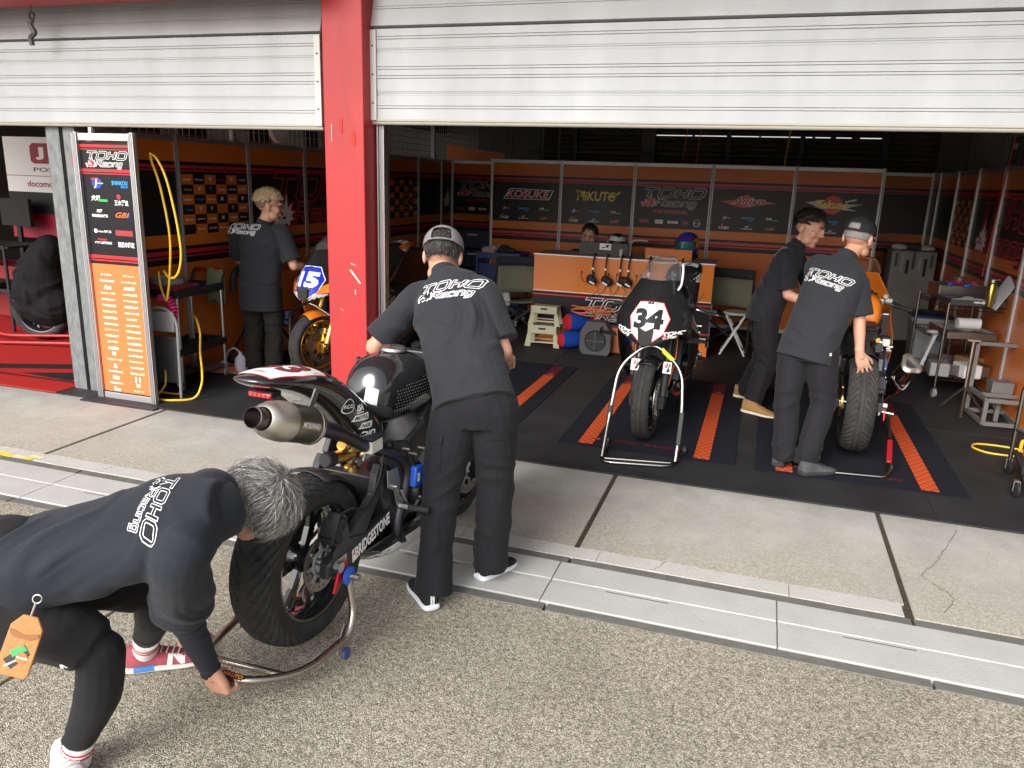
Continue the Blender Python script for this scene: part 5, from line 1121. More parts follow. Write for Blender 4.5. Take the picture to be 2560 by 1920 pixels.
# ---------- man crouching at the stand (front left)
O = V3(-1.8, 1.6, 0); pz = person('grey haired man in black crouching at the left, gripping the paddock stand', O)
q = lambda x, y, z: V3(x, y, z)-O
hipc = q(-1.96, 1.47, .675); neck = q(-1.405, 1.665, .865); shR = q(-1.402, 1.525, .79); shL = q(-1.48, 1.75, .862)
rv_h = V3(.28, -.95, -.05); rv_s = (shR-shL).normalized()
elR = q(-1.545, 1.675, .51); wrR = q(-1.600, 1.835, .195); kR = q(-1.675, 1.492, .455); aR = q(-1.825, 1.50, .075); kL = q(-1.81, 1.825, .44); aL = q(-1.99, 1.965, .115)
hR = hipc+rv_h*.085+V3(.02, 0, -.03); hL = hipc-rv_h*.085+V3(.02, 0, -.03)
elL = q(-1.72, 1.95, .60); wrL = q(-1.75, 1.93, .28)
CRv, CUv, CFv = CR, CU, CF
hup = (CR*.92+CU*.10-CF*.16).normalized(); hfc = (CR*.22-CU*.62+CF*.72).normalized(); hc = q(-1.405, 1.905, .80)-hup*.052; HH = headmat(hc, hup, hfc); HS = 1.27
m = MB(); torso(m, [(hipc, rv_h, .13, .10), (hipc*.6+neck*.4, rv_h, .12, .09), (hipc*.25+neck*.75, rv_s, .12, .07), (hipc*.05+neck*.95, rv_s, .05, .05)])
cap_chain(m, [neck-V3(.08, .03, .03), neck-V3(.02, 0, .02), hc-hup*.03], [.045, .05, .056]); head(m, HH, HS)
for a, b, c in ((shR, elR, wrR), (shL, elL, wrL)): cap_chain(m, [a, b], [.045, .04]); cap_chain(m, [b, c], [.038, .026])
for a, b, c in ((hR, kR, aR), (hL, kL, aL)): cap_chain(m, [a, b], [.07, .045]); cap_chain(m, [b, c], [.042, .026])
hand(m, wrR, V3(.03, .03, -.13), V3(.1, .9, .25), 1, 1.05, .02, 1.12, .9); hand(m, wrL, V3(0, -.02, -.12), V3(-.2, .9, .1), -1, 1.0, .02, 1.0, .9)
fuse(m, 'body', SKIN, pz, .0034, 2)
SL = mat('navy_undersleeve', (.020, .023, .034), .8, bump=.15, bs=300, sheen=.04)
m = MB(); 
for a, b, c in ((shR, elR, wrR), (shL, elL, wrL)): cap_chain(m, [a, b], [.056, .052]); cap_chain(m, [b, b*.45+c*.55, c+(c-b).normalized()*.012], [.050, .044, .033])
fuse(m, 'undersleeve', SL, pz, .006, 5, folds([((0, .3, 1), .035, .0035, elR, .12), ((.2, .2, 1), .03, .003, elL, .12), ((.1, .4, 1), .03, .002, wrR, .1)], 4, .0012))
m = MB(); ax_ = (neck-hipc).normalized(); dn = V3(-.15, .1, -1).normalized()
torso(m, [(hipc-ax_*.10+V3(-.04, 0, .0), rv_h, .170, .125), (hipc+ax_*.06, rv_h, .170, .125), (hipc*.6+neck*.4, rv_h*.7+rv_s*.3, .170, .115), (hipc*.24+neck*.76, rv_s, .180, .105), (neck*.90+hipc*.10, rv_s, .155, .090), (neck+ax_*.03, rv_s, .080, .070)])
for a, b in ((shR, elR), (shL, elL)):
    e = a*.22+b*.78; cap_chain(m, [a+(neck-a)*.3, a+V3(0, 0, 0), a*.5+b*.5, e], [.078, .082, .082, .086], 18); m.tube([a*.35+b*.65, a*.14+b*.86], [.084, .090], 20)
sh1 = fuse(m, 'polo_shirt', mat('navy_polo', (.019, .0215, .028), .8, nz=.25, ns=300, col2=(.013, .016, .024), bump=.12, bs=500, sheen=.06), pz, .006, 7,
    folds([((.6, -.3, .8), .10, .007, hipc+V3(.1, -.1, 0), .22), ((.8, .2, -.5), .09, .006, hipc*.5+neck*.5+V3(0, -.1, 0), .2), ((.2, .3, 1), .06, .006, shR*.5+elR*.5, .12), ((.9, .3, .3), .05, .005, hipc+V3(-.1, -.08, .06), .16), ((.5, -.2, 1), .07, .006, shR+V3(-.1, .0, -.05), .13)], 2, .003))
cdv = ((hc-neck).normalized()*.7+ax_*.6).normalized(); m = MB(); m.lathe([(.092, -.060), (.098, -.055), (.084, .016), (.078, .022), (.070, .0)], neck+(hc-neck)*.34, cdv, 28); m.build('collar', MATS['navy_polo'], pz)
back_logo(pz, sh1, (shL+shR)*.5+ax_*.0-rv_s*.022-V3(0, .03, 0)+V3(-.08, -.08, .14), rv_s, ax_+V3(0, .1, 0), .235)
m = MB()
for s_, (a, b, c) in ((1, (hR, kR, aR)), (-1, (hL, kL, aL))): cap_chain(m, [a, b], [.085, .064]); cap_chain(m, [b, b*.62+c*.38+(b-a)*.06, c+V3(0, 0, .02)], [.066, .066, .042])
fuse(m, 'leggings', mat('black_leggings', (.011, .011, .013), .7, bump=.1, bs=300, sheen=.04), pz, .006, 5, folds([((0, 0, 1), .03, .0025, aR, .1), ((0, 0, 1), .03, .0025, aL, .1)], 6, .001))
m = MB()
cap_chain(m, [hipc-V3(.09, .02, .0), hipc], [.15, .155]); 
for a, b, c in ((hR, kR, aR), (hL, kL, aL)): cap_chain(m, [a-V3(.03, 0, 0), a*.5+b*.5, a*.2+b*.8], [.118, .098, .080], 20); m.tube([a*.4+b*.6, a*.1+b*.9], [.090, .080], 20)
sho = fuse(m, 'shorts', mat('black_shorts', (.018, .017, .018), .88, bump=.15, bs=350, sheen=.04), pz, .006, 6, folds([((.5, .2, .8), .07, .006, hR*.6+kR*.4, .17), ((.3, .5, .7), .08, .006, hL*.5+kL*.5, .17), ((.8, 0, .3), .05, .004, kR, .1)], 5, .003))
G_ = Gfx(); G_.poly([(-.012, -.008), (-.004, .012), (.004, .012), (.016, .0), (.008, -.002), (.003, .005), (-.002, -.008)], LET[0]); G_.build('shorts_mark', pz, fr(kR*.85+hR*.15+V3(-.02, -.02, -.04), CR, CU+CR*.3), project=[bvh(sho)], off=.001, maxlen=.01)
SOCK = mat('white_sock', (.75, .74, .72), .9, bump=.4, bs=150); SOCKR = mat('red_sock_stripe', (.42, .03, .06), .9)
for kk, aa in ((kR, aR), (kL, aL)):
    d = (kk-aa).normalized(); m = MB(); m.tube([aa-d*.05, aa-d*.01, aa+d*.045], [.046, .044, .046], 20); m.build('sock', SOCK, pz)
    for e in (.008, .026): m = MB(); band(m, aa+d*e, d, .0465, .007, 20); m.build('sock_stripe', SOCKR, pz)
RSH = mat('burgundy_suede', (.30, .045, .065), .85, nz=.5, ns=9, col2=(.42, .16, .17), bump=.2, bs=200); RSO = mat('grey_white_sole', (.62, .60, .56), .7); 
s1, _ = shoe(pz, q(-2.075, 1.935, 0), q(-1.835, 2.11, 0), RSH, RSO, .10)
shoe(pz, q(-1.90, 1.51, 0), q(-1.70, 1.39, 0), mat('white_leather_shoe', (.62, .60, .58), .6, nz=.4, ns=12), RSO, .10)
dd = (V3(-1.835, 2.12, 0)-V3(-2.045, 1.945, 0)).normalized()
G_ = Gfx(); G_.text('N', .0, .0, .055, WHT, 0, .06, .15, .07); G_.build('shoe_letter', pz, fr(q(-1.915, 2.03, .055)+V3(.1, -.12, 0), dd, (0, 0, 1)), project=[bvh(s1)], off=.001, maxlen=.008)
G_ = Gfx(); G_.rect(-.04, -.012, .03, .010, mat('blue_sole', (.06, .18, .45), .6)); G_.build('sole_patch', pz, fr(q(-2.01, 1.975, .026)+V3(.1, -.12, 0), dd, (0, 0, 1)), project=[bvh(s1), bvh(_)], off=.001, maxlen=.01)
# grey hair, thinning crown
GH = [mat('hair_silver', (.62, .60, .57), .4), mat('hair_grey', (.32, .31, .29), .45), mat('hair_dark_grey', (.07, .066, .062), .45), mat('hair_mid', (.13, .12, .115), .45)]
def kp1(d, n_): 
    f = d[2]*.9-d[1]*.6+.16-1.6*max(0, abs(d[0])-.62)*(1 if d[2] < .25 else 0); return f if f > 0 else f
hair_cap(HH, pz, mat('grey_hair_mass', (.12, .115, .11), .6, nz=.9, ns=60, col2=(.28, .27, .26), bump=1, bs=180), HS, kp1, (.010, .010, .008), 5, .0035)
strands(HH, pz, [GH[0], GH[1], GH[3], GH[2], GH[1], GH[3]], HS, 8500, .042, kp1, lambda d: (d.x*1.2+.25, d.y*1.0+.1, .15-d.z*.9) if d.z < .75 else (d.x+.3, d.y+.5, 0), .0007, 4, .24, .13)
G_ = None
# leather card pouch on his hip
t = thing('card_pouch', 'tan leather card pouch dangling on a ring from the crouching man\'s waist', 'pouch', (0, 0, 0)); 
pc_ = V3(-1.70, 1.275, .60); t.location = pc_; xr = (CR*.93-CU*.28+CF*.12).normalized(); yu = (CU*.93+CR*.30+CF*.05).normalized(); nn = xr.cross(yu).normalized()
LEA = mat('tan_leather', (.42, .19, .06), .5, nz=.5, ns=30, col2=(.33, .13, .035), bump=.3, bs=90)
m = MB(); m.prism([(-.035, -.075), (.035, -.075), (.042, -.065), (.040, .055), (.018, .085), (-.018, .085), (-.040, .055), (-.042, -.065)], -nn*.004, xr, yu, .008); m.build('case', LEA, t, bevel=.0025)
m = MB(); m.prism([(-.036, .035), (-.02, .025), (.02, .025), (.036, .035), (.036, .045), (.0, .036), (-.036, .045)], nn*.0042, xr, yu, .002); m.build('flap', mat('dark_leather', (.25, .10, .03), .5), t, bevel=.0006)
m = MB(); m.tube([yu*.085+(xr*math.cos(a)+yu*math.sin(a))*.011+yu*.045 for a in np.linspace(0, 2*PI, 17)[:-1]], .002, 8, closed=True); m.tube([yu*.078, yu*.12], .003, 8); m.build('key_ring', STEEL, t)
G_ = Gfx(); G_.poly([(-.03, -.035), (-.006, -.055), (.03, -.01), (.01, .012)], mat('card_black', (.03, .03, .03), .4)); G_.poly([(-.02, -.01), (.01, .01), (.02, .0), (-.01, -.025)], GRN, 1); G_.disc(.012, -.022, .014, ORGD, 1); G_.text('ORANGE', .014, -.022, .005, WHT, 2, .02); G_.text('PADDOCK', -.01, -.04, .005, WHT, 2, .02, 0, None, 'c', .7)
G_.build('card', t, fr(nn*.0045, xr, yu), off=.0006)

# ---------- generic standing or seated figure
def figure(label, O_, J, o_=None, **k):
    pz = person(label, O_); O_ = Vector(O_); q = {a: (Vector(b)-O_ if isinstance(b, tuple) and len(b) == 3 else b) for a, b in J.items()}; s = k.get('s', 1.0)
    hip, neck, shL, shR = q['hip'], q['neck'], q['shL'], q['shR']; rvh = Vector(k['rvh']).normalized(); rvs = (shR-shL).normalized(); ax = (neck-hip).normalized(); hc = q['head']
    HH = headmat(hc, k['hup'], k['hface']); hs = k.get('hs', 1.08); vox = k.get('vox', .0055); hips = {1: hip+rvh*.085+V3(0, 0, -.03), -1: hip-rvh*.085+V3(0, 0, -.03)}
    arms = [(shR, q['elR'], q['wrR'], 'R'), (shL, q['elL'], q['wrL'], 'L')]; legs = [(hips[1], q['kR'], q['aR']), (hips[-1], q['kL'], q['aL'])] if 'kR' in q else []
    m = MB(); torso(m, [(hip, rvh, .13, .09), (hip*.5+neck*.5, rvh, .12, .08), (neck*.85+hip*.15, rvs, .13, .08), (neck, rvs, .06, .055)])
    cap_chain(m, [neck-ax*.05, neck, hc-Vector(k['hup']).normalized()*.06], [.062, .057, .055]); head(m, HH, hs)
    for a, b, c, _ in arms: cap_chain(m, [a, b], [.046, .040]); cap_chain(m, [b, b*.6+c*.4, c], [.040, .037, .027])
    for a, b, c in legs: cap_chain(m, [a, b, c], [.07, .05, .035])
    for c, h in (('wrR', 'hR'), ('wrL', 'hL')):
        if h in k: d_, n_, sd_, cu_, sp_, th_ = k[h]; hand(m, q[c], d_, n_, sd_, cu_, sp_, k.get('hsz', 1.0), th_)
    body = fuse(m, 'body', k.get('skin', SKIN), pz, k.get('bvox', .0045), k.get('bsm', 5))
    sw = k.get('bulk', 1.0); hem = k.get('hem', .10); m = MB(); hemv = k.get('hemdir', -ax)
    torso(m, [(hip+Vector(hemv)*hem, rvh, .178*sw, .135*sw), (hip+ax*.05, rvh, .172*sw, .130*sw), (hip*.55+neck*.45, rvh*.6+rvs*.4, .170*sw, .120*sw), (hip*.26+neck*.74, rvs, .185*sw, .115*sw), (neck*.90+hip*.10, rvs, .160*sw, .092*sw), (neck+ax*.02, rvs, .074, .066)])
    for a, b, c, _ in arms: cap_chain(m, [a+(neck-a)*.3, a, a*.4+b*.6], [.066*sw, .076*sw, .074*sw], 16); m.tube([a*.6+b*.4, a*.16+b*.84], [.074*sw, .083*sw], 20)
    sh = fuse(m, 'polo_shirt', k.get('shirt', SHIRT), pz, vox, 6, folds(k.get('folds', lambda q: [])(dict(q, ax=ax)), k.get('seed', 3), .0028))
    m = MB(); cd_ = (hc-neck).normalized(); m.lathe([(.058, -.03), (.066, -.03), (.062, .025), (.056, .028), (.050, .0)], neck+cd_*.035, cd_*.7+ax*.3, 28); m.build('collar', k.get('shirt', SHIRT), pz)
    if legs:
        tm = k.get('trousers', TROU); m = MB(); torso(m, [(hip-V3(0, 0, .09), rvh, .155, .12), (hip, rvh, .158, .120), (hip+ax*.06, rvh, .145, .105)]); fl = k.get('flare', .062); lw = k.get('legw', 1.0)
        for a, b, c in legs: cap_chain(m, [a, a*.5+b*.5, b, b*.5+c*.5, c+V3(0, 0, .03)], [.104*lw, .094*lw, .080*lw, .076*lw, .064*lw], 18); m.tube([b*.4+c*.6, c-V3(0, 0, .035)], [.073*lw, fl*1.04], 20)
        tr = fuse(m, 'trousers', tm, pz, vox, 6, folds([((.5, .2, 1), .06, .005, legs[0][1], .13), ((-.5, -.2, 1), .06, .005, legs[1][1], .13), ((.5, 0, .8), .06, .006, legs[0][2]+V3(0, 0, .06), .12), ((-.5, 0, .8), .06, .006, legs[1][2]+V3(0, 0, .06), .12), ((.7, 0, .5), .07, .005, hip-V3(0, 0, .15), .16), ((1, .3, .1), .08, .004, legs[0][1]*.5+legs[0][2]*.5, .2), ((1, -.3, .1), .08, .004, legs[1][1]*.5+legs[1][2]*.5, .2)], k.get('seed', 3)+1, .0025))
    else: tr = None
    if 'tag' in k:
        G_ = Gfx(); G_.rect(-.007, -.009, .007, .009, WHT); G_.disc(0, 0, .004, BLKM, 1, 10); G_.build('hem_tag', pz, fr(Vector(k['tag'])-O_, (1, 0, 0), (0, 0, 1)), project=[bvh(sh)], off=.0025, maxlen=.01)
    if 'pocket' in k and tr:
        for c_ in k['pocket']:
            G_ = Gfx(); G_.poly([(-.06, .08), (.06, .08), (.065, -.085), (-.055, -.09)], k.get('trousers', TROU)); G_.poly([(-.064, .085), (.064, .085), (.062, .045), (-.062, .045)], k.get('trousers', TROU), 8); G_.build('pocket', pz, fr(Vector(c_)-O_, (1, 0, 0), (0, 0, 1)), project=[bvh(tr)], off=.004, maxlen=.02)
    if 'logo' in k: lo, xd, yd, w = k['logo']; back_logo(pz, sh, Vector(lo)-O_, xd, yd, w)
    if 'eyes' in k: face_bits(HH, pz, hs, k['eyes'], k.get('brow', HAIRB))
    return pz, HH, hs, sh, tr, body, O_
def short_hair(d, q_, front=.25): 
    return d[2]*.8-d[1]*.55+.32+q_*.3 if True else 0
def ballcap(H, pz, s, mt, wide=False, back=False, brimdir=1, stitch=None):
    """six panel cap; back = worn reversed with the strap opening showing"""
    m = MB(); nu, nv = 48, 16; sg = -1 if back else 1; P = []
    for i in range(nv+1):
        t = R(97)*i/nv; row = []
        for j in range(nu):
            a = 2*PI*j/nu; x = math.sin(t)*math.cos(a); y = math.sin(t)*math.sin(a); z = math.cos(t); g = 1+.006*abs(math.sin(3*a)); tilt = -.006*sg*y
            row.append(H@(Vector((x*.089*g, -.012+y*.110*g, .040+z*.090+tilt))*s))
        P.append(row)
    vs = [p for r_ in P for p in r_]; fs = []
    for i in range(nv):
        for j in range(nu):
            a = 2*PI*(j+.5)/nu; t = R(97)*(i+.5)/nv; yy = math.sin(a)*sg
            if yy < (-.86 if wide else -.90) and R(56 if wide else 64) < t < R(89): continue     # strap opening
            fs.append((i*nu+j, (i+1)*nu+j, (i+1)*nu+(j+1) % nu, i*nu+(j+1) % nu))
    m.add(vs, fs); m.build('cap', mt, pz, solid=.0025*s, sub=1, weld=True)
    m = MB(); Q = []
    for j in range(13):
        a = R(28+124*j/12)*1; row = []
        for k in range(6):
            e = k/5; row.append(H@(Vector((math.cos(a)*(.090+e*.004), sg*(-.012+math.sin(a)*(.108+e*.062*math.sin(a))), .030-.018*e-.020*abs(math.cos(a))*1.0))*s))
        Q.append(row)
    m.grid(Q); m.build('cap_brim', mt, pz, solid=.003*s, sub=1)
    m = MB(); m.ell(H@(Vector((0, -.012, .133))*s), (.006*s,)*3, nu=10, nv=6); m.build('cap_button', mt, pz)
    m = MB(); m.tube([H@(Vector((math.cos(a)*.090, sg*(-.012-abs(math.sin(a))*.112), .034))*s) for a in [R(230+80*i/8) for i in range(9)]], .0035*s, 6); m.build('cap_strap', BLKM, pz)
# ---------- man with the reversed cap, leaning over the black motorcycle
FR2 = lambda q: [((1, .2, .15), .10, .009, q['hip']*.45+q['neck']*.55, .22), ((-.6, .1, 1), .07, .009, q['hip']*.7+q['shR']*.3, .18), ((.5, .0, 1), .085, .007, q['hip']+V3(0, -.1, .22), .20), ((-.5, .2, 1), .075, .006, q['hip']+V3(.12, -.1, .32), .17), ((.9, 0, .5), .07, .006, q['shR']*.5+q['hip']*.5, .15), ((.4, .2, -1), .09, .006, q['shL']*.6+q['hip']*.4, .2), ((0, .3, 1), .055, .005, q['shL']*.6+q['elL']*.4, .1)]
p2, H2, S2, sh2, tr2, bd2, O2 = figure('man in a grey cap leaning over the black motorcycle, seen from behind', (-1.12, 2.95, 0),
    dict(hip=(-1.125, 3.03, .86), neck=(-1.445, 3.44, 1.325), shL=(-1.585, 3.40, 1.22), shR=(-1.22, 3.37, 1.275), elL=(-1.765, 3.32, .985), wrL=(-1.84, 3.47, .955), elR=(-1.085, 3.29, 1.04), wrR=(-1.14, 3.49, .97),
         head=(-1.505, 3.56, 1.42), kL=(-1.225, 2.90, .48), kR=(-1.03, 3.06, .50), aL=(-1.20, 2.765, .10), aR=(-1.045, 3.06, .10)),
    rvh=(.93, .18, .12), hup=(-.10, .42, .9), hface=(-.25, .9, -.42), hs=1.12, bulk=1.05, vox=.006, hem=.02, hemdir=(.3, -.5, -1), folds=FR2, flare=.078, legw=1.06,
    hL=((.1, .5, -.3), (.3, .1, -.9), 1, .9, .05, .6), hR=((-.1, .5, -.2), (0, .1, -1), -1, .9, .05, .6), logo=((-1.375, 3.17, 1.355), (1, -.03, .22), (-.28, .45, .8), .305), seed=12, tag=(-.96, 2.6, .885), pocket=((-1.27, 2.5, .66), (-.98, 2.6, .68)))
ballcap(H2, p2, S2, mat('grey_cap', (.17, .16, .17), .85, bump=.15, bs=300), wide=True)
kp2 = lambda d, n_: (.42-d[2]*1.0-d[1]*.55) if d[1] < .35 and d[2] > -.75 else -1
hair_cap(H2, p2, HAIRB, S2, lambda d, n_: (d[2]*.8-d[1]*.7+.45) if d[2] > -.62 else -1, (.007, .007, .004), 8, .0025)
strands(H2, p2, [HAIRB, mat('hair_speck', (.16, .15, .15), .45), HAIRB], S2, 1600, .022, lambda d, n_: (-.1-d[1]) if -.62 < d[2] < .75 else -1, lambda d: (d.x*.3, 0, -1), .0006, 5, .25, .2, grow=.006)
SM = mat('black_knit_shoe', (.020, .020, .022), .85, bump=.4, bs=250); SW = mat('white_foam_sole', (.72, .72, .80), .6, bump=.2, bs=60)
for h_, t_, an in (((-1.175, 2.705, 0), (-1.36, 2.905, 0), 0), ((-1.085, 3.01, 0), (-.985, 3.25, 0), 1)):
    h_ = Vector(h_)-O2+V3(0, 0, .006*an); t_ = Vector(t_)-O2+V3(0, 0, .006*an); s_, so_ = shoe(p2, h_, t_, SM, SW, .105, 1.0, wedge=.036)
    d_ = (t_-h_).normalized(); G_ = Gfx(); G_.rect(-.009, -.035, .009, .04, WHT); G_.text('SPORT TECH', 0, 0, .009, BLKM, 1, .02, 0, .07, rot=PI/2); G_.build('heel_tab', p2, fr(h_+V3(0, 0, .065)-d_*.1, d_.cross(V3(0, 0, 1)), (0, 0, 1)), project=[bvh(s_)], off=.0012, maxlen=.01)
m = MB(); hn = (Vector((-1.505, 3.56, 1.42))-Vector((-1.445, 3.44, 1.325))).normalized(); m.tube([Vector((-1.445, 3.44, 1.325))-O2+hn*.035+Vector(c) for c in [((x_*.066*math.cos(a)), (x_*.062*math.sin(a)), 0.02*math.sin(a)-.01) for x_ in (1,) for a in np.linspace(0, 2*PI, 25)[:-1]]], .004, 6, closed=True); m.build('lanyard', BLKM, p2)
# ---------- blond man at the number 15 bike
p3, H3, S3, sh3, tr3, bd3, O3 = figure('blond man with glasses standing by the left wall at the number 15 motorcycle', (-4.22, 5.85, 0),
    dict(hip=(-4.235, 5.86, .80), neck=(-4.185, 5.87, 1.335), shL=(-4.395, 5.79, 1.275), shR=(-4.035, 5.93, 1.27), elL=(-4.47, 5.90, 1.02), wrL=(-4.36, 6.06, .98), elR=(-3.93, 5.93, 1.00), wrR=(-3.90, 6.10, .995),
         head=(-4.125, 5.885, 1.51), kL=(-4.34, 5.89, .44), kR=(-4.14, 5.90, .44), aL=(-4.33, 5.83, .10), aR=(-4.15, 5.88, .10)),
    rvh=(.93, .36, 0), hup=(.10, .05, 1), hface=(.78, .60, -.28), hs=1.10, bulk=1.06, hem=.20, hemdir=(0, 0, -1), trousers=TROU2, flare=.075,
    folds=lambda q: [((.5, 0, 1), .09, .006, q['hip']+V3(0, -.1, .15), .2), ((-.5, 0, 1), .08, .006, q['hip']+V3(.1, -.1, .3), .16), ((.8, .0, .5), .06, .005, q['shR']*.6+q['hip']*.4, .13)],
    hR=((.35, .75, .15), (-.5, .3, -.5), -1, .8, .05, .7), hL=((.5, .8, 0), (.3, 0, -.8), 1, .7, .05, .6), logo=((-4.295, 5.70, 1.315), (.93, .34, -.03), (0, .1, 1), .285), tag=(-4.05, 5.5, .66), pocket=((-4.36, 5.5, .52),), eyes=.5, brow=mat('blond_brow', (.25, .16, .07), .6), seed=5)
BLD = mat('blond_hair', (.70, .55, .32), .5, nz=.8, ns=70, col2=(.42, .30, .15), bump=.9, bs=150)
hair_cap(H3, p3, BLD, S3, lambda d, n_: (d[2]*1.0-d[1]*.25-.08+n_*.6), (.008, .006, .014), 3, .006)
hair_cap(H3, p3, mat('shaved_hair', (.17, .11, .07), .8), S3, lambda d, n_: (d[2]*.8-d[1]*.9+.25) if d[2] > -.65 else -1, (.002, .002, .002), 3, .001, name='shaved_sides')
strands(H3, p3, [BLD, mat('blond_light', (.85, .72, .48), .5)], S3, 1500, .026, lambda d, n_: d[2]-d[1]*.2-.05, lambda d: (d.x, d.y+.3, .4), .0008, 5, .6, .5, grow=.014)
m = MB(); R3_ = H3
for s_ in (-1, 1):
    m.tube([H3@(Vector((s_*(.033+.023*math.cos(a)), .102, .005+.017*math.sin(a)))*S3) for a in np.linspace(0, 2*PI, 15)[:-1]], .0014, 6, closed=True); m.tube([H3@(Vector(c)*S3) for c in ((s_*.056, .100, .010), (s_*.079, .05, .012), (s_*.083, -.02, .008))], .0016, 6)
m.tube([H3@(Vector(c)*S3) for c in ((-.010, .104, .008), (0, .108, .010), (.010, .104, .008))], .0014, 6); m.build('glasses', BLKM, p3)
for h_, t_ in (((-4.34, 5.78, .018), (-4.28, 6.04, .018)), ((-4.16, 5.83, .018), (-4.08, 6.08, .018))): shoe(p3, Vector(h_)-O3, Vector(t_)-O3, BLKM, BLKM, .09)
t = thing('screwdriver', 'screwdriver with an orange handle held by the blond man', 'screwdriver', (-3.885, 6.19, 1.03))
m = MB(); m.lathe([(0, -.01), (.010, 0), (.013, .02), (.011, .05), (.014, .075), (.009, .09), (0, .092)], (0, 0, 0), (-.35, .0, 1), 12); m.build('handle', ORG, t); m = MB(); m.cyl((0, 0, 0), (.05, 0, -.10), .003, n=8); m.build('shaft', STEEL, t)
# ---------- dark haired man looking down, turned to the right
p4, H4, S4, sh4, tr4, bd4, O4 = figure('dark haired man looking down over the orange motorcycle, in suede work boots', (.08, 6.5, 0),
    dict(hip=(.055, 6.52, .86), neck=(.235, 6.55, 1.355), shL=(.235, 6.74, 1.27), shR=(.165, 6.40, 1.265), elL=(.42, 6.78, 1.03), wrL=(.56, 6.62, .96), elR=(.215, 6.375, 1.0), wrR=(.42, 6.35, .935),
         head=(.318, 6.55, 1.505), kL=(.09, 6.66, .46), kR=(.12, 6.44, .46), aL=(-.02, 6.80, .11), aR=(.045, 6.41, .11)),
    rvh=(.15, -1, 0), hup=(.28, -.02, .95), hface=(.80, -.50, -.42), hs=1.16, bulk=1.02, hem=.10, hemdir=(-.1, 0, -1), shirt=mat('black_polo', (.014, .015, .019), .85, nz=.25, ns=300, col2=(.010, .011, .014), bump=.12, bs=500, sheen=.06),
    folds=lambda q: [((.4, 0, 1), .08, .006, q['hip']+V3(0, -.1, .15), .18), ((.9, .0, .4), .06, .005, q['shR']*.5+q['hip']*.5, .15)],
    hR=((.8, .3, -.3), (0, .3, -1), -1, .7, .05, .6), hL=((.5, -.5, -.3), (0, -.3, -1), 1, .7, .05, .6), logo=((.09, 6.55, 1.33), (.1, -1, .0), (.25, 0, 1), .27), eyes=.12, seed=8)
hair_cap(H4, p4, HAIRB, S4, lambda d, n_: (d[2]*.9-d[1]*.55+.12+n_*.7) if d[2] > -.55 else -1, (.014, .014, .014), 13, .006)
strands(H4, p4, [HAIRB], S4, 1500, .035, lambda d, n_: d[2]*.9-d[1]*.4+.0, lambda d: (d.x+.2, d.y*.6+.5, -.3), .0009, 5, .5, .3, grow=.014)
SU = mat('suede_boot', (.30, .17, .07), .9, nz=.3, ns=20, bump=.2, bs=200); CSO = mat('cream_sole', (.60, .54, .42), .8)
for h_, t_ in (((-.035, 6.385, .018), (.235, 6.285, .018)), ((-.12, 6.84, .018), (.14, 6.80, .018))): shoe(p4, Vector(h_)-O4, Vector(t_)-O4, SU, CSO, .115, 1.08, name='work_boot')
# ---------- man in the black cap holding the rear tyre
p5, H5, S5, sh5, tr5, bd5, O5 = figure('older man in a black cap resting a hand on the orange bike\'s rear tyre', (.4, 5.3, 0),
    dict(hip=(.345, 5.27, .83), neck=(.505, 5.55, 1.355), shL=(.345, 5.60, 1.30), shR=(.60, 5.46, 1.215), elL=(.40, 5.80, 1.08), wrL=(.60, 5.92, 1.0), elR=(.640, 5.44, .985), wrR=(.668, 5.40, .775),
         head=(.585, 5.64, 1.50), kL=(.25, 5.20, .46), kR=(.47, 5.22, .46), aL=(.275, 5.14, .11), aR=(.405, 5.08, .11)),
    rvh=(.95, -.25, 0), hup=(.15, .10, .98), hface=(.45, .88, -.20), hs=1.12, bulk=1.04, hem=.10, hemdir=(-.15, -.1, -1), flare=.066,
    folds=lambda q: [((.7, 0, 1), .10, .008, q['hip']+V3(.05, -.1, .25), .2), ((.8, 0, .8), .08, .006, q['shR']*.5+q['hip']*.5, .16), ((-.3, 0, 1), .08, .005, q['hip']+V3(-.1, -.1, .1), .15)],
    hR=((.38, .02, -.88), (-.1, .9, -.3), -1, (.30, .20, .20, .25), .34, .05), hL=((.7, .3, -.3), (0, .1, -1), 1, .7, .05, .6), logo=((.385, 5.28, 1.28), (.93, -.22, -.27), (.20, .3, 1), .30), tag=(.47, 4.9, .80), seed=21)
hair_cap(H5, p5, mat('cropped_grey', (.22, .21, .20), .8, bump=.5, bs=200), S5, lambda d, n_: (d[2]*.8-d[1]*.9+.35) if -.55 < d[2] < .95 else -1, (.004, .003, .003), 3, .001)
ballcap(H5, p5, S5, mat('black_cap', (.018, .018, .020), .8, bump=.15, bs=300))
TRA = mat('grey_trail_shoe', (.055, .055, .06), .75, nz=.5, ns=25, col2=(.11, .11, .115), bump=.3, bs=150); TRS = mat('dark_lug_sole', (.03, .03, .032), .8, bump=.5, bs=60)
for h_, t_ in (((.37, 5.00, .018), (.60, 5.17, .018)), ((.235, 5.10, .018), (.285, 5.33, .018))): shoe(p5, Vector(h_)-O5, Vector(t_)-O5, TRA, TRS, .10, 1.12, wedge=.036)
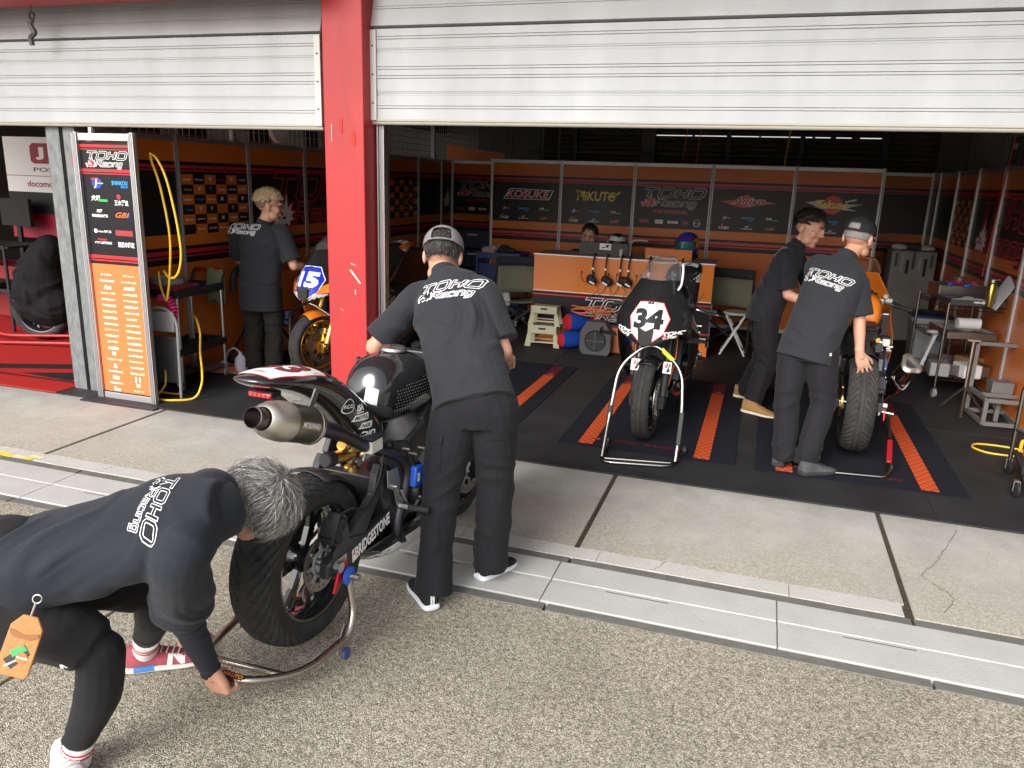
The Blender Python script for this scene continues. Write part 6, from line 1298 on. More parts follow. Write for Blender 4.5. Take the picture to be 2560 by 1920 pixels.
# ---------- man sitting behind the counter
p6, H6, S6, sh6, tr6, bd6, O6 = figure('dark haired man sitting behind the counter, looking down at the monitor', (-1.98, 9.15, 0),
    dict(hip=(-1.98, 9.2, .50), neck=(-1.98, 9.12, 1.00), shL=(-1.80, 9.12, .94), shR=(-2.16, 9.12, .94), elL=(-1.76, 8.98, .72), wrL=(-1.86, 8.80, .74), elR=(-2.20, 8.98, .72), wrR=(-2.08, 8.80, .74),
         head=(-1.975, 9.06, 1.175), kL=(-1.86, 8.80, .50), kR=(-2.10, 8.80, .50), aL=(-1.86, 8.85, .10), aR=(-2.10, 8.85, .10)),
    rvh=(-1, 0, 0), hup=(.06, -.12, 1), hface=(.05, -.95, -.30), hs=1.14, hem=.05, hemdir=(0, 0, -1), shirt=MATS['black_polo'], eyes=.2,
    hR=((.3, -.8, 0), (0, 0, -1), -1, .4, .05, .5), hL=((-.3, -.8, 0), (0, 0, -1), 1, .4, .05, .5))
hair_cap(H6, p6, mat('brown_hair', (.025, .017, .012), .5, nz=.5, ns=60, bump=.7, bs=120), S6, lambda d, n_: (d[2]*.9-d[1]*.55+.02+n_*.8) if d[2] > -.5 else -1, (.016, .014, .018), 19, .008)
# ================================================================== FURNITURE AND EQUIPMENT
def casters(t, pts, r_=.035, z=.0, mt=None):
    for x, y in pts:
        m = MB(); m.lathe([(0, -.012), (r_*.7, -.012), (r_, -.007), (r_, .007), (r_*.7, .012), (0, .012)], (x, y, r_+z), (1, .3, 0), 20); w_ = m.build('caster_wheel', mt or GREY, t)
        m = MB(); m.box((x, y, r_*2+z+.004), (.03, .035, .008)); m.box((x-.016, y, r_*1.4+z), (.004, .028, r_*1.3)); m.box((x+.016, y, r_*1.4+z), (.004, .028, r_*1.3)); m.build('caster_fork', STEEL, t, smooth=False)
# carpets
NAVY = mat('navy_carpet', (.008, .009, .015), .95, nz=.5, ns=60, col2=(.015, .017, .026), bump=.6, bs=500)
CO1 = mat('orange_carpet', (.55, .10, .02), .95, bump=.5, bs=500); CO2 = mat('red_carpet', (.42, .05, .02), .95, bump=.5, bs=500); CDR = mat('maroon_carpet', (.10, .01, .015), .95)
def carpet(x0, x1, y0, y1, stripes, label):
    t = thing('pit_carpet', label, 'carpet', (x0, y0, .018), 0, 'printed pit carpets'); w, d = x1-x0, y1-y0
    m = MB(); m.box((w/2, d/2, .003), (w, d, .006)); m.build('carpet_pile', NAVY, t, smooth=False, bevel=.002)
    G_ = Gfx()
    for sx in stripes:
        sx -= x0; n = 48; ya, yb = .04, d*.80
        for i in range(n):
            for j in range(4):
                a = ya+(yb-ya)*i/n; G_.rect(sx-.052+.026*j, a, sx-.026+.026*j, a+(yb-ya)/n, CO1 if (i+j) % 2 else CO2)
        G_.rect(sx-.052, yb, sx+.052, d-.06, CDR); G_.poly([(sx+p[0]*.06, yb+.05+p[1]*.07) for p in DRAGON], mat('faded_red', (.35, .06, .05), .9), 1)
        G_.build('printed_stripe', t, fr((0, 0, .006), (1, 0, 0), (0, 1, 0)), off=.0012, step=.0005); G_ = Gfx()
    G_.text('TOHO RACING', w/2, .17, .05, CDR, 0, .03, .2, .55); G_.poly([(w/2-.36+p[0]*.06, .17+p[1]*.05) for p in DRAGON], MATS['faded_red'])
    G_.build('carpet_lettering', t, fr((0, 0, .006), (1, 0, 0), (0, 1, 0)), off=.0012, step=.0005)
carpet(-1.24, -.03, 5.03, 7.30, (-1.05, -.25), 'dark carpet with two orange chequered stripes under motorcycle 34')
carpet(.10, 1.36, 5.0, 7.25, (.28, 1.14), 'dark carpet with orange chequered stripes under the orange motorcycle')
carpet(-2.75, -1.62, 5.05, 7.30, (-2.58, -1.80), 'dark carpet with orange chequered stripes, empty, right of the red pillar')
# counter
t = thing('counter', 'long orange and black fronted counter with a row of headsets hanging on it', 'counter', (-2.43, 8.35, .018)); w = 1.96
m = MB(); m.box((w/2, .01, .50), (w, .016, .99)); m.build('front_board', BRD if 'BRD' in globals() else ORGF, t, smooth=False, bevel=.004)
m = MB(); m.box((w/2, .32, .985), (w, .6, .025)); m.build('worktop', mat('worktop', (.30, .30, .31), .4), t, smooth=False, bevel=.003)
m = MB(); m.box((w/2, .006, .995), (w+.01, .03, .012)); m.build('edge_trim', ALUP, t, smooth=False)
for x in (.03, w-.03): m = MB(); m.box((x, .55, .49), (.03, .03, .97)); m.build('leg', ALUP, t, smooth=False)
G_ = Gfx(); G_.rect(0, .21, w, .585, BLKB); G_.rect(0, .59, w, .598, WHT); G_.rect(0, .195, w, .203, WHT)
for a, b in ((.545, .56), (.242, .257)): G_.rect(0, a, w, b, REDP, 1)
G_.toho(w*.5, .42, .80, BLKB, WHT, REDP, 2); G_.build('printed_graphic', t, fr((0, .002, 0), (1, 0, 0), (0, 0, 1)), off=.001)
def headset(x, lb, lean=0):
    t = thing('headset', lb, 'headset', (x, 8.335, .86), 0, 'headsets on the counter'); t.scale = (1.25, 1.1, 1.15)
    m = MB(); m.tube(smoothpath([(-.004, -.03, -.05), (-.006, -.034, .05), (0, -.012, .155), (0, .04, .165), (.0, .06, .14)], 5), .007, 8); m.build('headband', BLKM, t)
    for y in (-.05,): m = MB(); m.ell((lean*.02, y, -.07), (.038, .026, .046), nu=14, nv=10); m.build('ear_cup', BLKM, t)
    m = MB(); m.ell((.03+lean*.03, -.05, -.085), (.034, .022, .042), nu=14, nv=10); m.build('ear_cup', BLKM, t)
    m = MB(); m.box((-.006, -.041, .03), (.014, .006, .02)); m.build('silver_clip', ALU, t); m = MB(); m.box((.0, -.072, -.10), (.05, .01, .014), rot=Matrix.Rotation(.5, 3, 'Y')); m.build('boom_joint', ALU, t)
    m = MB(); m.tube(smoothpath([(-.02, -.055, -.09), (-.07, -.06, -.095), (-.10, -.05, -.06), (-.10, -.05, -.02)], 5), .003, 6); m.ell((-.10, -.05, -.01), (.008, .008, .012), nu=8, nv=6); m.build('microphone', BLKM, t)
    m = MB(); random.seed(int(x*99)); m.tube(smoothpath([(0, -.03, -.10), (.05, -.02, -.17), (.0+random.uniform(-.1, .1), -.012, -.25), (.08, -.012, -.20), (.12, -.012, -.12)], 5), .0025, 5); m.build('cable', BLKM, t)
for i, (x, lb) in enumerate(((-1.74, 'leftmost black headset hanging on the counter front'), (-1.60, 'second headset from the left on the counter'), (-1.44, 'third headset from the left on the counter, left of a close pair'), (-1.35, 'fourth headset from the left, right of the close pair'), (-1.14, 'fifth headset, under the small white camera'), (-.80, 'sixth headset from the left, half behind the motorcycle screen'), (-.70, 'rightmost headset on the counter'))): headset(x, lb, (i % 3)-1)
t = thing('computer_monitor', 'computer monitor seen from behind with a white sticker, in front of the seated man', 'monitor', (-1.72, 8.70, 1.01))
m = MB(); m.box((0, 0, .02), (.56, .03, .24)); m.box((0, .02, .02), (.30, .03, .18)); m.build('screen_back', DGREY, t, smooth=False, bevel=.006)
m = MB(); m.box((0, .04, -.05), (.05, .02, .12)); m.box((0, .04, -.012), (.2, .16, .008)); m.build('monitor_foot', DGREY, t, smooth=False)
G_ = Gfx(); G_.rect(-.065, -.035, .065, .035, WHT); G_.poly([(-.05, -.02), (-.02, .0), (.02, .022), (.05, .02), (.03, .0), (.04, -.015), (.0, -.004), (-.02, -.018)], BLKM, 1); G_.poly([(-.028, -.006), (.01, .012), (.005, .0)], WHT, 2); G_.build('sticker', t, fr((.02, -.0165, .095), (1, 0, 0), (0, 0, 1)), off=.0008)
m = MB(); m.box((-1.12, 8.45, 1.055), (.13, .09, .02)); m.cyl((-1.12, 8.45, 1.01), (-1.12, 8.45, 1.05), .008, n=8); tag(m.build('small_camera', LGREY), 'small flat grey device on a stalk on the counter', 'device')
m = MB(); m.cyl((-1.49, 8.52, 1.01), (-1.49, 8.52, 1.10), .018, n=10); tag(m.build('cup', LGREY), 'small grey cup on the counter in front of the monitor', 'cup')
m = MB(); m.tube(smoothpath([(-1.43, 8.75, 1.0), (-1.42, 8.75, 1.16), (-1.36, 8.75, 1.19), (-1.24, 8.75, 1.19)], 5), .008, 8); tag(m.build('desk_lamp', LGREY), 'thin bent white desk lamp behind the monitor', 'lamp')
def helmet(loc, rz, label, mc, m2, m3, m4, s=1.0, rx=0):
    t = thing('helmet', label, 'helmet', loc, rz)
    f = lambda p: Vector((p.x*(1+.06*p.z), p.y*(1+.12*(1 if p.y > 0 else 0)*(1-abs(p.z))), p.z*(.98)))
    m = MB(); m.ell((0, 0, .13*s), (.122*s, .142*s, .13*s), nu=32, nv=20, fn=f); sh_ = m.build('shell', mc, t)
    m = MB(); m.lathe([(.100*s, .0), (.118*s, .0), (.122*s, .04), (.10*s, .05)], (0, .005, .0), (0, 0, 1), 28); m.build('rim', BLKM, t)
    m = MB(); P = []
    for z in np.linspace(.085, .175, 6): P.append([V3(.126*s*math.cos(a), .150*s*math.sin(a)*(1.0+.06), z*s) for a in np.linspace(R(22), R(158), 14)])
    m.grid(P); m.build('visor', m4, t, solid=.003)
    b_ = [bvh(sh_)]
    for s_ in (-1, 1):
        G_ = Gfx(); G_.poly([(-.11, .02), (-.02, .08), (.06, .05), (.0, .0), (.08, -.05), (-.05, -.03)], m2); G_.poly([(-.08, -.06), (.0, -.03), (.09, -.08), (.0, -.09)], m3, 1); G_.disc(.03, .02, .018, WHT, 2)
        G_.build('shell_stripe', t, fr((s_*.3, 0, .14*s), (0, s_, 0), (0, 0, 1)), project=b_, off=.002, maxlen=.02)
    G_ = Gfx(); G_.poly([(-.05, -.10), (.0, -.02), (.05, -.10), (.07, .06), (.0, .11), (-.07, .06)], m3); G_.build('shell_stripe', t, fr((0, 0, .5), (1, 0, 0), (0, 1, 0)), project=b_, off=.002, maxlen=.02)
    return t
PUR = mat('purple_paint', (.09, .03, .34), .2, coat=1)
helmet((-.80, 8.72, 1.04), R(160), 'purple and orange race helmet standing on the counter', PUR, ORG, BLUP, mat('teal_visor', (.01, .12, .12), .1, coat=1), 1.05)
m = MB(); m.box((-.80, 8.70, 1.02), (.12, .10, .045)); tag(m.build('helmet_stand', BLKM), 'small black stand under the purple helmet', 'stand')
helmet((-1.62, 8.95, 1.0), R(200), 'white black and red helmet behind the monitor', WHTP, REDP, BLKM, BLK, .95)
m = MB(); m.box((-1.62, 8.95, .98), (.25, .25, .04)); tag(m.build('shelf_board', DGREY), 'low shelf behind the monitor carrying the white helmet', 'shelf')
m = MB(); m.box((-.98, 8.55, 1.06), (.5, .012, .14)); tag(m.build('orange_flap_board', ORGF, smooth=False), 'loose orange board standing on the counter beside the purple helmet', 'board')
# stacked steps
BEI = mat('beige_plastic', (.42, .40, .27), .55, nz=.2, ns=10)
def step(loc, rz, label, s=1.0):
    t = thing('folding_step', label, 'step stool', loc, rz, 'beige folding steps stacked in two')
    m = MB(); m.box((0, 0, .205*s), (.30*s, .21*s, .022)); m.box((0, -.108*s, .185*s), (.30*s, .014, .085*s)); m.build('step_top', BEI, t, smooth=False, bevel=.006)
    for y in (-.09, .09):
        m = MB()
        for x in (-1, 1): m.prism([(x*.11*s, .19*s), (x*.145*s, .19*s), (x*.185*s, 0), (x*.12*s, 0)][::x], (0, y*s-.006, 0), (1, 0, 0), (0, 0, 1), -.012)
        m.box((0, y*s, .16*s), (.26*s, .012, .05*s)); m.box((0, y*s, .05*s), (.26*s, .012, .018)); m.build('leg_frame', BEI, t, smooth=False, bevel=.004)
    m = MB(); m.box((0, -.1165*s, .195*s), (.075*s, .003, .020)); m.build('handle_slot', BLKM, t, smooth=False); m = MB(); m.box((.06*s, -.0985*s, .16*s), (.05*s, .002, .028)); m.build('yellow_label', YELP, t, smooth=False)
step((-2.23, 8.18, .018), .05, 'lower beige folding step stacked by the counter', 1.08); step((-2.22, 8.18, .255), .05, 'upper beige folding step, on top of the other one', .98)
# bags, speaker, reel
for (x, y, z, r1, lb) in ((-1.93, 8.16, .12, .10, 'lower blue duffel bag with red ends beside the beige steps'), (-1.88, 8.22, .31, .11, 'upper blue duffel bag with red ends, slumped on the other')):
    t = thing('duffel_bag', lb, 'bag', (x, y, z), .75, 'blue duffel bags'); m = MB(); rs = []
    for i, (xx, rr) in enumerate(((-.14, .55), (-.11, .85), (-.03, 1.02), (.06, .98), (.13, .88), (.16, .55))): rs.append([V3(xx, rr*r1*math.cos(a)*(1+.05*math.sin(3*a+i)), rr*r1*math.sin(a)*(1+.06*math.cos(2*a+i))) for a in np.linspace(0, 2*PI, 19)[:-1]])
    m.loft(rs[1:5], caps=False); m.build('bag_body', BLUD, t, sub=1); m = MB(); m.loft([rs[0], [p*.99 for p in rs[1]]]); m.loft([[p*.99 for p in rs[4]], rs[5]]); m.build('bag_end', mat('red_cloth', (.40, .015, .02), .8), t)
t = thing('fan_box', 'dark octagonal box fan standing on the floor before the counter', 'fan', (-1.60, 8.0, .018))
m = MB(); m.prism([(-.14, 0), (.14, 0), (.17, .05), (.17, .24), (.10, .36), (-.10, .36), (-.17, .24), (-.17, .05)], (0, -.07, 0), (1, 0, 0), (0, 0, 1), -.16); m.build('case', DGREY, t, smooth=False, bevel=.01)
m = MB(); m.lathe([(0, .001), (.105, .001), (.112, .006), (.118, -.004)], (0, -.072, .155), (0, -1, 0), 28); m.build('grille', BLKM, t); m = MB(); m.bar((-.10, -.081, .155), (.10, -.081, .155), .014, .006, (0, 1, 0)); m.bar((0, -.0815, .055), (0, -.0815, .255), .014, .006, (0, 1, 0)); m.build('grille_bar', DGREY, t)
t = thing('cable_reel', 'orange cord coiled on a red case beside the counter', 'cord reel', (-1.42, 8.15, .018)); random.seed(2)
m = MB(); m.box((0, 0, .15), (.2, .16, .28)); m.build('case', mat('rust_plastic', (.40, .10, .04), .5), t, smooth=False, bevel=.02)
OC = mat('orange_cord', (.62, .17, .07), .5)
m = MB(); P = [(-.28+.22*math.cos(a)+.0*a, -.02+.10*math.sin(a), .40+.0035*a+.015*math.sin(2.3*a)) for a in np.arange(0, 25, .35)]; m.tube(P+[(-.02, -.08, .45), (.10, -.12, .38), (.2, -.14, .2), (.27, -.14, .05), (.40, -.12, .012), (.52, -.05, .012), (.46, .02, .012), (.30, -.02, .012)], .006, 6); m.build('cord', OC, t)
m = MB(); m.ell((-.27, -.1, .43), (.035, .02, .018), nu=12, nv=8); m.build('plug', GRN, t)
# folding stool, director chairs
t = thing('folding_stool', 'white round folding stool behind the dark haired man', 'stool', (-.215, 8.72, .018))
m = MB(); m.lathe([(0, .44), (.13, .44), (.14, .448), (.14, .462), (.13, .47), (0, .47)], (0, 0, 0), (0, 0, 1), 28); m.build('seat', mat('cream_vinyl', (.55, .53, .48), .45), t)
for s_ in (-1, 1):
    m = MB(); m.tube([(-.13*s_, -.11, 0), (.10*s_, -.09, .44)], .011, 8); m.build('leg', WHTP, t); m = MB(); m.tube([(-.13*s_, .11, 0), (.10*s_, .09, .44)], .011, 8); m.build('leg', WHTP, t)
for x in (-.12, .12): m = MB(); m.tube([(x, -.11, .05), (x, .11, .05)], .009, 8); m.build('crossbar', WHTP, t)
KHA = mat('khaki_canvas', (.17, .165, .12), .9, nz=.2, ns=20, bump=.4, bs=200); NVC = mat('navy_canvas', (.03, .032, .04), .85)
def dchair(loc, rz, label):
    t = thing('camping_chair', label, 'chair', loc, rz, 'camping chairs behind the counter')
    for x in (-.27, .27):
        m = MB(); m.tube([(x, .2, .0), (x, .24, .93)], .012, 8); m.build('back_post', BLKM, t); m = MB(); m.box((x, -.02, .64), (.05, .44, .022)); m.build('armrest', BLKM, t, bevel=.006)
        m = MB(); m.tube([(x, -.22, 0), (x, -.22, .63)], .012, 8); m.build('leg', BLKM, t)
    for s_ in (-1, 1):
        for y in (-.21, .2): m = MB(); m.tube([(-.27*s_, y, .03), (.27*s_, y, .42)], .011, 8); m.build('cross_leg', BLKM, t)
    m = MB(); m.grid([[V3(x, .235-.05*(1-(x/.27)**2), z) for x in np.linspace(-.27, .27, 9)] for z in np.linspace(.52, .82, 5)]); m.build('back_canvas', KHA, t, solid=.006)
    m = MB(); m.grid([[V3(x, .24-.05*(1-(x/.27)**2), z) for x in np.linspace(-.275, .275, 9)] for z in np.linspace(.825, .93, 3)]); m.build('top_band', NVC, t, solid=.008)
    m = MB(); m.grid([[V3(x, .19-.05*(1-(x/.27)**2), .8225) for x in np.linspace(-.27, .27, 9)], [V3(x, .19-.05*(1-(x/.27)**2), .8325) for x in np.linspace(-.27, .27, 9)]]); m.build('piping', WHT, t, solid=.004)
    m = MB(); m.grid([[V3(x, y, .43-.04*(1-(x/.27)**2)) for x in np.linspace(-.27, .27, 9)] for y in np.linspace(-.21, .2, 4)]); m.build('seat', KHA, t, solid=.006)
dchair((-.30, 8.95, .018), R(180)-.15, 'khaki and navy camping chair right of the counter'); dchair((-2.72, 8.75, .018), R(200), 'khaki camping chair with a grey towel, left of the counter')
m = MB(); m.grid([[V3(-2.93+.16*u+.01*math.sin(9*v), 8.58+.02*math.sin(7*u)-.03*v, .67-.30*v) for u in np.linspace(0, 1, 9)] for v in np.linspace(0, 1, 9)]); m.ell((-2.85, 8.6, .67), (.08, .05, .025)); tag(m.build('towel', mat('grey_towel', (.45, .45, .45), .95, bump=.8, bs=150), solid=.006), 'grey towel draped over the left camping chair\'s arm', 'towel')
# blue tool trolley with rags
t = thing('tool_trolley', 'dark blue two shelf tool trolley with rags on top, left of the counter', 'trolley', (-3.10, 9.25, .018))
DBL = mat('dark_blue_steel', (.018, .035, .12), .4)
for z in (.20, .84): m = MB(); m.box((0, 0, z), (.56, .40, .02)); [m.box((0, s_*.2, z+.035), (.56, .012, .07)) for s_ in (-1, 1)]; [m.box((s_*.28, 0, z+.035), (.012, .40, .07)) for s_ in (-1, 1)]; m.build('tray', DBL, t, smooth=False, bevel=.003)
m = MB(); m.box((0, -.19, .62), (.50, .01, .30)); m.build('drawer', DBL, t, smooth=False, bevel=.004)
for x in (-.27, .27):
    for y in (-.19, .19): m = MB(); m.box((x, y, .49), (.03, .03, .82)); m.build('leg', DBL, t, smooth=False)
casters(t, [(-.25, -.17), (.25, -.17), (-.25, .17), (.25, .17)])
random.seed(5)
for i, (x, c_, lb) in enumerate(((-3.24, mat('white_rag', (.42, .38, .38), .95, nz=.6, ns=14, col2=(.25, .05, .05), bump=1, bs=40), 'crumpled white and red rag on the blue trolley'), (-3.03, mat('black_rag', (.03, .03, .032), .95, bump=1, bs=40), 'crumpled black rag on the blue trolley'))):
    m = MB(); [m.ell((x+random.uniform(-.07, .07), 9.22+random.uniform(-.06, .06), .93+random.uniform(0, .05)), (.06, .05, .035), rot=Matrix.Rotation(random.uniform(-1, 1), 3, 'X')) for _ in range(7)]; o = fuse(m, 'rag', c_, None, .008, 3); tag(o, lb, 'rag')
# black tool chest with wrench rack
t = thing('tool_chest', 'tall black tool chest against the left wall panels, behind the pillar', 'tool chest', (-4.45, 8.75, .018))
m = MB(); m.box((0, 0, .44), (.6, .95, .86)); m.build('cabinet', BLK, t, smooth=False, bevel=.01)
m = MB(); m.box((0, 0, .885), (.62, .97, .025)); m.build('top_board', mat('wood_top', (.14, .09, .05), .6, nz=.4, ns=8), t, smooth=False, bevel=.004)
for k in range(5): m = MB(); m.box((.303, 0, .14+.15*k), (.008, .9, .13)); m.box((.31, 0, .185+.15*k), (.012, .7, .012)); m.build('drawer', BLK, t, smooth=False, bevel=.003)
for k in range(5): m = MB(); m.box((-.02+.02*k, -.484, .14+.15*k), (.5, .006, .13)); m.build('side_panel', BLK, t, smooth=False, bevel=.003) if k == 0 else None
G_ = Gfx(); G_.poly([(-.03, -.05), (.02, -.04), (.05, .02), (.0, .06), (-.02, .0)], LGREY); G_.build('sticker', t, fr((.12, -.489, .7), (1, 0, 0), (0, 0, 1)))
t = thing('wrench_rack', 'rack of hanging chrome spanners on the black tool chest', 'rack', (-4.55, 8.45, .915))
m = MB(); m.box((0, 0, .48), (.35, .02, .03)); m.box((0, 0, .01), (.3, .1, .02)); m.box((-.16, .0, .25), (.015, .015, .48)); m.box((.16, .0, .25), (.015, .015, .48)); m.build('frame', STEEL, t, smooth=False)
for k in range(8): L_ = .40-.012*k; m = MB(); m.bar((-.13+.036*k, -.015, .47), (-.13+.036*k, -.015, .47-L_), .012, .005, (0, 1, 0)); m.cyl((-.13+.036*k, -.02, .47), (-.13+.036*k, -.01, .47), .013, n=10); m.cyl((-.13+.036*k, -.02, .47-L_), (-.13+.036*k, -.01, .47-L_), .012, n=10); m.build('spanner', CHROME, t)
t = thing('monitor', 'black monitor tilted down from the left wall panels', 'monitor', (-4.62, 8.95, 1.75))
rt = Matrix.Rotation(R(-65), 3, 'Z')@Matrix.Rotation(R(12), 3, 'X'); m = MB(); m.box((0, 0, 0), (.50, .03, .29), rot=rt); m.build('screen', mat('black_screen', (.01, .012, .016), .15), t, smooth=False, bevel=.006)
m = MB(); m.box(rt@V3(0, -.016, .11), (.46, .002, .02), rot=rt); m.build('title_bar', mat('screen_glow', (.10, .14, .22), .3), t, smooth=False)
m = MB(); m.tube([(0, .03, 0), (-.1, .06, .1), (-.17, .0, .12)], .012, 8); m.tube(smoothpath([(-.05, .05, .1), (-.08, .02, .32), (-.12, .0, .25), (-.03, .03, .12)], 6), .004, 6); m.build('bracket', BLKM, t)
m = MB(); m.grid([[V3(-5.0+.95*u, 11.95+.05*u, 2.05+(.26-.12*u)*v) for u in (0, .5, 1)] for v in (0, 1)]); tag(m.build('orange_board', ORGF, smooth=False, solid=.006), 'loose orange board sticking up behind the rear corner panels', 'board')
t = thing('drawer_cabinet', 'dark plastic drawer cabinet in the rear left corner', 'cabinet', (-3.95, 10.6, .018))
for k in range(4): m = MB(); m.box((0, 0, .14+.27*k), (.5, .4, .255)); m.build('drawer', mat('navy_plastic', (.02, .025, .05), .35), t, smooth=False, bevel=.01); m = MB(); m.box((0, -.205, .2+.27*k), (.14, .012, .02)); m.build('handle', LGREY, t)
t = thing('grey_box', 'grey crate standing left of the drawer cabinet, rear left corner', 'crate', (-4.35, 10.9, .018)); m = MB(); m.box((0, 0, .5), (.4, .35, 1.0)); m.build('body', GREY, t, smooth=False, bevel=.015); m = MB(); m.box((0, 0, 1.01), (.42, .37, .04)); m.build('lid', LGREY, t, smooth=False, bevel=.01)
# right hand side
t = thing('grey_cabinet', 'tall scuffed grey plastic cabinet with hooks hanging, rear right', 'cabinet', (1.72, 10.6, .018), .05)
m = MB(); m.box((0, 0, .56), (.50, .36, 1.1)); m.build('body', mat('scuffed_grey', (.26, .25, .24), .6, nz=.6, ns=4, col2=(.15, .14, .13)), t, smooth=False, bevel=.02); m = MB(); m.box((0, -.183, .56), (.44, .006, 1.04)); m.build('door', mat('scuffed_grey'), t, smooth=False, bevel=.01)
for k in range(7): m = MB(); m.box((-.20+.065*k, -.20, 1.0-.04*(k % 3)), (.03, .02, .16+.05*(k % 2))); m.build('hanging_tool', [DGREY, GREY, BLKM][k % 3], t, smooth=False)
for k, (x, z) in enumerate(((-.15, 1.14), (.02, 1.15), (.16, 1.14))): m = MB(); m.ell((x, 0, z), (.09, .1, .04)); m.build('cloth', LGREY if k != 1 else DGREY, t)
t = thing('waste_bin', 'translucent grey bin with a dark blue lid by the shelf trolley', 'bin', (1.70, 8.85, .018))
m = MB(); m.loft([[V3(x*a, y*b, z) for x, y in ((-1, -.8), (-.8, -1), (.8, -1), (1, -.8), (1, .8), (.8, 1), (-.8, 1), (-1, .8))] for z, a, b in ((.0, .13, .15), (.02, .14, .16), (.50, .17, .19), (.52, .185, .205), (.56, .185, .205))]); m.build('tub', mat('milky_grey', (.42, .44, .46), .35), t, bevel=.004)
m = MB(); m.loft([[V3(x*a, y*b, z) for x, y in ((-1, -.8), (-.8, -1), (.8, -1), (1, -.8), (1, .8), (.8, 1), (-.8, 1), (-1, .8))] for z, a, b in ((.562, .19, .21), (.585, .19, .21), (.605, .15, .17))]); m.build('lid', mat('navy_lid', (.015, .03, .09), .4), t)
# wire shelf trolley
t = thing('wire_shelf_trolley', 'chrome wire shelf trolley loaded with trays beside the right wall', 'trolley', (1.60, 7.62, .018), R(8)); W_, D_ = .50, .78
for x in (0, W_):
    for y in (0, D_): m = MB(); m.cyl((x, y, .09), (x, y, .86), .0125, n=10); [m.lathe([(.0125, 0), (.0145, .002), (.0145, .006), (.0125, .008)], (x, y, z), (0, 0, 1), 10) for z in np.arange(.12, .85, .05)]; m.build('post', CHROME, t)
for z in (.16, .50, .80):
    m = MB()
    for a, b in (((0, 0), (W_, 0)), ((W_, 0), (W_, D_)), ((0, D_), (W_, D_)), ((0, 0), (0, D_))):
        a_ = V3(*a, z); b_ = V3(*b, z); m.tube([a_, b_], .004, 6); m.tube([a_+V3(0, 0, .035), b_+V3(0, 0, .035)], .004, 6); n_ = int((b_-a_).length/.035); m.tube([a_.lerp(b_, i/n_)+V3(0, 0, .035*(i % 2)) for i in range(n_+1)], .0028, 5)
    for k in range(1, 14): m.tube([(W_*k/14, 0, z+.035), (W_*k/14, D_, z+.035)], .0022, 5)
    m.build('wire_shelf', CHROME, t)
casters(t, [(0, 0), (W_, 0), (0, D_), (W_, D_)], .04)
TRY = mat('steel_tray', (.42, .41, .40), .3, 1, nz=.4, ns=9)
def tray(x, y, z, w, d, h, mt, lb, rz=R(8)):
    t = thing('metal_tray', lb, 'tray', (x, y, z), rz); m = MB()
    m.box((0, 0, .003), (w, d, .006)); [m.box((s_*w/2, 0, h/2), (.006, d, h)) for s_ in (-1, 1)]; [m.box((0, s_*d/2, h/2), (w, .006, h)) for s_ in (-1, 1)]; m.build('pan', mt, t, smooth=False, bevel=.003)
    m = MB(); m.tube([(-w/2, -d/2, h), (w/2, -d/2, h), (w/2, d/2, h), (-w/2, d/2, h)], .006, 8, closed=True); m.build('rolled_edge', mt, t); return t
tray(1.80, 7.80, .862, .44, .34, .045, DGREY, 'dark tray on top of the wire trolley with the white cloth'); tray(1.78, 8.25, .862, .42, .30, .12, TRY, 'raised steel tray at the back of the wire trolley top')
tray(1.80, 7.90, .56, .40, .5, .06, TRY, 'wide steel tray on the middle trolley shelf'); tray(1.80, 7.95, .22, .42, .5, .09, TRY, 'deep steel tray on the bottom trolley shelf')
random.seed(9); m = MB(); [m.ell((1.79+random.uniform(-.13, .13), 7.76+random.uniform(-.09, .09), .895), (.07, .05, .022), rot=Matrix.Rotation(random.uniform(0, 3), 3, 'Z')) for _ in range(9)]; tag(fuse(m, 'cloth', mat('white_cloth', (.66, .66, .67), .9, bump=.6, bs=60), None, .006, 2, folds([], 3, .004)), 'crumpled white cloth in the trolley top tray', 'cloth')
m = MB(); m.cyl((1.76, 7.95, .66), (1.95, 7.98, .66), .05, n=20); tag(m.build('paper_roll', WHT), 'white paper roll on the middle trolley shelf', 'roll')
t = thing('spray_can', 'gold spray can with a white nozzle on the trolley', 'spray can', (1.905, 7.62, .868)); m = MB(); m.lathe([(0, 0), (.033, 0), (.034, .004), (.034, .19), (.028, .205), (.02, .21), (0, .212)], (0, 0, 0), (0, 0, 1), 24); m.build('can', mat('gold_can', (.42, .33, .07), .25, .9), t); m = MB(); m.cyl((0, 0, .21), (0, 0, .235), .012, n=14); m.cyl((0, 0, .225), (.06, .03, .236), .002, n=6); m.build('nozzle', WHT, t)
m = MB(); m.box((2.0, 7.66, .99), (.006, .21, .30), rot=Matrix.Rotation(R(28), 3, 'Y')@Matrix.Rotation(R(12), 3, 'Z')); tag(m.build('clipboard', mat('pale_board', (.50, .53, .55), .4), smooth=False, bevel=.004), 'pale grey clipboard leaning at the right end of the trolley', 'clipboard')
m = MB(); m.tube([(1.66+.012*k*.5, 8.2+.03*math.cos(k*1.3), 1.0+.02*math.sin(k*1.3)) for k in np.arange(0, 44, .5)], .005, 6); tag(m.build('coil_hose', PINK), 'pink coiled air hose lying in the raised trolley tray', 'hose')
for x, lb in ((1.66, 'left blue hose fitting in the trolley tray'), (1.80, 'right blue hose fitting in the trolley tray')): m = MB(); m.lathe([(0, 0), (.022, 0), (.03, .02), (.024, .05), (0, .052)], (x, 8.12, .985), (1, .1, 0), 14); o = m.build('hose_fitting', BLU); tag(o, lb, 'fitting')
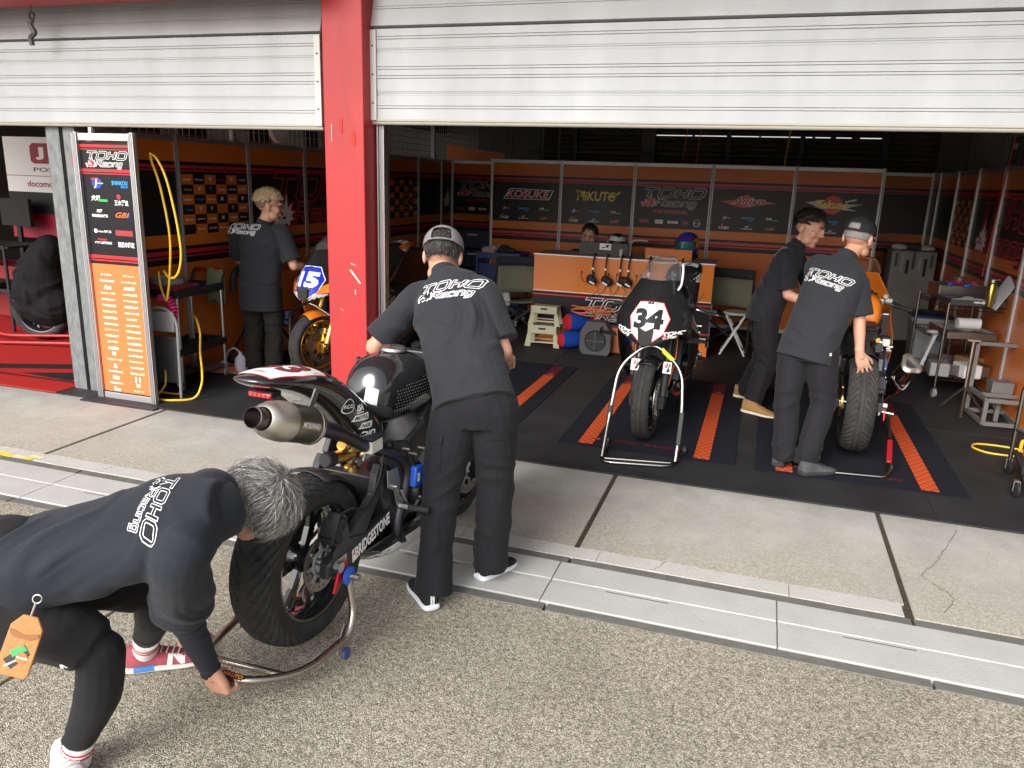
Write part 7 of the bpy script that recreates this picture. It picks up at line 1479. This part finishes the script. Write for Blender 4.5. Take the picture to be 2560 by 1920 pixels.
m = MB(); m.cyl((1.80, 8.34, .985), (1.80, 8.34, 1.04), .05, n=20); m.cyl((1.80, 8.34, 1.04), (1.80, 8.34, 1.045), .052, n=20); tag(m.build('tin', mat('olive_tin', (.16, .17, .10), .4, .5)), 'small olive tin on the trolley', 'tin')
random.seed(14)
for i, (x, y, c_, lb) in enumerate(((1.62, 7.72, GREY, 'grey tool case on the bottom trolley shelf'), (1.86, 7.74, WHT, 'white plastic box on the bottom trolley shelf'), (1.95, 8.1, mat('brown_card', (.28, .16, .07), .8), 'brown carton on the bottom trolley shelf'))): m = MB(); m.box((x, y, .27), (.16, .2, .12), rz=.3*i); o = m.build('box', c_, smooth=False, bevel=.008); tag(o, lb, 'box')
m = MB(); m.box((1.52, 7.75, .44), (.05, .1, .34), rot=Matrix.Rotation(.25, 3, 'Y')); m.ell((1.52, 7.7, .60), (.06, .05, .03)); tag(fuse(m, 'plastic_bag', mat('plastic_bag', (.45, .47, .5), .3), None, .01, 2, folds([], 7, .006)), 'clear plastic bag hanging at the trolley\'s left end', 'bag')
# aluminium stands
t = thing('metal_stand', 'grey tubular stepped stand beside the right wall', 'stand', (1.80, 6.75, .018), R(4)); TB = mat('raw_tube', (.20, .19, .185), .5, .5, nz=.3, ns=12); L_ = []
for a, b in (((0, 0, .03), (0, .42, .03)), ((.36, 0, .03), (.36, .42, .03)), ((0, 0, .03), (.36, 0, .03)), ((0, .42, .03), (.36, .42, .03)), ((0, .42, .03), (0, .42, .60)), ((.36, .42, .03), (.36, .42, .60)), ((0, .42, .60), (.36, .42, .60)), ((0, .0, .03), (0, 0, .22)), ((.36, 0, .03), (.36, 0, .22)), ((0, 0, .22), (.36, 0, .22)), ((.12, .1, .03), (.12, .1, .22)), ((0, .2, .22), (.36, .2, .22)), ((0, 0, .22), (0, .42, .22)), ((.36, 0, .22), (.36, .42, .22))):
    m = MB(); m.bar(a, b, .032, .032, (0, 1, 0) if a[2] != b[2] else (0, 0, 1)); m.build('tube', TB, t, smooth=False, bevel=.003)
m = MB(); m.box((.18, .3, .27), (.16, .14, .10)); m.build('box', TB, t, smooth=False, bevel=.004)
t = thing('tripod_stand', 'thin steel tripod stand with a flat head in front of the wire trolley', 'stand', (1.72, 7.10, .018)); m = MB(); m.cyl((0, 0, .2), (0, 0, .62), .014, n=10); m.build('pole', STEEL, t); m = MB(); m.box((0, 0, .63), (.09, .03, .015)); m.build('head_plate', STEEL, t)
for a in (.3, 2.4, 4.5): m = MB(); m.tube([(0, 0, .24), (.19*math.cos(a), .19*math.sin(a), .01)], .010, 8); m.build('leg', STEEL, t)
m = MB(); m.tube(smoothpath([(1.68, 6.02, .026), (1.60, 6.12, .026), (1.66, 6.22, .026), (1.85, 6.22, .026), (2.0, 6.15, .026), (1.98, 6.05, .026), (1.84, 6.0, .03)], 6, True), .007, 8, closed=True); m.tube(smoothpath([(1.9, 6.12, .03), (1.93, 6.18, .10), (1.98, 6.12, .03), (1.9, 6.05, .05)], 6), .012, 8); tag(m.build('yellow_cable', YEL), 'yellow cable looped on the floor by the right edge', 'cable')
t = thing('hand_trolley', 'chrome framed trolley on rubber casters, cut off by the right edge', 'trolley', (1.66, 5.26, .018), R(-9))
m = MB(); m.tube(fillet([(-.02, .35, .10), (-.02, .36, .60), (.04, .36, .68), (.5, .36, .68)], .07), .0135, 12); m.build('handle_frame', CHROME, t); m = MB(); m.box((.20, .12, .14), (.40, .5, .03)); m.build('deck', BLKM, t, smooth=False, bevel=.004); m = MB(); m.tube([(.0, -.1, .15), (.0, -.1, .5)], .012, 8); m.tube([(-.02, .3, .32), (.1, -.1, .32)], .01, 8); m.build('side_bar', BLKM, t)
m = MB(); m.box((.03, .22, .30), (.01, .02, .24)); m.build('red_strip', REDG, t); casters(t, [(-.02, -.1), (-.02, .36), (.4, -.1), (.4, .36)], .05, 0, BLKM)
t = thing('storage_box', 'pair of dark drawer boxes on a high shelf at the right wall', 'box', (2.2, 8.3, 2.07)); 
for k in range(2): m = MB(); m.box((.0, -.35*k, .13), (.3, .33, .24)); m.build('drawer_box', DGREY, t, smooth=False, bevel=.008); m = MB(); m.box((-.152, -.35*k, .17), (.004, .12, .05)); m.build('paper_label', LGREY, t)
m = MB(); m.tube([(2.1, 8.0, 3.6), (1.95, 7.95, 2.4), (1.88, 7.9, 1.1)], .006, 6); tag(m.build('hanging_hose', mat('red_hose', (.35, .03, .03), .5)), 'thin red hose hanging down in front of the right wall', 'hose')
# left side: tool trolley, folded chair, rack with fairings, bottle, cord
t = thing('service_trolley', 'black tray trolley with silver legs and red handle beside the banner', 'trolley', (-4.62, 5.33, .018), R(3))
for z, nm in ((.30, 'lower_tray'), (.78, 'upper_tray')):
    m = MB(); m.box((0, 0, z), (.34, .62, .025)); [m.box((s_*.17, 0, z+.03), (.014, .62, .05)) for s_ in (-1, 1)]; [m.box((0, s_*.31, z+.03), (.34, .014, .05)) for s_ in (-1, 1)]; m.build(nm, BLKM, t, smooth=False, bevel=.005)
for x in (-.155, .155):
    for y in (-.29, .29): m = MB(); m.cyl((x, y, .08), (x, y, .80), .016, n=14); m.build('leg', ALU, t)
m = MB(); m.tube(fillet([(-.15, .31, .82), (-.15, .36, .93), (.15, .36, .93), (.15, .31, .82)], .03), .013, 10); m.build('handle_bracket', BLKM, t); m = MB(); m.cyl((-.11, .362, .93), (.11, .362, .93), .017, n=12); m.build('handle', REDG, t)
m = MB(); m.box((.0, -.1, .835), (.24, .3, .04)); m.build('red_case', mat('case_red', (.35, .03, .03), .4), t, smooth=False, bevel=.006); m = MB(); m.box((.05, -.02, .83), (.14, .16, .03)); m.build('blue_box', BLU, t, smooth=False, bevel=.004)
casters(t, [(-.155, -.29), (.155, -.29), (-.155, .29), (.155, .29)], .035)
m = MB(); m.lathe([(.0, 0), (.12, 0), (.13, .012), (.13, .05), (.135, .055), (.125, .055), (.12, .012), (0, .01)], (-4.66, 5.2, .875), (0, 0, 1), 28); tag(m.build('parts_dish', GREY), 'round metal parts dish on the service trolley', 'dish')
m = MB(); P = [];
for k in np.arange(0, 110, .42): a = -2.3+k*.0405; c = V3(-4.485+.085*math.cos(a), 4.95, .715+.09*math.sin(a)); rr = .027; P.append(c+V3(rr*math.cos(k)*math.cos(a), rr*math.sin(k), rr*math.cos(k)*math.sin(a)))
m.tube(P, .0075, 6); tag(m.build('coil_hose', PINK), 'pink coiled air hose hung on the side of the service trolley', 'hose')
m = MB(); m.tube(smoothpath([(-4.47, 4.98, .52), (-4.47, 5.02, .66), (-4.5, 5.0, .80), (-4.52, 4.98, .96)], 5), [.008, .012, .014, .012, .011, .010, .010, .008, .007, .006, .006, .005, .005, .004, .003, .003], 8); tag(m.build('air_blow_gun', DGREY), 'slim air tool standing up from the service trolley', 'air tool')
m = MB(); rr = []
for u in np.linspace(0, 1, 11): rr.append([V3(-4.56+.16*(u-.5)+.006*math.sin(12*v+8*u), 5.695-.03*math.cos(2*PI*0)+(.03 if v < .5 else -.03)*math.sin(PI*abs(v-.5)*2) , .955-.30*abs(v-.5)*2+.01*math.sin(7*u)) for v in np.linspace(0, 1, 17)])
m.grid(rr); tag(m.build('towel', mat('green_towel', (.16, .20, .11), .95, nz=.3, ns=30, bump=.9, bs=160), solid=.008), 'olive green towel hung over the red trolley handle', 'towel')
m = MB(); m.box((-4.60, 5.5, .12), (.26, .34, .03)); m.box((-4.60, 5.5, .135), (.22, .30, .03)); t = tag(m.build('drip_tray', TRY, smooth=False, bevel=.01), 'shallow metal drip tray under the service trolley', 'tray')
m = MB(); m.tube([(-4.50, 5.45, .36), (-4.44, 5.68, .37)], .008, 8); m.box((-4.47, 5.56, .36), (.03, .08, .02)); tag(m.build('ratchet', CHROME), 'chrome ratchet lying on the lower trolley tray', 'tool')
t = thing('folded_chair', 'grey folded steel chair leaning behind the banner', 'chair', (-4.42, 4.86, .018), R(5))
m = MB(); m.tube(fillet([(-.2, 0, 0), (-.2, .02, .62), (-.12, .02, .72), (.02, .02, .72), (.10, .02, .62), (.10, .0, 0)], .1), .012, 10); m.build('frame', GREY, t); m = MB(); m.box((-.05, .03, .30), (.26, .02, .38)); m.build('seat', DGREY, t, bevel=.01); m = MB(); m.box((-.05, .02, .61), (.25, .02, .16)); m.build('backrest', GREY, t, bevel=.01)
t = thing('fairing_rack', 'black tubular rack with crossed legs along the left wall', 'rack', (-4.55, 6.28, .018))
for s_ in (-1, 1): m = MB(); m.tube([(-.15, -.38*s_, .0), (.0, .30*s_, .86)], .013, 8); m.tube([(.18, -.38*s_, .0), (.02, .30*s_, .86)], .013, 8); m.build('leg', BLKM, t)
m = MB(); m.tube(fillet([(.0, -.40, .72), (.0, -.38, .90), (.0, -.20, .93), (.0, .42, .93)], .08), .028, 12); m.build('foam_bar', BLKM, t)
t = thing('spare_fairing', 'orange spare fairing with a number plate leaning on the black rack', 'fairing', (-4.55, 6.55, .02), R(-15))
m = MB(); m.grid([[V3(.03+.07*math.sin(PI*u)+.03*v, -.22+.44*u+.08*math.sin(2*v), .05+.80*v-.1*(u-.5)**2) for u in np.linspace(0, 1, 9)] for v in np.linspace(0, 1, 11)]); fo_ = m.build('panel', ORG, t, solid=.006)
G_ = Gfx(); G_.rect(-.10, -.08, .10, .08, BLUP); G_.text('15', 0, 0, .13, WHT, 1, .05, 0, .14); G_.build('number_plate', t, fr((.4, .0, .38), (0, 1, 0), (0, 0, 1)), project=[bvh(fo_)], off=.003)
t = thing('spray_bottle', 'white bottle with a hose on the floor behind the blond man\'s feet', 'bottle', (-4.43, 5.78, .018)); m = MB(); m.lathe([(0, 0), (.055, 0), (.06, .01), (.055, .12), (.03, .15), (.018, .16), (.018, .18), (0, .18)], (0, 0, 0), (0, 0, 1), 24); m.build('bottle', mat('milky_bottle', (.62, .60, .72), .3), t); m = MB(); m.tube(smoothpath([(0, 0, .18), (-.05, -.02, .22), (-.10, -.05, .18), (-.13, -.06, .05), (-.10, -.08, .01), (.02, -.10, .01)], 6), .007, 8); m.build('tube', LGREY, t)
m = MB(); m.tube([(-4.58+.16*math.cos(a)*(1-.01*a), 5.72+.12*math.sin(a), .028+.0025*a) for a in np.arange(0, 20, .3)], .006, 6); tag(m.build('extension_cord', OC), 'coil of orange cord on the floor by the service trolley', 'cord')
m = MB(); m.ell((-3.93, 6.62, 1.03), (.09, .10, .05)); m.ell((-3.98, 6.55, 1.05), (.05, .06, .04)); tag(fuse(m, 'cloth', mat('lime_cloth', (.42, .60, .12), .9), None, .008, 2, folds([], 3, .006)), 'lime green cloth on the tank of motorcycle 15', 'cloth')
# yellow tape scrap on the drain
G_ = Gfx(); random.seed(4)
for k in range(7): x, y = random.uniform(-.14, .14), random.uniform(-.035, .035); G_.poly([(x-.06, y-.012), (x+.05, y-.02), (x+.07, y+.014), (x-.04, y+.02)], [YELP, mat('pale_yellow_tape', (.60, .55, .30), .8)][k % 2], k*.3)
o = G_.build('tape_scrap', None, fr((0, 0, 0), (1, 0, 0), (0, 1, 0)), off=0); o.location = (-4.35, 3.44, .0085); tag(o, 'torn yellow tape scraps on the drain edge at the left', 'tape')
# ------------------------------------------------------------------ neighbouring red garage
REDM = mat('red_tile_mat', (.36, .022, .02), .6, bump=.5, bs=90); 
G_ = MB(); G_.box((-8.2, 7.0, .013), (5.75, 4.8, .012)); o = G_.build('red_floor_tile', REDM, smooth=False, bevel=.003); struct(o)
G_ = Gfx(); G_.poly([(-6.9, 4.95), (-6.5, 4.95), (-5.5, 5.35), (-5.5, 5.55)], BLKM); G_.poly([(-5.5, 4.9), (-6.1, 4.95), (-5.5, 5.2)], BLKM); G_.poly([(-8, 4.86), (-5.4, 4.86), (-5.4, 4.89), (-8, 4.89)], BLKM)
struct(G_.build('floor_tile_stripe', None, fr((0, 0, .02), (1, 0, 0), (0, 1, 0)), off=.0015))
t = thing('covered_motorcycle', 'motorcycle under a black cloth cover in the neighbouring red garage', 'motorcycle', (-7.10, 6.15, .02))
m = MB(); cap_chain(m, [(.14, .0, .96), (.05, 0, .78), (.0, 0, .55), (.0, 0, .42)], [.13, .22, .29, .27], 24); cap_chain(m, [(.0, .7, .72), (.08, 0, .86)], [.22, .18]); cap_chain(m, [(-.12, .0, .38), (.14, 0, .36)], [.24, .24], 24); cap_chain(m, [(.0, .8, .5), (.0, .1, .5)], [.26, .26])
fuse(m, 'cover', mat('black_cover', (.008, .008, .009), .85, bump=.2, bs=25), t, .012, 8, folds([((.35, 0, 1), .12, .012, V3(0, -.25, .38), .35), ((1, 0, .35), .12, .010, V3(0, -.2, .7), .4)], 4, .003))
w_ = wheel(t, (.02, -.06, .31), .31, .18, BLK, 'rain', 6, (), .1, 'wheel'); w_.rotation_euler = (0, 0, R(15))
t = thing('paddock_stand', 'red paddock stand under the covered motorcycle', 'stand', (-6.9, 5.8, .02), 0, 'paddock stands'); m = MB(); m.tube(fillet([(-1.6, .25, .10), (-.4, .05, .06), (.5, .25, .10), (.55, .35, .2)], .1), .016, 10); m.tube([(-1.6, .0, .03), (-.3, -.12, .03), (.5, .1, .05)], .016, 10); m.build('tube_frame', REDB, t)
t = thing('wall_banner', 'white banner with a red square logo on the neighbouring garage wall', 'banner', (-9.05, 7.5, .9), 0)
m = MB(); m.box((.95, .02, .605), (1.9, .02, 1.21)); m.build('sheet', WHT, t, smooth=False)
G_ = Gfx(); G_.poly([(.42, .93), (.47, .90), (.72, .90), (.72, 1.14), (.47, 1.14), (.42, 1.10)], mat('crimson_print', (.30, .008, .03), .5)); G_.text('J', .57, 1.02, .15, WHT, 1, .06, 0, .13); G_.poly([(.76, .92), (1.0, .92), (1.0, 1.14), (.76, 1.14)], MATS['crimson_print']); G_.text('POST', .66, .83, .05, DGREY, 0, .01, 0, .42)
G_.rect(0, .75, 1.9, .757, MATS['crimson_print'], 1); G_.text('docomo Business', .75, .66, .075, MATS['crimson_print'], 0, .02, 0, .85); G_.rect(0, .30, 1.9, .56, BLKM); G_.text('HONDA', .95, .44, .08, WHT, 1, .02); G_.rect(0, 0, 1.9, .30, MATS['crimson_print']); G_.text('IT-LINE', .95, .2, .07, WHT, 1, .02)
G_.build('printed_graphic', t, fr((0, .009, 0), (1, 0, 0), (0, 0, 1)), off=.0015)
m = MB(); m.box((-8.5, 7.15, .31), (2.6, .5, .62)); tag(m.build('red_counter', mat('red_cloth_gloss', (.25, .015, .02), .5), smooth=False, bevel=.02), 'red covered counter in the neighbouring garage', 'counter')
m = MB(); m.box((-8.72, 7.3, 1.22), (.46, .05, .33)); m.box((-8.72, 7.32, .85), (.06, .04, .46)); tag(m.build('monitor', BLKM, smooth=False, bevel=.006), 'black monitor on the neighbouring garage\'s red counter', 'monitor')
for i, (x, c_, lb) in enumerate(((-8.2, WHT, 'small white bottle on the red counter'), (-8.45, LGREY, 'grey bottle on the red counter'))): m = MB(); m.lathe([(0, 0), (.035, 0), (.035, .11), (.014, .14), (.014, .17), (0, .17)], (x+.35, 7.1, .625), (0, 0, 1), 16); tag(m.build('bottle', c_), lb, 'bottle')
m = MB(); [m.tube([(-9.3, 6.6, z), (-7.65, 6.2, z)], .02, 8) for z in (.45, .92)]; [m.tube([(x, y, 0), (x, y, .95)], .018, 8) for x, y in ((-7.65, 6.2), (-9.3, 6.6), (-8.4, 6.4))]; m.box((-8.4, 6.45, .47), (1.6, .5, .02)); m.box((-8.4, 6.45, .93), (1.6, .5, .02)); m.box((-8.05, 6.33, .52), (.5, .3, .05)); tag(m.build('work_table', BLKM), 'black tube work table in the neighbouring garage', 'table')
m = MB(); m.box((-7.98, 6.3, .965), (.3, .04, .03)); tag(m.build('gold_tool', GOLD), 'gold tool lying on the neighbouring work table', 'tool')
m = MB(); m.box((-8.1, 6.2, .535), (.4, .2, .03)); tag(m.build('green_board', mat('lime_board', (.25, .55, .08), .5), smooth=False), 'lime green board on the lower shelf of the neighbouring table', 'board')
